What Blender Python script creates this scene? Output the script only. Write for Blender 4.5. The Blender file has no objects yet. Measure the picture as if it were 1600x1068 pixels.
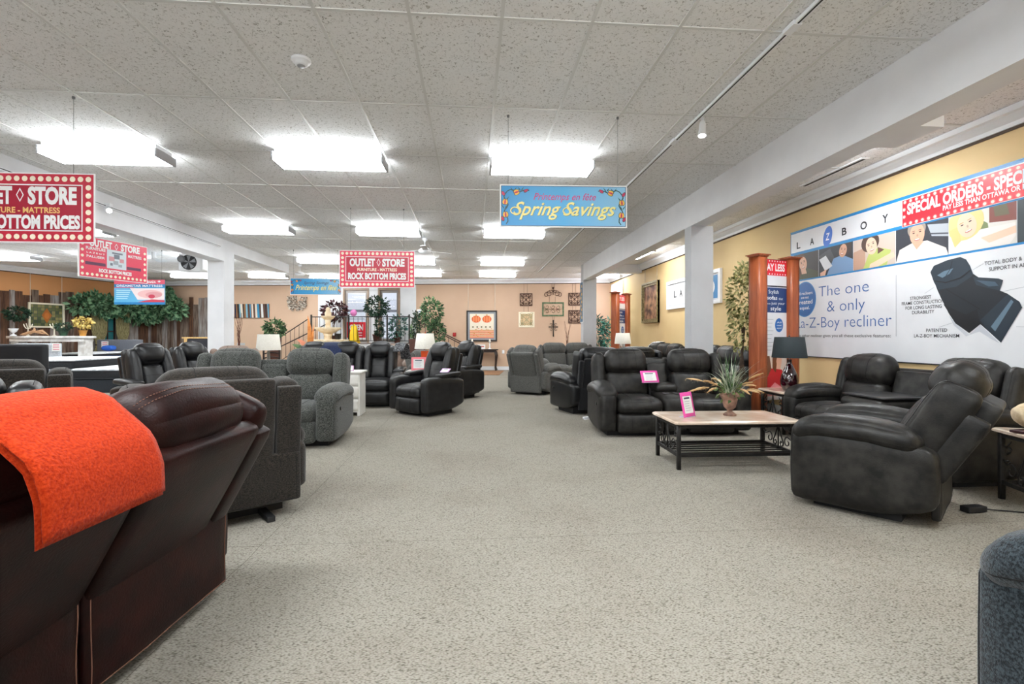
import bpy, math, random
from mathutils import Vector, Matrix, noise

# ------------------------------------------------------------------ camera, world, lights, exposure
SC = bpy.context.scene
COL = SC.collection
YAW = 0.0795
cam_data = bpy.data.cameras.new('camera')
cam_data.sensor_width = 36.0
cam_data.lens = 36.0 * 768.0 / 1600.0
cam_data.shift_y = -10.0 / 1600.0
cam_data.clip_start = 0.05
cam_data.clip_end = 200.0
cam = bpy.data.objects.new('camera', cam_data)
cam.location = (0, 0, 1.27)
cam.rotation_euler = (math.pi / 2, 0, -YAW)
COL.objects.link(cam)
SC.camera = cam

SC.view_settings.view_transform = 'Standard'
SC.view_settings.look = 'None'
SC.view_settings.exposure = 1.0
SC.view_settings.gamma = 1.0
SC.view_settings.use_curve_mapping = False
SC.cycles.use_denoising = True
SC.cycles.max_bounces = 8
SC.cycles.diffuse_bounces = 5
SC.cycles.sample_clamp_indirect = 8.0

LAMP_STRENGTH = 13.5      # tube diffusers
world = bpy.data.worlds.new('daylight')
SC.world = world
world.use_nodes = True
bg = world.node_tree.nodes['Background']
bg.inputs[0].default_value = (0.90, 0.95, 1.0, 1)
bg.inputs[1].default_value = 0.95

def area_lamp(name, loc, sx, sy, power, rot=(0, 0, 0), col=(0.93, 0.975, 1.0)):
    l = bpy.data.lights.new(name, 'AREA')
    l.shape = 'RECTANGLE'
    l.size = sx
    l.size_y = sy
    l.energy = power
    l.color = col
    o = bpy.data.objects.new(name, l)
    o.location = loc
    o.rotation_euler = rot
    COL.objects.link(o)
    return o

# the rows of tubes that carry on behind the camera and over the left bay; each gets an added upward lamp that brightens the ceiling
def tube_or_fill_lamp(x, y, z, sx, power):
    area_lamp('tube_or_fill_lamp', (x, y, z), sx, 0.35, power)
    area_lamp('ceiling_fill_lamp', (x, y, z + 0.01), sx, 0.5, power * 1.5, (math.pi, 0, 0))
for lx in (-4.0, -1.6, 0.8):
    for ly in (1.75, -2.1):
        tube_or_fill_lamp(lx, ly, 3.20, 1.2, 20)
for ly, power in ((1.6, 12), (5.2, 14), (8.8, 3.5)):
    tube_or_fill_lamp(4.0, ly, 3.28, 0.3, power)  # added fill over the right aisle, hidden by the beam, to brighten the wall
for lx, ly in ((-9.4, 9.9), (-9.4, 6.0), (-7.0, 6.0), (-7.0, 13.6), (-9.4, 13.6), (-12.0, 10.0)):
    tube_or_fill_lamp(lx, ly, 3.20, 1.2, 20)

# ------------------------------------------------------------------ materials
def lin(c):
    c = c / 255.0
    return c / 12.92 if c <= 0.04045 else ((c + 0.055) / 1.055) ** 2.4

def S(r, g, b):
    return (lin(r), lin(g), lin(b), 1.0)

MATS = {}

def _base(name):
    m = bpy.data.materials.new(name)
    m.use_nodes = True
    nt = m.node_tree
    return m, nt, nt.nodes['Principled BSDF']

def flat(name, col, rough=0.6, metal=0.0, emit=0.0, ecol=None, spec=0.5, coat=0.0, trans=0.0, ior=1.45):
    if name in MATS:
        return MATS[name]
    m, nt, b = _base(name)
    b.inputs['Base Color'].default_value = col
    b.inputs['Roughness'].default_value = rough
    b.inputs['Metallic'].default_value = metal
    b.inputs['Specular IOR Level'].default_value = spec
    b.inputs['Coat Weight'].default_value = coat
    if trans:
        b.inputs['Transmission Weight'].default_value = trans
        b.inputs['IOR'].default_value = ior
    if emit:
        b.inputs['Emission Color'].default_value = ecol or col
        b.inputs['Emission Strength'].default_value = emit
    MATS[name] = m
    return m

def N(nt, t, **kw):
    n = nt.nodes.new(t)
    for k, v in kw.items():
        if hasattr(n, k):
            setattr(n, k, v)
        else:
            n.inputs[k].default_value = v
    return n

def ramp(nt, stops):
    r = nt.nodes.new('ShaderNodeValToRGB')
    e = r.color_ramp.elements
    e[0].position, e[0].color = stops[0]
    e[1].position, e[1].color = stops[-1]
    for p, c in stops[1:-1]:
        x = e.new(p)
        x.color = c
    return r

def mul(c, k):
    return (c[0] * k, c[1] * k, c[2] * k, 1.0)

def noisy(name, c0, c1, scale, rough=0.6, bump=0.0, bscale=None, detail=4.0, stretch=(1, 1, 1), lo=0.35, hi=0.65, metal=0.0, spec=0.5, sheen=0.0, bdist=0.02, c2=None, scale2=None, amt2=0.5):
    """two-tone noise material with an optional bump and an optional second layer of larger patches"""
    if name in MATS:
        return MATS[name]
    m, nt, b = _base(name)
    L = nt.links.new
    tc = N(nt, 'ShaderNodeTexCoord')
    mp = N(nt, 'ShaderNodeMapping')
    mp.inputs['Scale'].default_value = stretch
    L(tc.outputs['Object'], mp.inputs['Vector'])
    nz = N(nt, 'ShaderNodeTexNoise', Scale=scale, Detail=detail)
    L(mp.outputs['Vector'], nz.inputs['Vector'])
    r = ramp(nt, [(lo, c0), (hi, c1)])
    L(nz.outputs['Fac'], r.inputs['Fac'])
    out = r.outputs['Color']
    if c2 is not None:
        n2 = N(nt, 'ShaderNodeTexNoise', Scale=scale2, Detail=5.0)
        L(mp.outputs['Vector'], n2.inputs['Vector'])
        r2 = ramp(nt, [(0.45, (0, 0, 0, 1)), (0.7, (amt2, amt2, amt2, 1))])
        L(n2.outputs['Fac'], r2.inputs['Fac'])
        mx = N(nt, 'ShaderNodeMix', data_type='RGBA')
        L(r2.outputs['Color'], mx.inputs[0])
        L(out, mx.inputs[6])
        mx.inputs[7].default_value = c2
        out = mx.outputs[2]
    L(out, b.inputs['Base Color'])
    b.inputs['Roughness'].default_value = rough
    b.inputs['Metallic'].default_value = metal
    b.inputs['Specular IOR Level'].default_value = spec
    b.inputs['Sheen Weight'].default_value = sheen
    if bump:
        nb = N(nt, 'ShaderNodeTexNoise', Scale=bscale or scale, Detail=3.0)
        L(mp.outputs['Vector'], nb.inputs['Vector'])
        bp = N(nt, 'ShaderNodeBump', Strength=bump, Distance=bdist)
        L(nb.outputs['Fac'], bp.inputs['Height'])
        L(bp.outputs['Normal'], b.inputs['Normal'])
    MATS[name] = m
    return m

def leather(name, c0, c1, rough=0.42, c2=None, amt=0.5, spec=0.5):
    m = noisy(name, c0, c1, 11.0, rough, bump=0.22, bscale=120.0, detail=8.0, bdist=0.005, c2=c2, scale2=5.0, amt2=amt, spec=spec)
    return m

def fabric(name, c0, c1, scale=170.0, stretch=(1, 1, 1), rough=0.95):
    return noisy(name, c0, c1, scale, rough, bump=0.5, bscale=260.0, detail=2.0, stretch=stretch, lo=0.4, hi=0.62, spec=0.15, sheen=0.25, bdist=0.006)

def wood(name, c0, c1, rough=0.45, stretch=(14, 14, 1.2), scale=3.0):
    return noisy(name, c0, c1, scale, rough, bump=0.08, bscale=12.0, detail=6.0, stretch=stretch, bdist=0.005)

# ------------------------------------------------------------------ mesh collector
class MB:
    def __init__(self):
        self.v, self.f, self.mi, self.sm = [], [], [], []

    def add(self, verts, faces, mi=0, smooth=False, mat=None):
        o = len(self.v)
        if mat is not None:
            self.v.extend([tuple(mat @ Vector(p)) for p in verts])
        else:
            self.v.extend([tuple(p) for p in verts])
        for f in faces:
            self.f.append(tuple(i + o for i in f))
            self.mi.append(mi)
            self.sm.append(smooth)
        return self

    def merge(self, other, k):
        o = len(self.v)
        self.v += other.v
        self.f += [tuple(i + o for i in f) for f in other.f]
        self.mi += [m + k for m in other.mi]
        self.sm += other.sm
        return self

    def box(self, x0, x1, y0, y1, z0, z1, mi=0, mat=None):
        v = [(x0, y0, z0), (x1, y0, z0), (x1, y1, z0), (x0, y1, z0), (x0, y0, z1), (x1, y0, z1), (x1, y1, z1), (x0, y1, z1)]
        f = [(0, 3, 2, 1), (4, 5, 6, 7), (0, 1, 5, 4), (1, 2, 6, 5), (2, 3, 7, 6), (3, 0, 4, 7)]
        return self.add(v, f, mi, False, mat)

    def rbox(self, x0, x1, y0, y1, z0, z1, r=0.01, mi=0, mat=None, n=4):
        p = Puff(x1 - x0, y1 - y0, z1 - z0, r, n)
        t = Matrix.Translation(((x0 + x1) / 2, (y0 + y1) / 2, (z0 + z1) / 2))
        return self.add(p.verts, p.faces, mi, True, (mat @ t) if mat is not None else t)

    def puff(self, p, mi=0, mat=None):
        return self.add(p.verts, p.faces, mi, True, mat)

    def quad(self, a, b, c, d, mi=0):
        return self.add([a, b, c, d], [(0, 1, 2, 3)], mi)

    def prism(self, pts, axis, a, b, mi=0, mat=None, smooth=False):
        """extrude a 2-D outline; axis 'x': pts are (y,z); 'y': (x,z); 'z': (x,y)"""
        def P(u, w, t):
            return {'x': (t, u, w), 'y': (u, t, w), 'z': (u, w, t)}[axis]
        n = len(pts)
        v = [P(u, w, a) for u, w in pts] + [P(u, w, b) for u, w in pts]
        f = [tuple(range(n)), tuple(range(2 * n - 1, n - 1, -1))]
        f += [(i, i + n, (i + 1) % n + n, (i + 1) % n) for i in range(n)]
        return self.add(v, f, mi, smooth, mat)

    def tube(self, pts, r, mi=0, seg=6, mat=None, closed=False, smooth=True):
        pts = [Vector(p) for p in pts]
        n = len(pts)
        rr = r if isinstance(r, (list, tuple)) else [r] * n
        v, f = [], []
        up = None
        for i, p in enumerate(pts):
            if closed:
                d = pts[(i + 1) % n] - pts[i - 1]
            else:
                d = pts[min(i + 1, n - 1)] - pts[max(i - 1, 0)]
            if d.length < 1e-9:
                d = Vector((0, 0, 1))
            d.normalize()
            if up is None:
                up = Vector((0, 0, 1)) if abs(d.z) < 0.9 else Vector((1, 0, 0))
            s = d.cross(up)
            if s.length < 1e-6:
                s = d.cross(Vector((0.3, 0.9, 0.1)))
            s.normalize()
            up = s.cross(d).normalized()
            for k in range(seg):
                a = 2 * math.pi * k / seg
                v.append(p + (s * math.cos(a) + up * math.sin(a)) * rr[i])
        m = n if closed else n - 1
        for i in range(m):
            j = (i + 1) % n
            for k in range(seg):
                k2 = (k + 1) % seg
                f.append((i * seg + k, i * seg + k2, j * seg + k2, j * seg + k))
        if not closed:
            f.append(tuple(range(seg - 1, -1, -1)))
            f.append(tuple((n - 1) * seg + k for k in range(seg)))
        return self.add(v, f, mi, smooth, mat)

    def lathe(self, prof, mi=0, seg=20, mat=None, smooth=True, cap=True):
        """prof: list of (radius, z)"""
        v, f = [], []
        for r, z in prof:
            for k in range(seg):
                a = 2 * math.pi * k / seg
                v.append((r * math.cos(a), r * math.sin(a), z))
        for i in range(len(prof) - 1):
            for k in range(seg):
                k2 = (k + 1) % seg
                f.append((i * seg + k, i * seg + k2, (i + 1) * seg + k2, (i + 1) * seg + k))
        if cap:
            f.append(tuple(range(seg - 1, -1, -1)))
            f.append(tuple((len(prof) - 1) * seg + k for k in range(seg)))
        return self.add(v, f, mi, smooth, mat)

    def ball(self, c, rx, ry=None, rz=None, mi=0, n=10, mat=None):
        ry = rx if ry is None else ry
        rz = rx if rz is None else rz
        prof = []
        v, f = [], []
        seg = n * 2
        for i in range(n + 1):
            t = math.pi * i / n
            for k in range(seg):
                a = 2 * math.pi * k / seg
                v.append((c[0] + rx * math.sin(t) * math.cos(a), c[1] + ry * math.sin(t) * math.sin(a), c[2] - rz * math.cos(t)))
        for i in range(n):
            for k in range(seg):
                k2 = (k + 1) % seg
                f.append((i * seg + k, i * seg + k2, (i + 1) * seg + k2, (i + 1) * seg + k))
        return self.add(v, f, mi, True, mat)

def obj(name, mb, mats, parent=None, loc=None, rz=0.0):
    me = bpy.data.meshes.new(name)
    me.from_pydata(mb.v, [], mb.f)
    if not isinstance(mats, (list, tuple)):
        mats = [mats]
    for m in mats:
        me.materials.append(m)
    me.polygons.foreach_set('material_index', mb.mi)
    me.polygons.foreach_set('use_smooth', mb.sm)
    me.update()
    o = bpy.data.objects.new(name, me)
    COL.objects.link(o)
    if parent is not None:
        o.parent = parent
    if loc is not None:
        o.location = loc
    o.rotation_euler = (0, 0, rz)
    return o

def tag(o, label, cat, group=None, kind=None):
    o['label'] = label
    o['category'] = cat
    if group:
        o['group'] = group
    if kind:
        o['kind'] = kind
    return o

def thing(name, label, cat, loc=(0, 0, 0), rz=0.0, group=None):
    o = bpy.data.objects.new(name, None)
    o.empty_display_size = 0.1
    COL.objects.link(o)
    o.location = loc
    o.rotation_euler = (0, 0, rz)
    return tag(o, label, cat, group)

def struct(name, mb, mats, label=None, cat=None):
    o = obj(name, mb, mats)
    o['kind'] = 'structure'
    if label:
        o['label'] = label
        o['category'] = cat
    return o

def copy_thing(root, loc, rz, label):
    def rec(o, par):
        c = o.copy()
        COL.objects.link(c)
        c.parent = par
        for ch in o.children:
            rec(ch, c)
        return c
    r = rec(root, None)
    r.location = loc
    r.rotation_euler = (0, 0, rz)
    r['label'] = label
    return r

# ------------------------------------------------------------------ upholstery shapes
class Puff:
    """a rounded, stuffed block: half sizes, edge radius, bulge per axis, optional deform and wrinkles"""
    def __init__(self, w, d, h, r=0.06, n=8, bulge=(0, 0, 0), fn=None, wr=0.0, wscale=6.0, seed=0):
        self.hx, self.hy, self.hz = w / 2, d / 2, h / 2
        self.r = min(r, self.hx * 0.98, self.hy * 0.98, self.hz * 0.98)
        self.b, self.fn, self.wr, self.ws, self.seed = bulge, fn, wr, wscale, seed
        key, self.verts, self.faces = {}, [], []
        def vid(i, j, k):
            t = (i, j, k)
            if t not in key:
                key[t] = len(self.verts)
                s = [math.sin((2.0 * a / n - 1.0) * math.pi / 2) for a in t]
                self.verts.append(self.pt(*s))
            return key[t]
        for i in range(n):
            for j in range(n):
                self.faces.append((vid(i, j, 0), vid(i, j + 1, 0), vid(i + 1, j + 1, 0), vid(i + 1, j, 0)))
                self.faces.append((vid(i, j, n), vid(i + 1, j, n), vid(i + 1, j + 1, n), vid(i, j + 1, n)))
                self.faces.append((vid(i, 0, j), vid(i + 1, 0, j), vid(i + 1, 0, j + 1), vid(i, 0, j + 1)))
                self.faces.append((vid(i, n, j), vid(i, n, j + 1), vid(i + 1, n, j + 1), vid(i + 1, n, j)))
                self.faces.append((vid(0, i, j), vid(0, i, j + 1), vid(0, i + 1, j + 1), vid(0, i + 1, j)))
                self.faces.append((vid(n, i, j), vid(n, i + 1, j), vid(n, i + 1, j + 1), vid(n, i, j + 1)))

    def pt(self, sx, sy, sz):
        q = Vector((sx * self.hx, sy * self.hy, sz * self.hz))
        h = (self.hx, self.hy, self.hz)
        inner = Vector([max(-(h[a] - self.r), min(h[a] - self.r, q[a])) for a in range(3)])
        d = q - inner
        p = inner + d.normalized() * self.r if d.length > 1e-9 else q
        b = self.b
        p.x += b[0] * sx * (1 - sy * sy) * (1 - sz * sz)
        p.y += b[1] * sy * (1 - sx * sx) * (1 - sz * sz)
        p.z += b[2] * sz * (1 - sx * sx) * (1 - sy * sy)
        if self.wr:
            k = noise.noise_vector(p * self.ws + Vector((self.seed * 3.1, self.seed * 1.7, 0)))
            p = p + k * self.wr
        if self.fn:
            p = Vector(self.fn(p))
        return p

    def line(self, path, steps=14):
        """points on the surface along a list of (sx,sy,sz) corner parameters"""
        out = []
        for a, b in zip(path[:-1], path[1:]):
            for i in range(steps):
                t = i / steps
                out.append(self.pt(*[a[k] + (b[k] - a[k]) * t for k in range(3)]))
        out.append(self.pt(*path[-1]))
        return out

def RX(a, y, z):
    return Matrix.Translation((0, y, z)) @ Matrix.Rotation(a, 4, 'X') @ Matrix.Translation((0, -y, -z))

# ------------------------------------------------------------------ lettering
_txt = {}

def letters(s, bold=0.0, shear=0.0, space=1.0):
    """flat outline mesh of a string, height 1 for a capital, origin bottom left: (verts, faces, width)"""
    k = (s, bold, shear, space)
    if k in _txt:
        return _txt[k]
    cu = bpy.data.curves.new('t', 'FONT')
    cu.body = s
    cu.size = 1.0
    cu.offset = bold
    cu.shear = shear
    cu.space_character = space
    cu.resolution_u = 3
    ob = bpy.data.objects.new('t', cu)
    me = ob.to_mesh()
    v = [(p.co.x, p.co.y) for p in me.vertices]
    f = [tuple(p.vertices) for p in me.polygons]
    ob.to_mesh_clear()
    bpy.data.objects.remove(ob)
    bpy.data.curves.remove(cu)
    if v:
        x0 = min(p[0] for p in v)
        x1 = max(p[0] for p in v)
        v = [((x - x0) / 0.72, y / 0.72) for x, y in v]
        w = (x1 - x0) / 0.72
    else:
        w = 0
    _txt[k] = (v, f, w)
    return _txt[k]

def put_text(mb, s, x0, x1, z0, z1, y, mi=0, bold=0.0, shear=0.0, space=1.0, align='fit', mat=None, thick=0.0015):
    """text in the XZ plane facing -y. fit: stretched to x0..x1; left/center/right: natural width x aspect"""
    v, f, w = letters(s, bold, shear, space)
    if not v:
        return
    h = z1 - z0
    if align == 'fit':
        k = (x1 - x0) / w
        ox = x0
    else:
        k = h
        if w * k > (x1 - x0):
            k = (x1 - x0) / w
        ox = {'left': x0, 'center': (x0 + x1) / 2 - w * k / 2, 'right': x1 - w * k}[align]
    V = [(ox + a * k, y, z0 + b * h) for a, b in v]
    mb.add(V, f, mi, False, mat)

def disc(mb, cx, cz, rx, rz, y, mi=0, n=20, rot=0.0, a0=0.0, a1=2 * math.pi):
    pts = []
    for i in range(n):
        a = a0 + (a1 - a0) * i / (n if a1 - a0 > 6.2 else n - 1)
        x, z = rx * math.cos(a), rz * math.sin(a)
        pts.append((cx + x * math.cos(rot) - z * math.sin(rot), y, cz + x * math.sin(rot) + z * math.cos(rot)))
    mb.add(pts, [tuple(range(n))], mi)

def poly(mb, pts, y, mi=0):
    mb.add([(a, y, b) for a, b in pts], [tuple(range(len(pts)))], mi)

def rect(mb, x0, x1, z0, z1, y, mi=0):
    mb.add([(x0, y, z0), (x1, y, z0), (x1, y, z1), (x0, y, z1)], [(0, 1, 2, 3)], mi)
# ------------------------------------------------------------------ the room
HC = 3.37           # ceiling height
def BY(x):
    return 18.355 - 0.143 * x
BANG = math.atan(-0.143)
BC = math.cos(BANG)
def bw(X, off=0.0, z=0.0):
    """a point on the back wall at room X, off metres in front of it"""
    return (X + off * math.sin(BANG), BY(X) - off * BC, z)

def carpet_mat():
    m, nt, b = _base('carpet_loop')
    L = nt.links.new
    tc = N(nt, 'ShaderNodeTexCoord')
    mp = N(nt, 'ShaderNodeMapping')
    mp.inputs['Rotation'].default_value = (0, 0, 0.6)
    mp.inputs['Scale'].default_value = (1.0, 2.4, 1)
    L(tc.outputs['Object'], mp.inputs['Vector'])
    vo = N(nt, 'ShaderNodeTexVoronoi', Scale=95.0)
    L(mp.outputs['Vector'], vo.inputs['Vector'])
    r1 = ramp(nt, [(0.25, S(158, 153, 144)), (0.6, S(142, 137, 127)), (0.9, S(98, 93, 84))])
    L(vo.outputs['Distance'], r1.inputs['Fac'])
    nz = N(nt, 'ShaderNodeTexNoise', Scale=1.1, Detail=6.0)
    L(tc.outputs['Object'], nz.inputs['Vector'])
    r2 = ramp(nt, [(0.3, (0.86, 0.84, 0.82, 1)), (0.5, (0.97, 0.97, 0.96, 1)), (0.7, (1, 1, 1, 1))])
    L(nz.outputs['Fac'], r2.inputs['Fac'])
    mx = N(nt, 'ShaderNodeMix', data_type='RGBA', blend_type='MULTIPLY')
    mx.inputs[0].default_value = 1.0
    L(r1.outputs['Color'], mx.inputs[6])
    L(r2.outputs['Color'], mx.inputs[7])
    # seams between the carpet lengths, worn and broken
    sp = N(nt, 'ShaderNodeSeparateXYZ')
    nd = N(nt, 'ShaderNodeTexNoise', Scale=6.0)
    L(tc.outputs['Object'], nd.inputs['Vector'])
    L(tc.outputs['Object'], sp.inputs['Vector'])
    def seam(axis, at):
        a = N(nt, 'ShaderNodeMath', operation='SUBTRACT')
        a.inputs[1].default_value = at
        L(sp.outputs[axis], a.inputs[0])
        w = N(nt, 'ShaderNodeMath', operation='MULTIPLY_ADD')
        w.inputs[1].default_value = 0.02
        w.inputs[2].default_value = -0.01
        L(nd.outputs['Fac'], w.inputs[0])
        c = N(nt, 'ShaderNodeMath', operation='ADD')
        L(a.outputs[0], c.inputs[0])
        L(w.outputs[0], c.inputs[1])
        d = N(nt, 'ShaderNodeMath', operation='ABSOLUTE')
        L(c.outputs[0], d.inputs[0])
        e = N(nt, 'ShaderNodeMath', operation='LESS_THAN')
        e.inputs[1].default_value = 0.0022
        L(d.outputs[0], e.inputs[0])
        return e.outputs[0]
    s1, s2 = seam('X', -1.28), seam('Y', 3.08)
    ad = N(nt, 'ShaderNodeMath', operation='MAXIMUM')
    L(s1, ad.inputs[0])
    L(s2, ad.inputs[1])
    k = N(nt, 'ShaderNodeMath', operation='MULTIPLY')
    k.inputs[1].default_value = 0.55
    L(ad.outputs[0], k.inputs[0])
    m2 = N(nt, 'ShaderNodeMix', data_type='RGBA')
    L(k.outputs[0], m2.inputs[0])
    L(mx.outputs[2], m2.inputs[6])
    m2.inputs[7].default_value = S(70, 62, 55)
    L(m2.outputs[2], b.inputs['Base Color'])
    b.inputs['Roughness'].default_value = 1.0
    b.inputs['Specular IOR Level'].default_value = 0.05
    bp = N(nt, 'ShaderNodeBump', Strength=0.6, Distance=0.004, invert=True)
    L(vo.outputs['Distance'], bp.inputs['Height'])
    L(bp.outputs['Normal'], b.inputs['Normal'])
    return m

def tile_mat():
    m, nt, b = _base('ceiling_tile')
    L = nt.links.new
    tc = N(nt, 'ShaderNodeTexCoord')
    n1 = N(nt, 'ShaderNodeTexNoise', Scale=48.0, Detail=2.0, Roughness=0.6, Distortion=1.2)
    L(tc.outputs['Object'], n1.inputs['Vector'])
    r1 = ramp(nt, [(0.34, S(176, 174, 170)), (0.41, S(240, 240, 240)), (0.7, S(245, 245, 245))])
    L(n1.outputs['Fac'], r1.inputs['Fac'])
    L(r1.outputs['Color'], b.inputs['Base Color'])
    b.inputs['Roughness'].default_value = 0.95
    b.inputs['Specular IOR Level'].default_value = 0.1
    bp = N(nt, 'ShaderNodeBump', Strength=0.35, Distance=0.01)
    L(n1.outputs['Fac'], bp.inputs['Height'])
    L(bp.outputs['Normal'], b.inputs['Normal'])
    return m

M_WHITE = noisy('white_paint', S(228, 229, 232), S(234, 235, 238), 3.0, 0.55, bump=0.03, bscale=40)
M_TAN = noisy('tan_wall_paint', S(226, 196, 142), S(231, 202, 150), 1.2, 0.7, bump=0.03, bscale=50)
M_PEACH = noisy('peach_wall_paint', S(204, 172, 146), S(209, 178, 152), 1.2, 0.7, bump=0.03, bscale=50)
M_ORANGE = noisy('orange_wall_paint', S(206, 146, 92), S(214, 154, 100), 1.2, 0.7, bump=0.03, bscale=50)
M_TBAR = flat('tee_bar_white', S(222, 222, 220), 0.5)
M_TRIMW = flat('trim_white', S(243, 245, 248), 0.45)
M_BLACK = flat('matt_black', S(24, 24, 26), 0.6)
M_IRON = noisy('dark_iron', S(32, 31, 30), S(44, 41, 39), 30.0, 0.5, bump=0.1, metal=0.4)
M_GLASS = flat('clear_glass', (1, 1, 1, 1), 0.02, trans=1.0)
M_WIRE = flat('hanging_wire', S(120, 120, 120), 0.5)

OUT = [(5.0, BY(5.0)), (-12.45, BY(-12.45)), (-18.6, 1.3), (-12.0, -5.0), (5.0, -5.0)]
mb = MB()
mb.add([(x, y, 0) for x, y in OUT], [tuple(range(len(OUT)))])
struct('floor', mb, carpet_mat())
mb = MB()
mb.add([(x, y, HC) for x, y in OUT], [tuple(range(len(OUT) - 1, -1, -1))])
struct('ceiling', mb, tile_mat())

# suspended grid: bars along the aisle every 0.606 m, cross bars every 1.283 m
mb = MB()
x = 0.192 - 0.606 * 21
while x < 4.95:
    if not (3.2 < x < 3.5 or -5.78 < x < -5.4):
        y1 = BY(x) if x > -12.4 else 14.0
        mb.box(x - 0.012, x + 0.012, -4.0, y1 - 0.05, HC - 0.006, HC)
    x += 0.606
y = 3.246 - 1.283 * 5
while y < 19.0:
    for xa, xb in ((-5.42, 3.23), (3.47, 4.95), (-13.0, -5.76)):
        if y < BY(xa) - 0.2 and y < BY(xb) - 0.1:
            mb.box(xa, xb, y - 0.012, y + 0.012, HC - 0.0055, HC)
    y += 1.283
struct('ceiling_grid', mb, M_TBAR)

def wall_seg(mb, p, q, z0, z1, t=0.14, mi=0):
    """a wall slab from p to q, its room face on the line, thickness to the right of p->q"""
    d = Vector((q[0] - p[0], q[1] - p[1], 0)).normalized()
    n = Vector((d.y, -d.x, 0)) * t
    a, b = Vector((p[0], p[1], 0)), Vector((q[0], q[1], 0))
    v = [a, b, b + n, a + n]
    v = [(w.x, w.y, z0) for w in v] + [(w.x, w.y, z1) for w in v]
    f = [(0, 3, 2, 1), (4, 5, 6, 7), (0, 1, 5, 4), (1, 2, 6, 5), (2, 3, 7, 6), (3, 0, 4, 7)]
    mb.add(v, f, mi)

# walls (room on the left of the direction of travel reversed: slabs lie outside)
mb = MB()
wall_seg(mb, (5.0, BY(5.0)), (5.0, -5.0), 0, HC + 0.05, -0.14)
wr = struct('wall_right', mb, M_TAN)
mb = MB()
wall_seg(mb, (-18.6, 1.3), (-12.45, BY(-12.45)), 0, HC + 0.05, -0.14)
struct('wall_left', mb, M_ORANGE)
mb = MB()
wall_seg(mb, (-12.0, -5.0), (-18.6, 1.3), 0, HC + 0.05, -0.14)
for xa, xb in ((-12.0, -10.5), (-6.6, -6.0), (-2.1, -1.5), (2.4, 3.0), (4.6, 5.0)):
    mb.box(xa, xb, -5.14, -5.0, 0, HC)
mb.box(-12.0, 5.0, -5.14, -5.0, 0, 0.35)
mb.box(-12.0, 5.0, -5.14, -5.0, 3.0, HC)
struct('wall_front', mb, M_PEACH)

BT = 0.16
mb = MB()
def bseg(mb, xa, xb, z0, z1, mi=0):
    pa, pb = Vector(bw(xa)), Vector(bw(xb))
    n = Vector((-math.sin(BANG), math.cos(BANG), 0)) * BT
    v = [pa, pb, pb + n, pa + n]
    v = [(w.x, w.y, z0) for w in v] + [(w.x, w.y, z1) for w in v]
    f = [(0, 3, 2, 1), (4, 5, 6, 7), (0, 1, 5, 4), (1, 2, 6, 5), (2, 3, 7, 6), (3, 0, 4, 7)]
    mb.add(v, f, mi)
bseg(mb, -12.6, -5.86, 0, HC + 0.05)
bseg(mb, -2.12, 5.1, 0, HC + 0.05)
D1, D2 = (-4.90, -3.90), (-3.56, -2.72)
bseg(mb, -5.86, D1[0], 0, HC + 0.05, 1)
bseg(mb, D1[1], D2[0], 0, HC + 0.05, 1)
bseg(mb, D2[1], -2.12, 0, HC + 0.05, 1)
for d in (D1, D2):
    bseg(mb, d[0], d[1], 3.06, HC + 0.05, 1)
    bseg(mb, d[0], d[1], 0, 1.0, 1)
struct('wall_back', mb, [M_PEACH, M_WHITE])

# crown moulding, with a dark brown strip under it painting the shadow gap
def crown(name, p, q, flip=1):
    d = Vector((q[0] - p[0], q[1] - p[1], 0))
    ln = d.length
    d.normalize()
    n = Vector((-d.y, d.x, 0)) * flip
    prof = [(0, 3.2), (0.03, 3.2), (0.035, 3.24), (0.075, 3.28), (0.09, 3.30), (0.12, 3.31), (0.12, 3.365), (0, 3.365)]
    v = []
    for t in (0, ln):
        for o, z in prof:
            w = Vector((p[0], p[1], 0)) + d * t + n * o
            v.append((w.x, w.y, z))
    k = len(prof)
    f = [tuple(range(k)), tuple(range(2 * k - 1, k - 1, -1))] + [(i, i + k, (i + 1) % k + k, (i + 1) % k) for i in range(k)]
    m_ = MB()
    m_.add(v, f)
    g = []
    for t in (0, ln):
        for o, z in ((0.001, 3.175), (0.012, 3.175), (0.012, 3.2), (0.001, 3.2)):
            w = Vector((p[0], p[1], 0)) + d * t + n * o
            g.append((w.x, w.y, z))
    m_.add(g, [(0, 1, 2, 3), (7, 6, 5, 4)] + [(i, i + 4, (i + 1) % 4 + 4, (i + 1) % 4) for i in range(4)], 1)
    return struct(name, m_, [M_TRIMW, flat('crown_shadow_brown', S(74, 56, 40), 0.7)])
crown('trim_right', (4.998, -4.9), (4.998, BY(5) - 0.05), 1)
crown('trim_back', bw(-12.4, 0.002)[:2], bw(4.99, 0.002)[:2], -1)
crown('trim_left', (-18.5, 1.5), (-12.47, BY(-12.45) - 0.04), -1)

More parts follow.
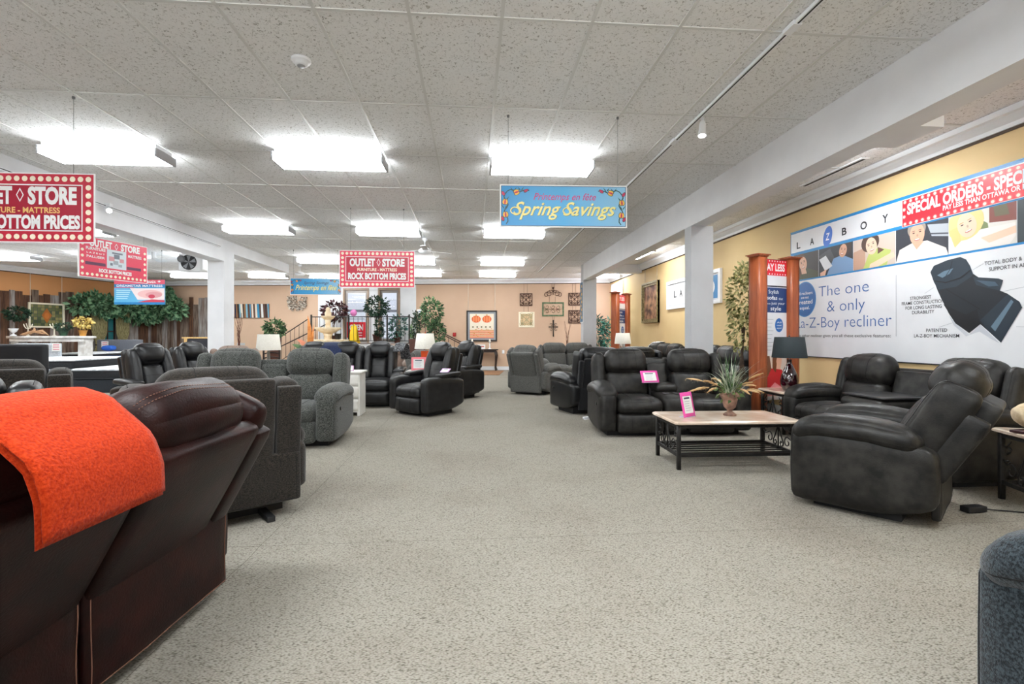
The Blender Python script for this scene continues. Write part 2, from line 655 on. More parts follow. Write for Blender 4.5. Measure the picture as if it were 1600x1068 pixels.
def base(name, p, q, flip):
    d = Vector((q[0] - p[0], q[1] - p[1], 0)).normalized()
    n = Vector((-d.y, d.x, 0)) * flip * 0.016
    v = [Vector((p[0], p[1], 0)), Vector((q[0], q[1], 0))]
    v = [v[0], v[1], v[1] + n, v[0] + n]
    w = [(a.x, a.y, 0) for a in v] + [(a.x, a.y, 0.13) for a in v]
    m_ = MB()
    m_.add(w, [(0, 3, 2, 1), (4, 5, 6, 7), (0, 1, 5, 4), (1, 2, 6, 5), (2, 3, 7, 6), (3, 0, 4, 7)])
    struct(name, m_, M_TRIMW)
base('baseboard_right', (4.999, -4.9), (4.999, BY(5) - 0.05), 1)
base('baseboard_back', bw(0.05, 0.001)[:2], bw(4.98, 0.001)[:2], -1)
base('baseboard_left', (-18.5, 1.5), (-12.47, BY(-12.45) - 0.04), -1)

# beams and columns
mb = MB()
mb.box(3.23, 3.47, -4.9, 14.2, 2.90, HC)
mb.box(3.47, 3.67, 3.56, 4.0, 2.90, 2.99)
struct('beam_right', mb, M_WHITE)
mb = MB()
mb.box(3.23, 3.57, 7.06, 7.28, 0, 2.9)
M_COLG = noisy('column_grey', S(190, 192, 195), S(196, 198, 201), 3.0, 0.6, bump=0.03, bscale=40)  # even grey, darker than the white of the beams and left column
struct('column_right_near', mb, M_COLG)
mb = MB()
mb.box(3.23, 3.62, 14.2, 14.52, 0, HC)
struct('column_right_far', mb, M_COLG)
mb = MB()
mb.box(3.62, 4.99, 14.2, 14.5, 3.13, HC)
struct('beam_cross', mb, M_WHITE)
mb = MB()
mb.box(-5.75, -5.42, -4.0, 11.2, 2.90, HC)
mb.box(-5.75, -5.42, 11.66, 15.0, 3.12, HC)
struct('beam_left', mb, M_WHITE)
mb = MB()
mb.box(-5.76, -5.42, 11.2, 11.66, 0, HC)
struct('column_left', mb, M_WHITE)

# window at the far end of the right wall: a bright sheer panel with a white frame
mb = MB()
mb.box(4.955, 4.995, 16.0, 17.35, 0.9, 3.1)
wo = struct('window_1', mb, M_TRIMW)
mb = MB()
for a, b in ((16.06, 16.64), (16.72, 17.29)):
    mb.box(4.945, 4.956, a, b, 0.98, 3.02)
o = obj('pane', mb, flat('daylit_sheer', S(235, 228, 240), 0.6, emit=0.9, ecol=S(236, 230, 244)), wo)
o['kind'] = 'structure'

# glazed doors on the landing, the yard wall outside
M_DFRAME = noisy('taupe_door_frame', S(150, 126, 106), S(166, 142, 120), 8.0, 0.45)
BROT = BANG
for i, (xa, xb) in enumerate((D1, D2)):
    W = (xb - xa) / BC
    dr = bpy.data.objects.new('door_%d' % (i + 1), None)
    COL.objects.link(dr)
    dr.location = bw(xa, 0, 1.0)
    dr.rotation_euler = (0, 0, BROT)
    dr['kind'] = 'structure'
    mb = MB()
    mb.box(0.004, 0.075, -0.03, 0.15, 0.002, 2.055)
    mb.box(W - 0.075, W - 0.004, -0.03, 0.15, 0.002, 2.055)
    mb.box(0.075, W - 0.075, -0.03, 0.15, 1.98, 2.055)
    obj('door_frame', mb, M_DFRAME, dr)['kind'] = 'structure'
    mb = MB()
    mb.box(0.08, 0.15, 0.04, 0.085, 0.01, 1.975)
    mb.box(W - 0.15, W - 0.08, 0.04, 0.085, 0.01, 1.975)
    mb.box(0.15, W - 0.15, 0.04, 0.085, 1.88, 1.975)
    mb.box(0.15, W - 0.15, 0.04, 0.085, 0.01, 0.16)
    obj('door_sash', mb, flat('door_metal', S(148, 140, 134), 0.4, metal=0.3), dr)['kind'] = 'structure'
    mb = MB()
    mb.box(0.15, W - 0.15, 0.058, 0.064, 0.16, 1.88)
    obj('door_pane', mb, M_GLASS, dr)['kind'] = 'structure'
    mb = MB()
    mb.tube([(0.19, 0.0, 0.9), (W - 0.19, 0.0, 0.9)], 0.014, 0, 8)
    mb.tube([(0.19, 0.0, 0.9), (0.19, 0.05, 0.9)], 0.01)
    mb.tube([(W - 0.19, 0.0, 0.9), (W - 0.19, 0.05, 0.9)], 0.01)
    obj('push_bar', mb, flat('brushed_steel', S(150, 150, 152), 0.35, metal=0.9), dr)['kind'] = 'structure'
mb = MB()
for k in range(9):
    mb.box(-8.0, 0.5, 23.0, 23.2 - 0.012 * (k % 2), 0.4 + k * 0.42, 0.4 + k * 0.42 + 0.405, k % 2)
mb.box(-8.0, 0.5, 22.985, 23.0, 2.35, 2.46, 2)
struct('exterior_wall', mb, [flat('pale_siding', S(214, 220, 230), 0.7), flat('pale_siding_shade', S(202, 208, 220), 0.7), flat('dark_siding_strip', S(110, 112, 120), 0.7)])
mb = MB()
mb.box(-9.0, 1.5, 19.6, 24.0, 0.90, 0.99)
struct('exterior_ground', mb, flat('pale_concrete', S(190, 190, 190), 0.9))

# ------------------------------------------------------------------ ceiling fittings
M_TUBE = flat('lit_diffuser', (1, 1, 1, 1), 0.4, emit=LAMP_STRENGTH, ecol=(0.93, 0.975, 1.0, 1))
M_FIX = flat('fixture_white', S(226, 227, 230), 0.4)
M_FIXG = flat('fixture_end_grey', S(178, 178, 182), 0.5)
def ceiling_light():
    t = thing('ceiling_light', 'x', 'ceiling light', group='fluorescent ceiling lights')
    mb = MB()
    mb.box(-0.585, 0.585, -0.145, 0.145, -0.029, 0.03)
    mb.box(-0.61, -0.59, -0.18, 0.18, -0.115, -0.022, 1)
    mb.box(0.59, 0.61, -0.18, 0.18, -0.115, -0.022, 1)
    obj('housing', mb, [M_FIX, M_FIXG], t)
    mb = MB()
    pr = [(-0.175, -0.03), (-0.182, -0.055), (-0.178, -0.092), (-0.155, -0.113), (0.155, -0.113), (0.178, -0.092), (0.182, -0.055), (0.175, -0.03)]
    mb.prism(pr, 'x', -0.588, 0.588)
    obj('diffuser', mb, M_TUBE, t)
    return t
proto = ceiling_light()
spots = [(-4.04, 5.81, 'nearest of the ceiling tubes, left one of the front row, above the big red sign'),
         (-1.62, 5.81, 'fluorescent ceiling light, middle one of the front row of three'),
         (0.81, 5.81, 'fluorescent ceiling light directly behind and above the blue spring savings sign'),
         (-4.04, 9.68, 'fluorescent ceiling light beside the left beam, left one of the second row'),
         (-1.62, 9.68, 'fluorescent ceiling light in the second row, above the small red outlet sign'),
         (0.81, 9.68, 'fluorescent ceiling light just below the blue spring savings sign, second row'),
         (-4.04, 13.55, 'fluorescent ceiling light left of the red outlet sign, partly hidden by it'),
         (-1.62, 13.55, 'fluorescent ceiling light peeking out right of the red outlet sign, upper one'),
         (0.81, 13.55, 'fluorescent ceiling light in the third row, right of the ceiling fan'),
         (0.81, 16.25, 'short looking ceiling light nearest the back wall, above the iron wall art'),
         (-1.62, 16.25, 'fluorescent ceiling light peeking out right of the red outlet sign, lower one'),
         (-5.0, 17.55, 'fluorescent ceiling light behind the small blue spring sign'),
         (-6.87, 17.2, 'fluorescent ceiling light right of the left white column, near the back wall'),
         (-9.45, 17.4, 'fluorescent ceiling light left of the left white column, under the unit heater'),
         (-11.9, 13.7, 'fluorescent ceiling light at the left edge above the orange wall'),
         (-7.65, 10.15, 'fluorescent ceiling light in the left bay, between two red signs under the beam'),
         (4.25, 16.15, 'fluorescent ceiling light behind the far right column'),
         (4.05, 11.7, 'fluorescent ceiling light in the right aisle between beam and tan wall')]
for i, (x, y, lb) in enumerate(spots):
    if i == 0:
        proto.location = (x, y, HC - 0.036)
        proto['label'] = lb
    else:
        copy_thing(proto, (x, y, HC - 0.036), math.pi / 2 if y == 11.7 else 0, lb)

M_CHROME = flat('satin_chrome', S(190, 190, 192), 0.3, metal=0.9)
M_BULB = flat('lit_bulb', (1, 1, 1, 1), 0.4, emit=14.0, ecol=(1, 0.96, 0.88, 1))
def spot_head(t, p, aim, withlamp=True):
    mb = MB()
    d = (Vector(aim) - Vector(p)).normalized()
    P = Vector(p)
    mb.tube([P, P + Vector((0, 0, -0.05))], 0.012)
    c = P + Vector((0, 0, -0.06))
    mb.tube([c - d * 0.03, c + d * 0.0, c + d * 0.06, c + d * 0.115], [0.02, 0.03, 0.032, 0.04], 0, 14)
    o = obj('spot_head', mb, M_TRIMW, t)
    mb = MB()
    mb.tube([c + d * 0.116, c + d * 0.122], [0.034, 0.03], 0, 14)
    obj('bulb', mb, M_BULB, o)

t = thing('track_light', 'long ceiling track with one lit white spotlight beside the right beam', 'track light')
mb = MB()
mb.box(2.15 - 0.018, 2.15 + 0.018, 1.2, 16.0, HC - 0.03, HC - 0.006)
mb.box(2.15 - 0.006, 2.15 + 0.006, 1.2, 16.0, HC - 0.0315, HC - 0.029, 1)
for yy in (3.1, 5.05):
    mb.box(2.15 - 0.03, 2.15 + 0.03, yy, yy + 0.12, HC - 0.036, HC - 0.006)
obj('track', mb, [M_TRIMW, M_BLACK], t)
spot_head(t, (2.17, 4.5, HC - 0.04), (2.05, 4.35, 2.2))

t = thing('track_light', 'wall track on the face of the left beam with a glaring spotlight', 'track light')
mb = MB()
mb.box(-5.418, -5.39, 5.9, 11.0, 3.165, 3.2)
mb.box(-5.391, -5.389, 5.9, 11.0, 3.178, 3.188, 1)
obj('track', mb, [M_TRIMW, M_BLACK], t)
spot_head(t, (-5.36, 7.72, 3.2), (-4.2, 6.0, 2.3))
mb = MB()
mb.box(-5.41, -5.33, 7.69, 7.75, 3.17, 3.22)
obj('adapter', mb, M_TRIMW, t)

t = thing('smoke_detector', 'round white smoke detector on the ceiling tiles', 'smoke detector', (-1.3, 3.85, HC - 0.002))
mb = MB()
mb.lathe([(0.07, 0), (0.072, -0.012), (0.066, -0.022), (0.05, -0.024), (0.048, -0.042), (0.036, -0.05), (0.0, -0.052)], 0, 24, cap=False)
obj('housing', mb, M_TRIMW, t)
mb = MB()
mb.lathe([(0.03, -0.049), (0.028, -0.057), (0.0, -0.058)], 0, 18, cap=False)
obj('sensor_cap', mb, flat('sensor_grey', S(160, 160, 162), 0.5), t)

def ceiling_fan(x, y, zc, label):
    t = thing('ceiling_fan', label, 'ceiling fan', (x, y, zc))
    mb = MB()
    mb.lathe([(0.06, 0), (0.055, -0.05), (0.014, -0.07), (0.014, -0.2)], 0, 16)
    obj('downrod', mb, M_TRIMW, t)
    mb = MB()
    mb.lathe([(0.02, -0.19), (0.075, -0.21), (0.13, -0.25), (0.14, -0.29), (0.10, -0.33), (0.03, -0.345), (0.0, -0.345)], 0, 20)
    obj('motor', mb, M_TRIMW, t)
    for k in range(3):
        mb = MB()
        a = Matrix.Rotation(k * 2 * math.pi / 3 + 0.5, 4, 'Z')
        mb.box(0.12, 0.62, -0.055, 0.055, -0.275, -0.267, 0, a @ Matrix.Rotation(0.12, 4, 'X'))
        obj('blade', mb, M_FIX, t)
ceiling_fan(-1.03, 10.7, HC - 0.006, 'white ceiling fan hanging right of the red outlet sign')
ceiling_fan(-5.1, 15.0, HC - 0.006, 'small white ceiling fan at the far end of the left beam')

t = thing('unit_heater', 'white hanging heater with a round black fan opening, left of the column', 'heater', (-7.0, 12.8, 0))
mb = MB()
mb.rbox(-0.27, 0.27, 0, 0.42, 2.88, 3.31, 0.015)
for sx in (-0.2, 0.2):
    mb.tube([(sx, 0.2, 3.3), (sx, 0.2, HC)], 0.008)
obj('cabinet', mb, M_TRIMW, t)
mb = MB()
disc(mb, -0.03, 3.09, 0.19, 0.19, -0.004, 0, 28)
for k in range(5):
    a = k * 1.257
    poly(mb, [(-0.03, 3.09), (-0.03 + 0.17 * math.cos(a), 3.09 + 0.17 * math.sin(a)), (-0.03 + 0.17 * math.cos(a + 0.6), 3.09 + 0.17 * math.sin(a + 0.6))], -0.007, 1)
obj('fan_opening', mb, [M_BLACK, flat('fan_blade_grey', S(120, 122, 126), 0.4, metal=0.5)], t)
mb = MB()
mb.lathe([(0.07, -0.09), (0.09, -0.08), (0.09, 0.0), (0.05, 0.0)], 0, 14, Matrix.Translation((-0.2, -0.03, 3.17)) @ Matrix.Rotation(math.pi / 2, 4, 'X'))
obj('motor', mb, flat('motor_grey', S(110, 112, 116), 0.5), t)
mb = MB()
mb.tube([(-0.27, 0.2, 3.16), (-0.85, 0.2, 3.16), (-0.98, 0.2, 3.2), (-0.98, 0.2, HC)], 0.05, 0, 12)
obj('flue_pipe', mb, M_TRIMW, t)

t = thing('ceiling_vent', 'dark linear slot vent in the ceiling over the right aisle', 'vent', (4.62, 6.0, HC))
mb = MB()
mb.box(-0.05, 0.05, -0.55, 0.55, -0.012, -0.001)
obj('frame', mb, M_TRIMW, t)
mb = MB()
mb.box(-0.02, 0.02, -0.53, 0.53, -0.0135, -0.011)
obj('slot', mb, M_BLACK, t)
# ------------------------------------------------------------------ upholstered seating
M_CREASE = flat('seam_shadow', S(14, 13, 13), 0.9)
M_CONTRAST = flat('rust_stitching', S(120, 82, 66), 0.8)
M_BROWN = leather('brown_leather', S(24, 8, 7), S(42, 15, 12), 0.40, c2=S(14, 6, 6), amt=0.7, spec=0.16)
M_TWEED = fabric('brown_tweed', S(20, 17, 15), S(56, 50, 44), 190.0, (0.55, 0.55, 1.6))
M_SLATEF = fabric('grey_chenille', S(46, 48, 46), S(94, 96, 92), 120.0, (0.6, 0.6, 1.5))
M_CHAR = leather('charcoal_leather', S(18, 17, 16), S(48, 46, 43), 0.46, c2=S(12, 11, 11), amt=0.7, spec=0.36)
M_POWER = leather('graphite_leather', S(14, 14, 15), S(30, 30, 32), 0.38)
M_POWERD = leather('graphite_leather_dark', S(10, 10, 12), S(18, 18, 21), 0.34)
M_SUEDE = fabric('grey_microfibre', S(84, 84, 81), S(102, 101, 98), 60.0, rough=0.9)
M_BLACKL = leather('black_leather', S(8, 8, 10), S(16, 17, 20), 0.36)
M_BLACKF = fabric('black_fabric_rear', S(14, 14, 16), S(22, 22, 25), 60.0)
M_BLUEF = fabric('slate_blue_tweed', S(14, 20, 25), S(52, 62, 68), 130.0)
M_TAUPE = fabric('taupe_fabric', S(126, 108, 98), S(150, 130, 118), 60.0)
M_GUN = flat('dark_button', S(20, 20, 20), 0.3, metal=0.5)

def seating(name, label, cat, loc, rz, mat, secs, arm_w=0.22, D=0.95, seat_h=0.47, arm_h=0.63, back_h=1.03, lean=0.25,
            style='pad', wing=0.14, raised=0.06, back_y=0.24, head=0.30, rear=None, seam=None, rear_top=0.08, group=None,
            lever=None, dark=None, arms=True, wr=0.006, wing_drop=0.03, rear_split=False, rear_t=0.09, along=False):
    seam = seam or M_CREASE
    rear = rear or mat
    dark = dark or mat
    IW = sum(w for _k, w in secs)
    W = IW + 2 * arm_w
    t = thing(name, label, cat, (loc[0], loc[1], 0), math.radians(rz), group)
    seed = int(abs(loc[0] * 31 + loc[1] * 17)) % 97
    T = Matrix.Translation
    f0 = -D / 2
    mats = [mat, seam]
    # base
    mb = MB()
    mb.box(-W / 2 + 0.12, W / 2 - 0.12, f0 + 0.16, D / 2 - 0.26, 0.0, raised + 0.06)
    obj('base', mb, M_BLACK, t)
    # arms
    if arms:
        for sg in (-1, 1):
            cx = sg * (IW / 2 + arm_w / 2)
            h = arm_h - raised - (0.07 if style != 'power' else 0.02)
            dd = D - 0.1
            def sh(p, h=h, dd=dd):
                k = max(0.0, p.y / (dd / 2))
                if p.z < 0:
                    p.z += 0.10 * k * k * (-p.z / (h / 2))
                if p.z > 0:
                    p.z -= 0.07 * k * k * (p.z / (h / 2))
                    p.z -= 0.05 * max(0.0, -p.y / (dd / 2) - 0.6) * (p.z / (h / 2))
                return p
            p = Puff(arm_w, dd, h, 0.055, 10, (0.012, 0.012, 0), sh, 0.003, 4.0, seed)
            mb = MB()
            mb.puff(p, 0, T((cx, -0.02, raised + h / 2)))
            for path in ([(sg * 0.55 * 0, -1, -1), (0, -1, 1)],):
                if style == 'x':
                    mb.tube([Vector(q) + Vector((cx, -0.02, raised + h / 2)) for q in p.line(path)], 0.003, 1)
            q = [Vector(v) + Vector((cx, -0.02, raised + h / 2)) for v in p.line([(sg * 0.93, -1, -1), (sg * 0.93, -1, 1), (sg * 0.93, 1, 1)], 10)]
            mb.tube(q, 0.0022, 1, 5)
            obj('side_panel', mb, mats, t)
            mb = MB()
            if style == 'power':
                p = Puff(arm_w - 0.01, dd * 0.56, 0.07, 0.03, 8, (0, 0, 0.012), None, 0.002)
                mb.puff(p, 0, T((cx, 0.10, arm_h + 0.0)) @ Matrix.Rotation(0.05, 4, 'X'))
                obj('armrest', mb, mats, t)
            else:
                L = D * 0.80
                def dr(p, L=L):
                    k = -p.y / (L / 2)
                    if k > 0.35:
                        p.z -= 0.13 * (k - 0.35) ** 2
                    if k < -0.2:
                        p.z -= 0.05 * (-k - 0.2)
                    return p
                p = Puff(arm_w + 0.05, L, 0.16, 0.078, 12, (0.012, 0.01, 0.028), dr, wr, 5.0, seed + sg)
                off = T((cx, -0.055, arm_h - 0.065))
                mb.puff(p, 0, off)
                for sx in (-1, 1):
                    q = [off @ v for v in p.line([(sx, 1, -0.35), (sx, -1, -0.35)], 16)]
                    mb.tube(q, 0.0022, 1, 5)
                obj('armrest', mb, mats, t)
            if lever and (lever == 'both' or (lever == 'right') == (sg > 0)):
                mb = MB()
                lx = sg * (W / 2 + 0.004)
                mb.tube([(lx - sg * 0.01, f0 + 0.22, arm_h - 0.24), (lx + sg * 0.008, f0 + 0.22, arm_h - 0.24)], [0.026, 0.024], 0, 14)
                obj('recline_button', mb, M_GUN, t)
    # seats, footrests, backs
    BR = RX(-lean, back_y, 0.42)
    Hb = (back_h - 0.42) / math.cos(lean)
    x = -IW / 2
    for k, (kind, w) in enumerate(secs):
        cx = x + w / 2
        x += w
        s2 = seed + k * 5
        if kind in ('seat', 'drop'):
            p = Puff(w - 0.012, 0.62, 0.2, 0.085, 12, (0, 0.018, 0.035), None, wr, 4.5, s2)
            off = T((cx, f0 + 0.32, seat_h - 0.10))
            mb = MB()
            mb.puff(p, 0, off)
            for sx in (-0.42, 0.42):
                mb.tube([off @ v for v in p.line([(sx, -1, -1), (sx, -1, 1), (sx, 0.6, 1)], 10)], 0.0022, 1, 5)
            obj('seat', mb, mats, t)
            fh = seat_h - 0.19 - raised
            p = Puff(w - 0.012, 0.15, fh + 0.03, 0.05, 10, (0, 0.03, 0), None, wr * 0.7, 4.5, s2 + 1)
            off = T((cx, f0 + 0.085, raised + fh / 2))
            mb = MB()
            mb.puff(p, 0, off)
            for sx in (-0.42, 0.42):
                mb.tube([off @ v for v in p.line([(sx, -1, -1), (sx, -1, 1)], 10)], 0.0022, 1, 5)
            obj('footrest', mb, mats, t)
        if kind == 'seat':
            if style == 'power':
                p = Puff(w - 0.012, 0.14, Hb, 0.06, 8)
                mb = MB()
                mb.puff(p, 0, BR @ T((cx, back_y + 0.03, 0.42 + Hb / 2 - 0.02)))
                obj('backrest', mb, mats, t)
                for sg in (-1, 1):
                    def tp(p_, sg=sg, Hb=Hb):
                        u = p_.z / (Hb / 2)
                        p_.x -= sg * 0.03 * max(0, u) ** 2 * 1.0
                        p_.y += 0.05 * max(0, u - 0.4)
                        return p_
                    p = Puff(w * 0.26, 0.2, Hb * 0.96, 0.065, 10, (0.0, 0.015, 0), tp, 0.004, 5, s2)
                    mb = MB()
                    mb.puff(p, 0, BR @ T((cx + sg * w * 0.365, back_y - 0.06, 0.42 + Hb * 0.47)))
                    obj('bolster', mb, mats, t)
                p = Puff(w * 0.5, 0.17, Hb * 0.6, 0.06, 10, (0, 0.03, 0), None, 0.005, 5, s2)
                off = BR @ T((cx, back_y - 0.06, 0.42 + Hb * 0.3))
                mb = MB()
                mb.puff(p, 0, off)
                mb.tube([off @ v for v in p.line([(-1, -1, 0.2), (1, -1, 0.2)], 10)], 0.0022, 1, 5)
                obj('lumbar_cushion', mb, mats, t)
                def ov(p_, w=w):
                    if p_.z < 0:
                        p_.x *= 1.0 + 1.6 * p_.z
                    return p_
                p = Puff(w * 0.68, 0.2, 0.30, 0.095, 12, (0, 0.02, 0.02), ov, 0.004, 6, s2)
                off = BR @ T((cx, back_y - 0.085, 0.42 + Hb - 0.13))
                mb = MB()
                mb.puff(p, 0, off)
                obj('headrest', mb, [dark, seam], t)
            else:
                lh = Hb - head + 0.06
                p = Puff(w - 0.014, 0.22, lh, 0.09, 12, (0, 0.035, 0), None, wr, 4.5, s2 + 2)
                off = BR @ T((cx, back_y - 0.03, 0.42 + lh / 2 - 0.03))
                mb = MB()
                mb.puff(p, 0, off)
                obj('lumbar_cushion', mb, mats, t)
                p = Puff(w - 0.006, 0.27, head, 0.12, 14, (0, 0.02, 0.02), None, wr * 1.3, 5.0, s2 + 3)
                off = BR @ T((cx, back_y - 0.035, 0.42 + Hb - head / 2))
                mb = MB()
                mb.puff(p, 0, off)
                if along:
                    # two rows of top stitching that run along the roll, as separate short stitches
                    for sy in (0.05, 0.22):
                        q = [off @ v for v in p.line([(-0.93, sy, 1), (0.93, sy, 1)], 90)]
                        for a in range(0, len(q) - 2, 2):
                            mb.tube([q[a], q[a + 1]], 0.0016, 1, 4)
                else:
                    for sx in (-0.38, 0.38):
                        mb.tube([off @ v for v in p.line([(sx, -1, -1), (sx, -1, 1), (sx, 1, 1), (sx, 1, -0.6)], 10)], 0.0022, 1, 5)
                obj('headrest', mb, mats, t)
        elif kind in ('console', 'drop'):
            ch = Hb * (0.76 if kind == 'console' else 0.80)
            mb = MB()
            mb.puff(Puff(w - 0.02, 0.12, ch, 0.03, 6), 0, BR @ T((cx, back_y + 0.04, 0.42 + ch / 2 - 0.02)))
            obj('console_back', mb, mats, t)
            if kind == 'console':
                def cs(p_):
                    if p_.y < 0 and p_.z > 0:
                        p_.z -= 0.10 * p_.y * p_.y * 6
                    return p_
                mb = MB()
                mb.puff(Puff(w - 0.012, 0.62, seat_h + 0.06 - raised, 0.06, 10, (0, 0.01, 0), cs), 0, T((cx, f0 + 0.34, raised + (seat_h + 0.06 - raised) / 2)))
                obj('console_box', mb, mats, t)
                mb = MB()
                mb.puff(Puff(w - 0.02, 0.34, 0.11, 0.05, 10, (0, 0, 0.025), None, 0.003), 0, T((cx, f0 + 0.52, seat_h + 0.10)))
                obj('console_lid', mb, mats, t)
                for sg in (-1, 1):
                    mb = MB()
                    mb.lathe([(0.042, 0.0), (0.045, 0.006), (0.036, 0.006), (0.034, -0.02), (0, -0.02)], 0, 18, T((cx + sg * w * 0.22, f0 + 0.24, seat_h + 0.052)), cap=False)
                    obj('cup_holder', mb, flat('cup_steel', S(150, 150, 152), 0.3, metal=0.9), t)
            else:
                dz = seat_h + 0.16
                mb = MB()
                mb.puff(Puff(w - 0.02, 0.56, 0.14, 0.06, 10, (0, 0.01, 0.0), None, 0.004), 0, T((cx, back_y - 0.30, dz - 0.075)))
                obj('folded_cushion', mb, mats, t)
                mb = MB()
                mb.rbox(cx - w / 2 + 0.015, cx + w / 2 - 0.015, back_y - 0.55, back_y - 0.02, dz, dz + 0.028, 0.012)
                obj('drop_table', mb, flat('drop_table_black', S(40, 39, 39), 0.45), t)
    # wings and the back of the back
    Hw = Hb - wing_drop
    if wing > 0:
        for sg in (-1, 1):
            cx = sg * (IW / 2 + wing / 2)
            p = Puff(wing, 0.24, Hw, 0.06, 10, (0.008, 0.015, 0.01), None, wr, 5, seed + 7 * sg)
            off = BR @ T((cx, back_y, 0.42 + Hw / 2 - 0.02))
            mb = MB()
            mb.puff(p, 0, off)
            mb.tube([off @ v for v in p.line([(sg * 0.5, -1, -0.9), (sg * 0.5, -1, 1), (sg * 0.5, 0.4, 1)], 10)], 0.0022, 1, 5)
            obj('wing', mb, mats, t)
            mb = MB()
            hr = Hb - rear_top - wing_drop
            mb.puff(Puff(wing - 0.006, rear_t - 0.01, hr, 0.022, 6, (0, 0.006, 0)), 0, BR @ T((cx, back_y + 0.08 + rear_t / 2, 0.42 + hr / 2 - 0.02)))
            obj('wing_rear_panel', mb, [rear, seam], t)
    hr = Hb - rear_top
    spans = []
    if rear_split:
        x = -IW / 2
        for _k, w in secs:
            spans.append((x, x + w))
            x += w
    else:
        spans = [(-IW / 2, IW / 2)]
    for a, b in spans:
        mb = MB()
        p = Puff(b - a - 0.012, rear_t, hr, 0.03, 10, (0, 0.012, 0), None, 0.004, 4)
        off = BR @ T(((a + b) / 2, back_y + 0.08 + rear_t / 2, 0.42 + hr / 2 - 0.02))
        mb.puff(p, 0, off)
        obj('back_panel', mb, [rear, seam], t)
    sk_h = 0.44 - raised
    ye = back_y + 0.15
    sk = list(spans)
    sk[0] = (sk[0][0] - wing, sk[0][1])
    sk[-1] = (sk[-1][0], sk[-1][1] + wing)
    for a, b in sk:
        mb = MB()
        p = Puff(b - a - 0.008, 0.05, sk_h, 0.018, 10, (0, 0.012, 0), None, 0.006, 5, seed)
        off = T(((a + b) / 2, ye, raised + sk_h / 2 + 0.01))
        mb.puff(p, 0, off)
        for sx in (-0.94, 0.94):
            mb.tube([off @ v for v in p.line([(sx, 1, -1), (sx, 1, 1)], 8)], 0.0022, 1, 5)
        mb.tube([off @ v for v in p.line([(-0.97, 1, -0.93), (0.97, 1, -0.93)], 10)], 0.0022, 1, 5)
        obj('rear_skirt', mb, [rear, seam], t)
    return t

# the brown leather sofa seen from behind, nearest the camera
brown = seating('reclining_sofa', 'dark brown leather reclining sofa seen from behind under an orange blanket', 'sofa', (-1.75, 1.42), -95,
                M_BROWN, [('seat', 0.66)] * 3, lean=0.50, wing=0.15, back_y=0.28, back_h=1.04, seam=M_CONTRAST, rear_split=True, D=1.0, rear_top=0.10, wing_drop=0.05, head=0.26, along=True, wr=0.010)
# brown tweed recliners seen from behind
tweed = seating('recliner', 'brown tweed fabric recliner seen from behind, between brown leather and grey sofas', 'recliner', (-1.88, 3.66), -143.9,
                M_TWEED, [('seat', 0.68)], lean=0.10, wing=0.17, back_y=0.25, back_h=1.04, rear_top=0.03, raised=0.10, wing_drop=0.06)
for sx in (-0.3, 0.3):
    mb = MB()
    mb.box(sx - 0.025, sx + 0.025, 0.05, 0.46, 0.0, 0.035)
    mb.box(sx - 0.02, sx + 0.02, 0.15, 0.22, 0.03, 0.15)
    obj('rocker_foot', mb, M_BLACK, tweed)
copy_thing(tweed, (-4.33, 4.86, 0), math.radians(-143.9), 'brown tweed fabric recliner at the left edge, behind black leather cushions')
seating('recliner', 'black leather recliner top at the left edge just behind the orange blanket', 'recliner', (-3.36, 3.42), -143.9,
        M_BLACKL, [('seat', 0.60)], lean=0.18, wing=0.17, back_h=1.04, rear_top=0.12, wr=0.012, wing_drop=0.06)
# grey chenille loveseat with console
seating('loveseat', 'grey chenille reclining loveseat with padded arms facing the aisle, left', 'loveseat', (-2.53, 6.17), 0,
        M_SLATEF, [('seat', 0.58), ('console', 0.34), ('seat', 0.58)], arm_w=0.23, lean=0.24, back_h=1.08, head=0.34, D=1.0, wing=0.17, lever='right', arm_h=0.66)
# graphite power recliners
pw = seating('recliner', 'graphite leather recliner with dark headrest beside the black mattresses, nearer one', 'recliner', (-4.42, 7.40), 62,
             M_POWER, [('seat', 0.60)], style='power', wing=0, lean=0.26, back_h=1.10, dark=M_POWERD, arm_w=0.17, rear=M_POWERD)
copy_thing(pw, (-4.62, 8.85, 0), math.radians(62), 'graphite leather recliner with dark headrest beside the left column, farther one')
pr7 = copy_thing(pw, (-0.75, 8.27, 0), math.radians(-43), 'dark graphite recliner standing in the aisle in front of the white table')
copy_thing(pw, (-0.36, 10.3, 0), math.radians(-48), 'grey leather recliner close behind the dark aisle recliner')
seating('reclining_sofa', 'graphite power sofa facing the aisle behind the white drawer chest', 'sofa', (-2.38, 9.3), 0,
        M_POWER, [('seat', 0.61)] * 3, style='power', wing=0, lean=0.26, back_h=1.10, dark=M_POWERD, arm_w=0.2, rear=M_POWERD)
seating('recliner', 'light grey recliner arm and seat behind the white pedestal ornament', 'recliner', (-0.98, 11.8), 60,
        M_SUEDE, [('seat', 0.56)], wing=0.1, lean=0.3, back_h=0.9)
seating('recliner', 'taupe fabric recliner behind the orange table lamp', 'recliner', (-2.05, 12.6), 8,
        M_TAUPE, [('seat', 0.6)], wing=0.14, lean=0.2, back_h=1.03)
seating('recliner', 'taupe fabric recliner top behind the left end of the grey loveseat', 'recliner', (-4.75, 10.05), 10,
        M_TAUPE, [('seat', 0.6)], wing=0.14, lean=0.2, back_h=1.04)
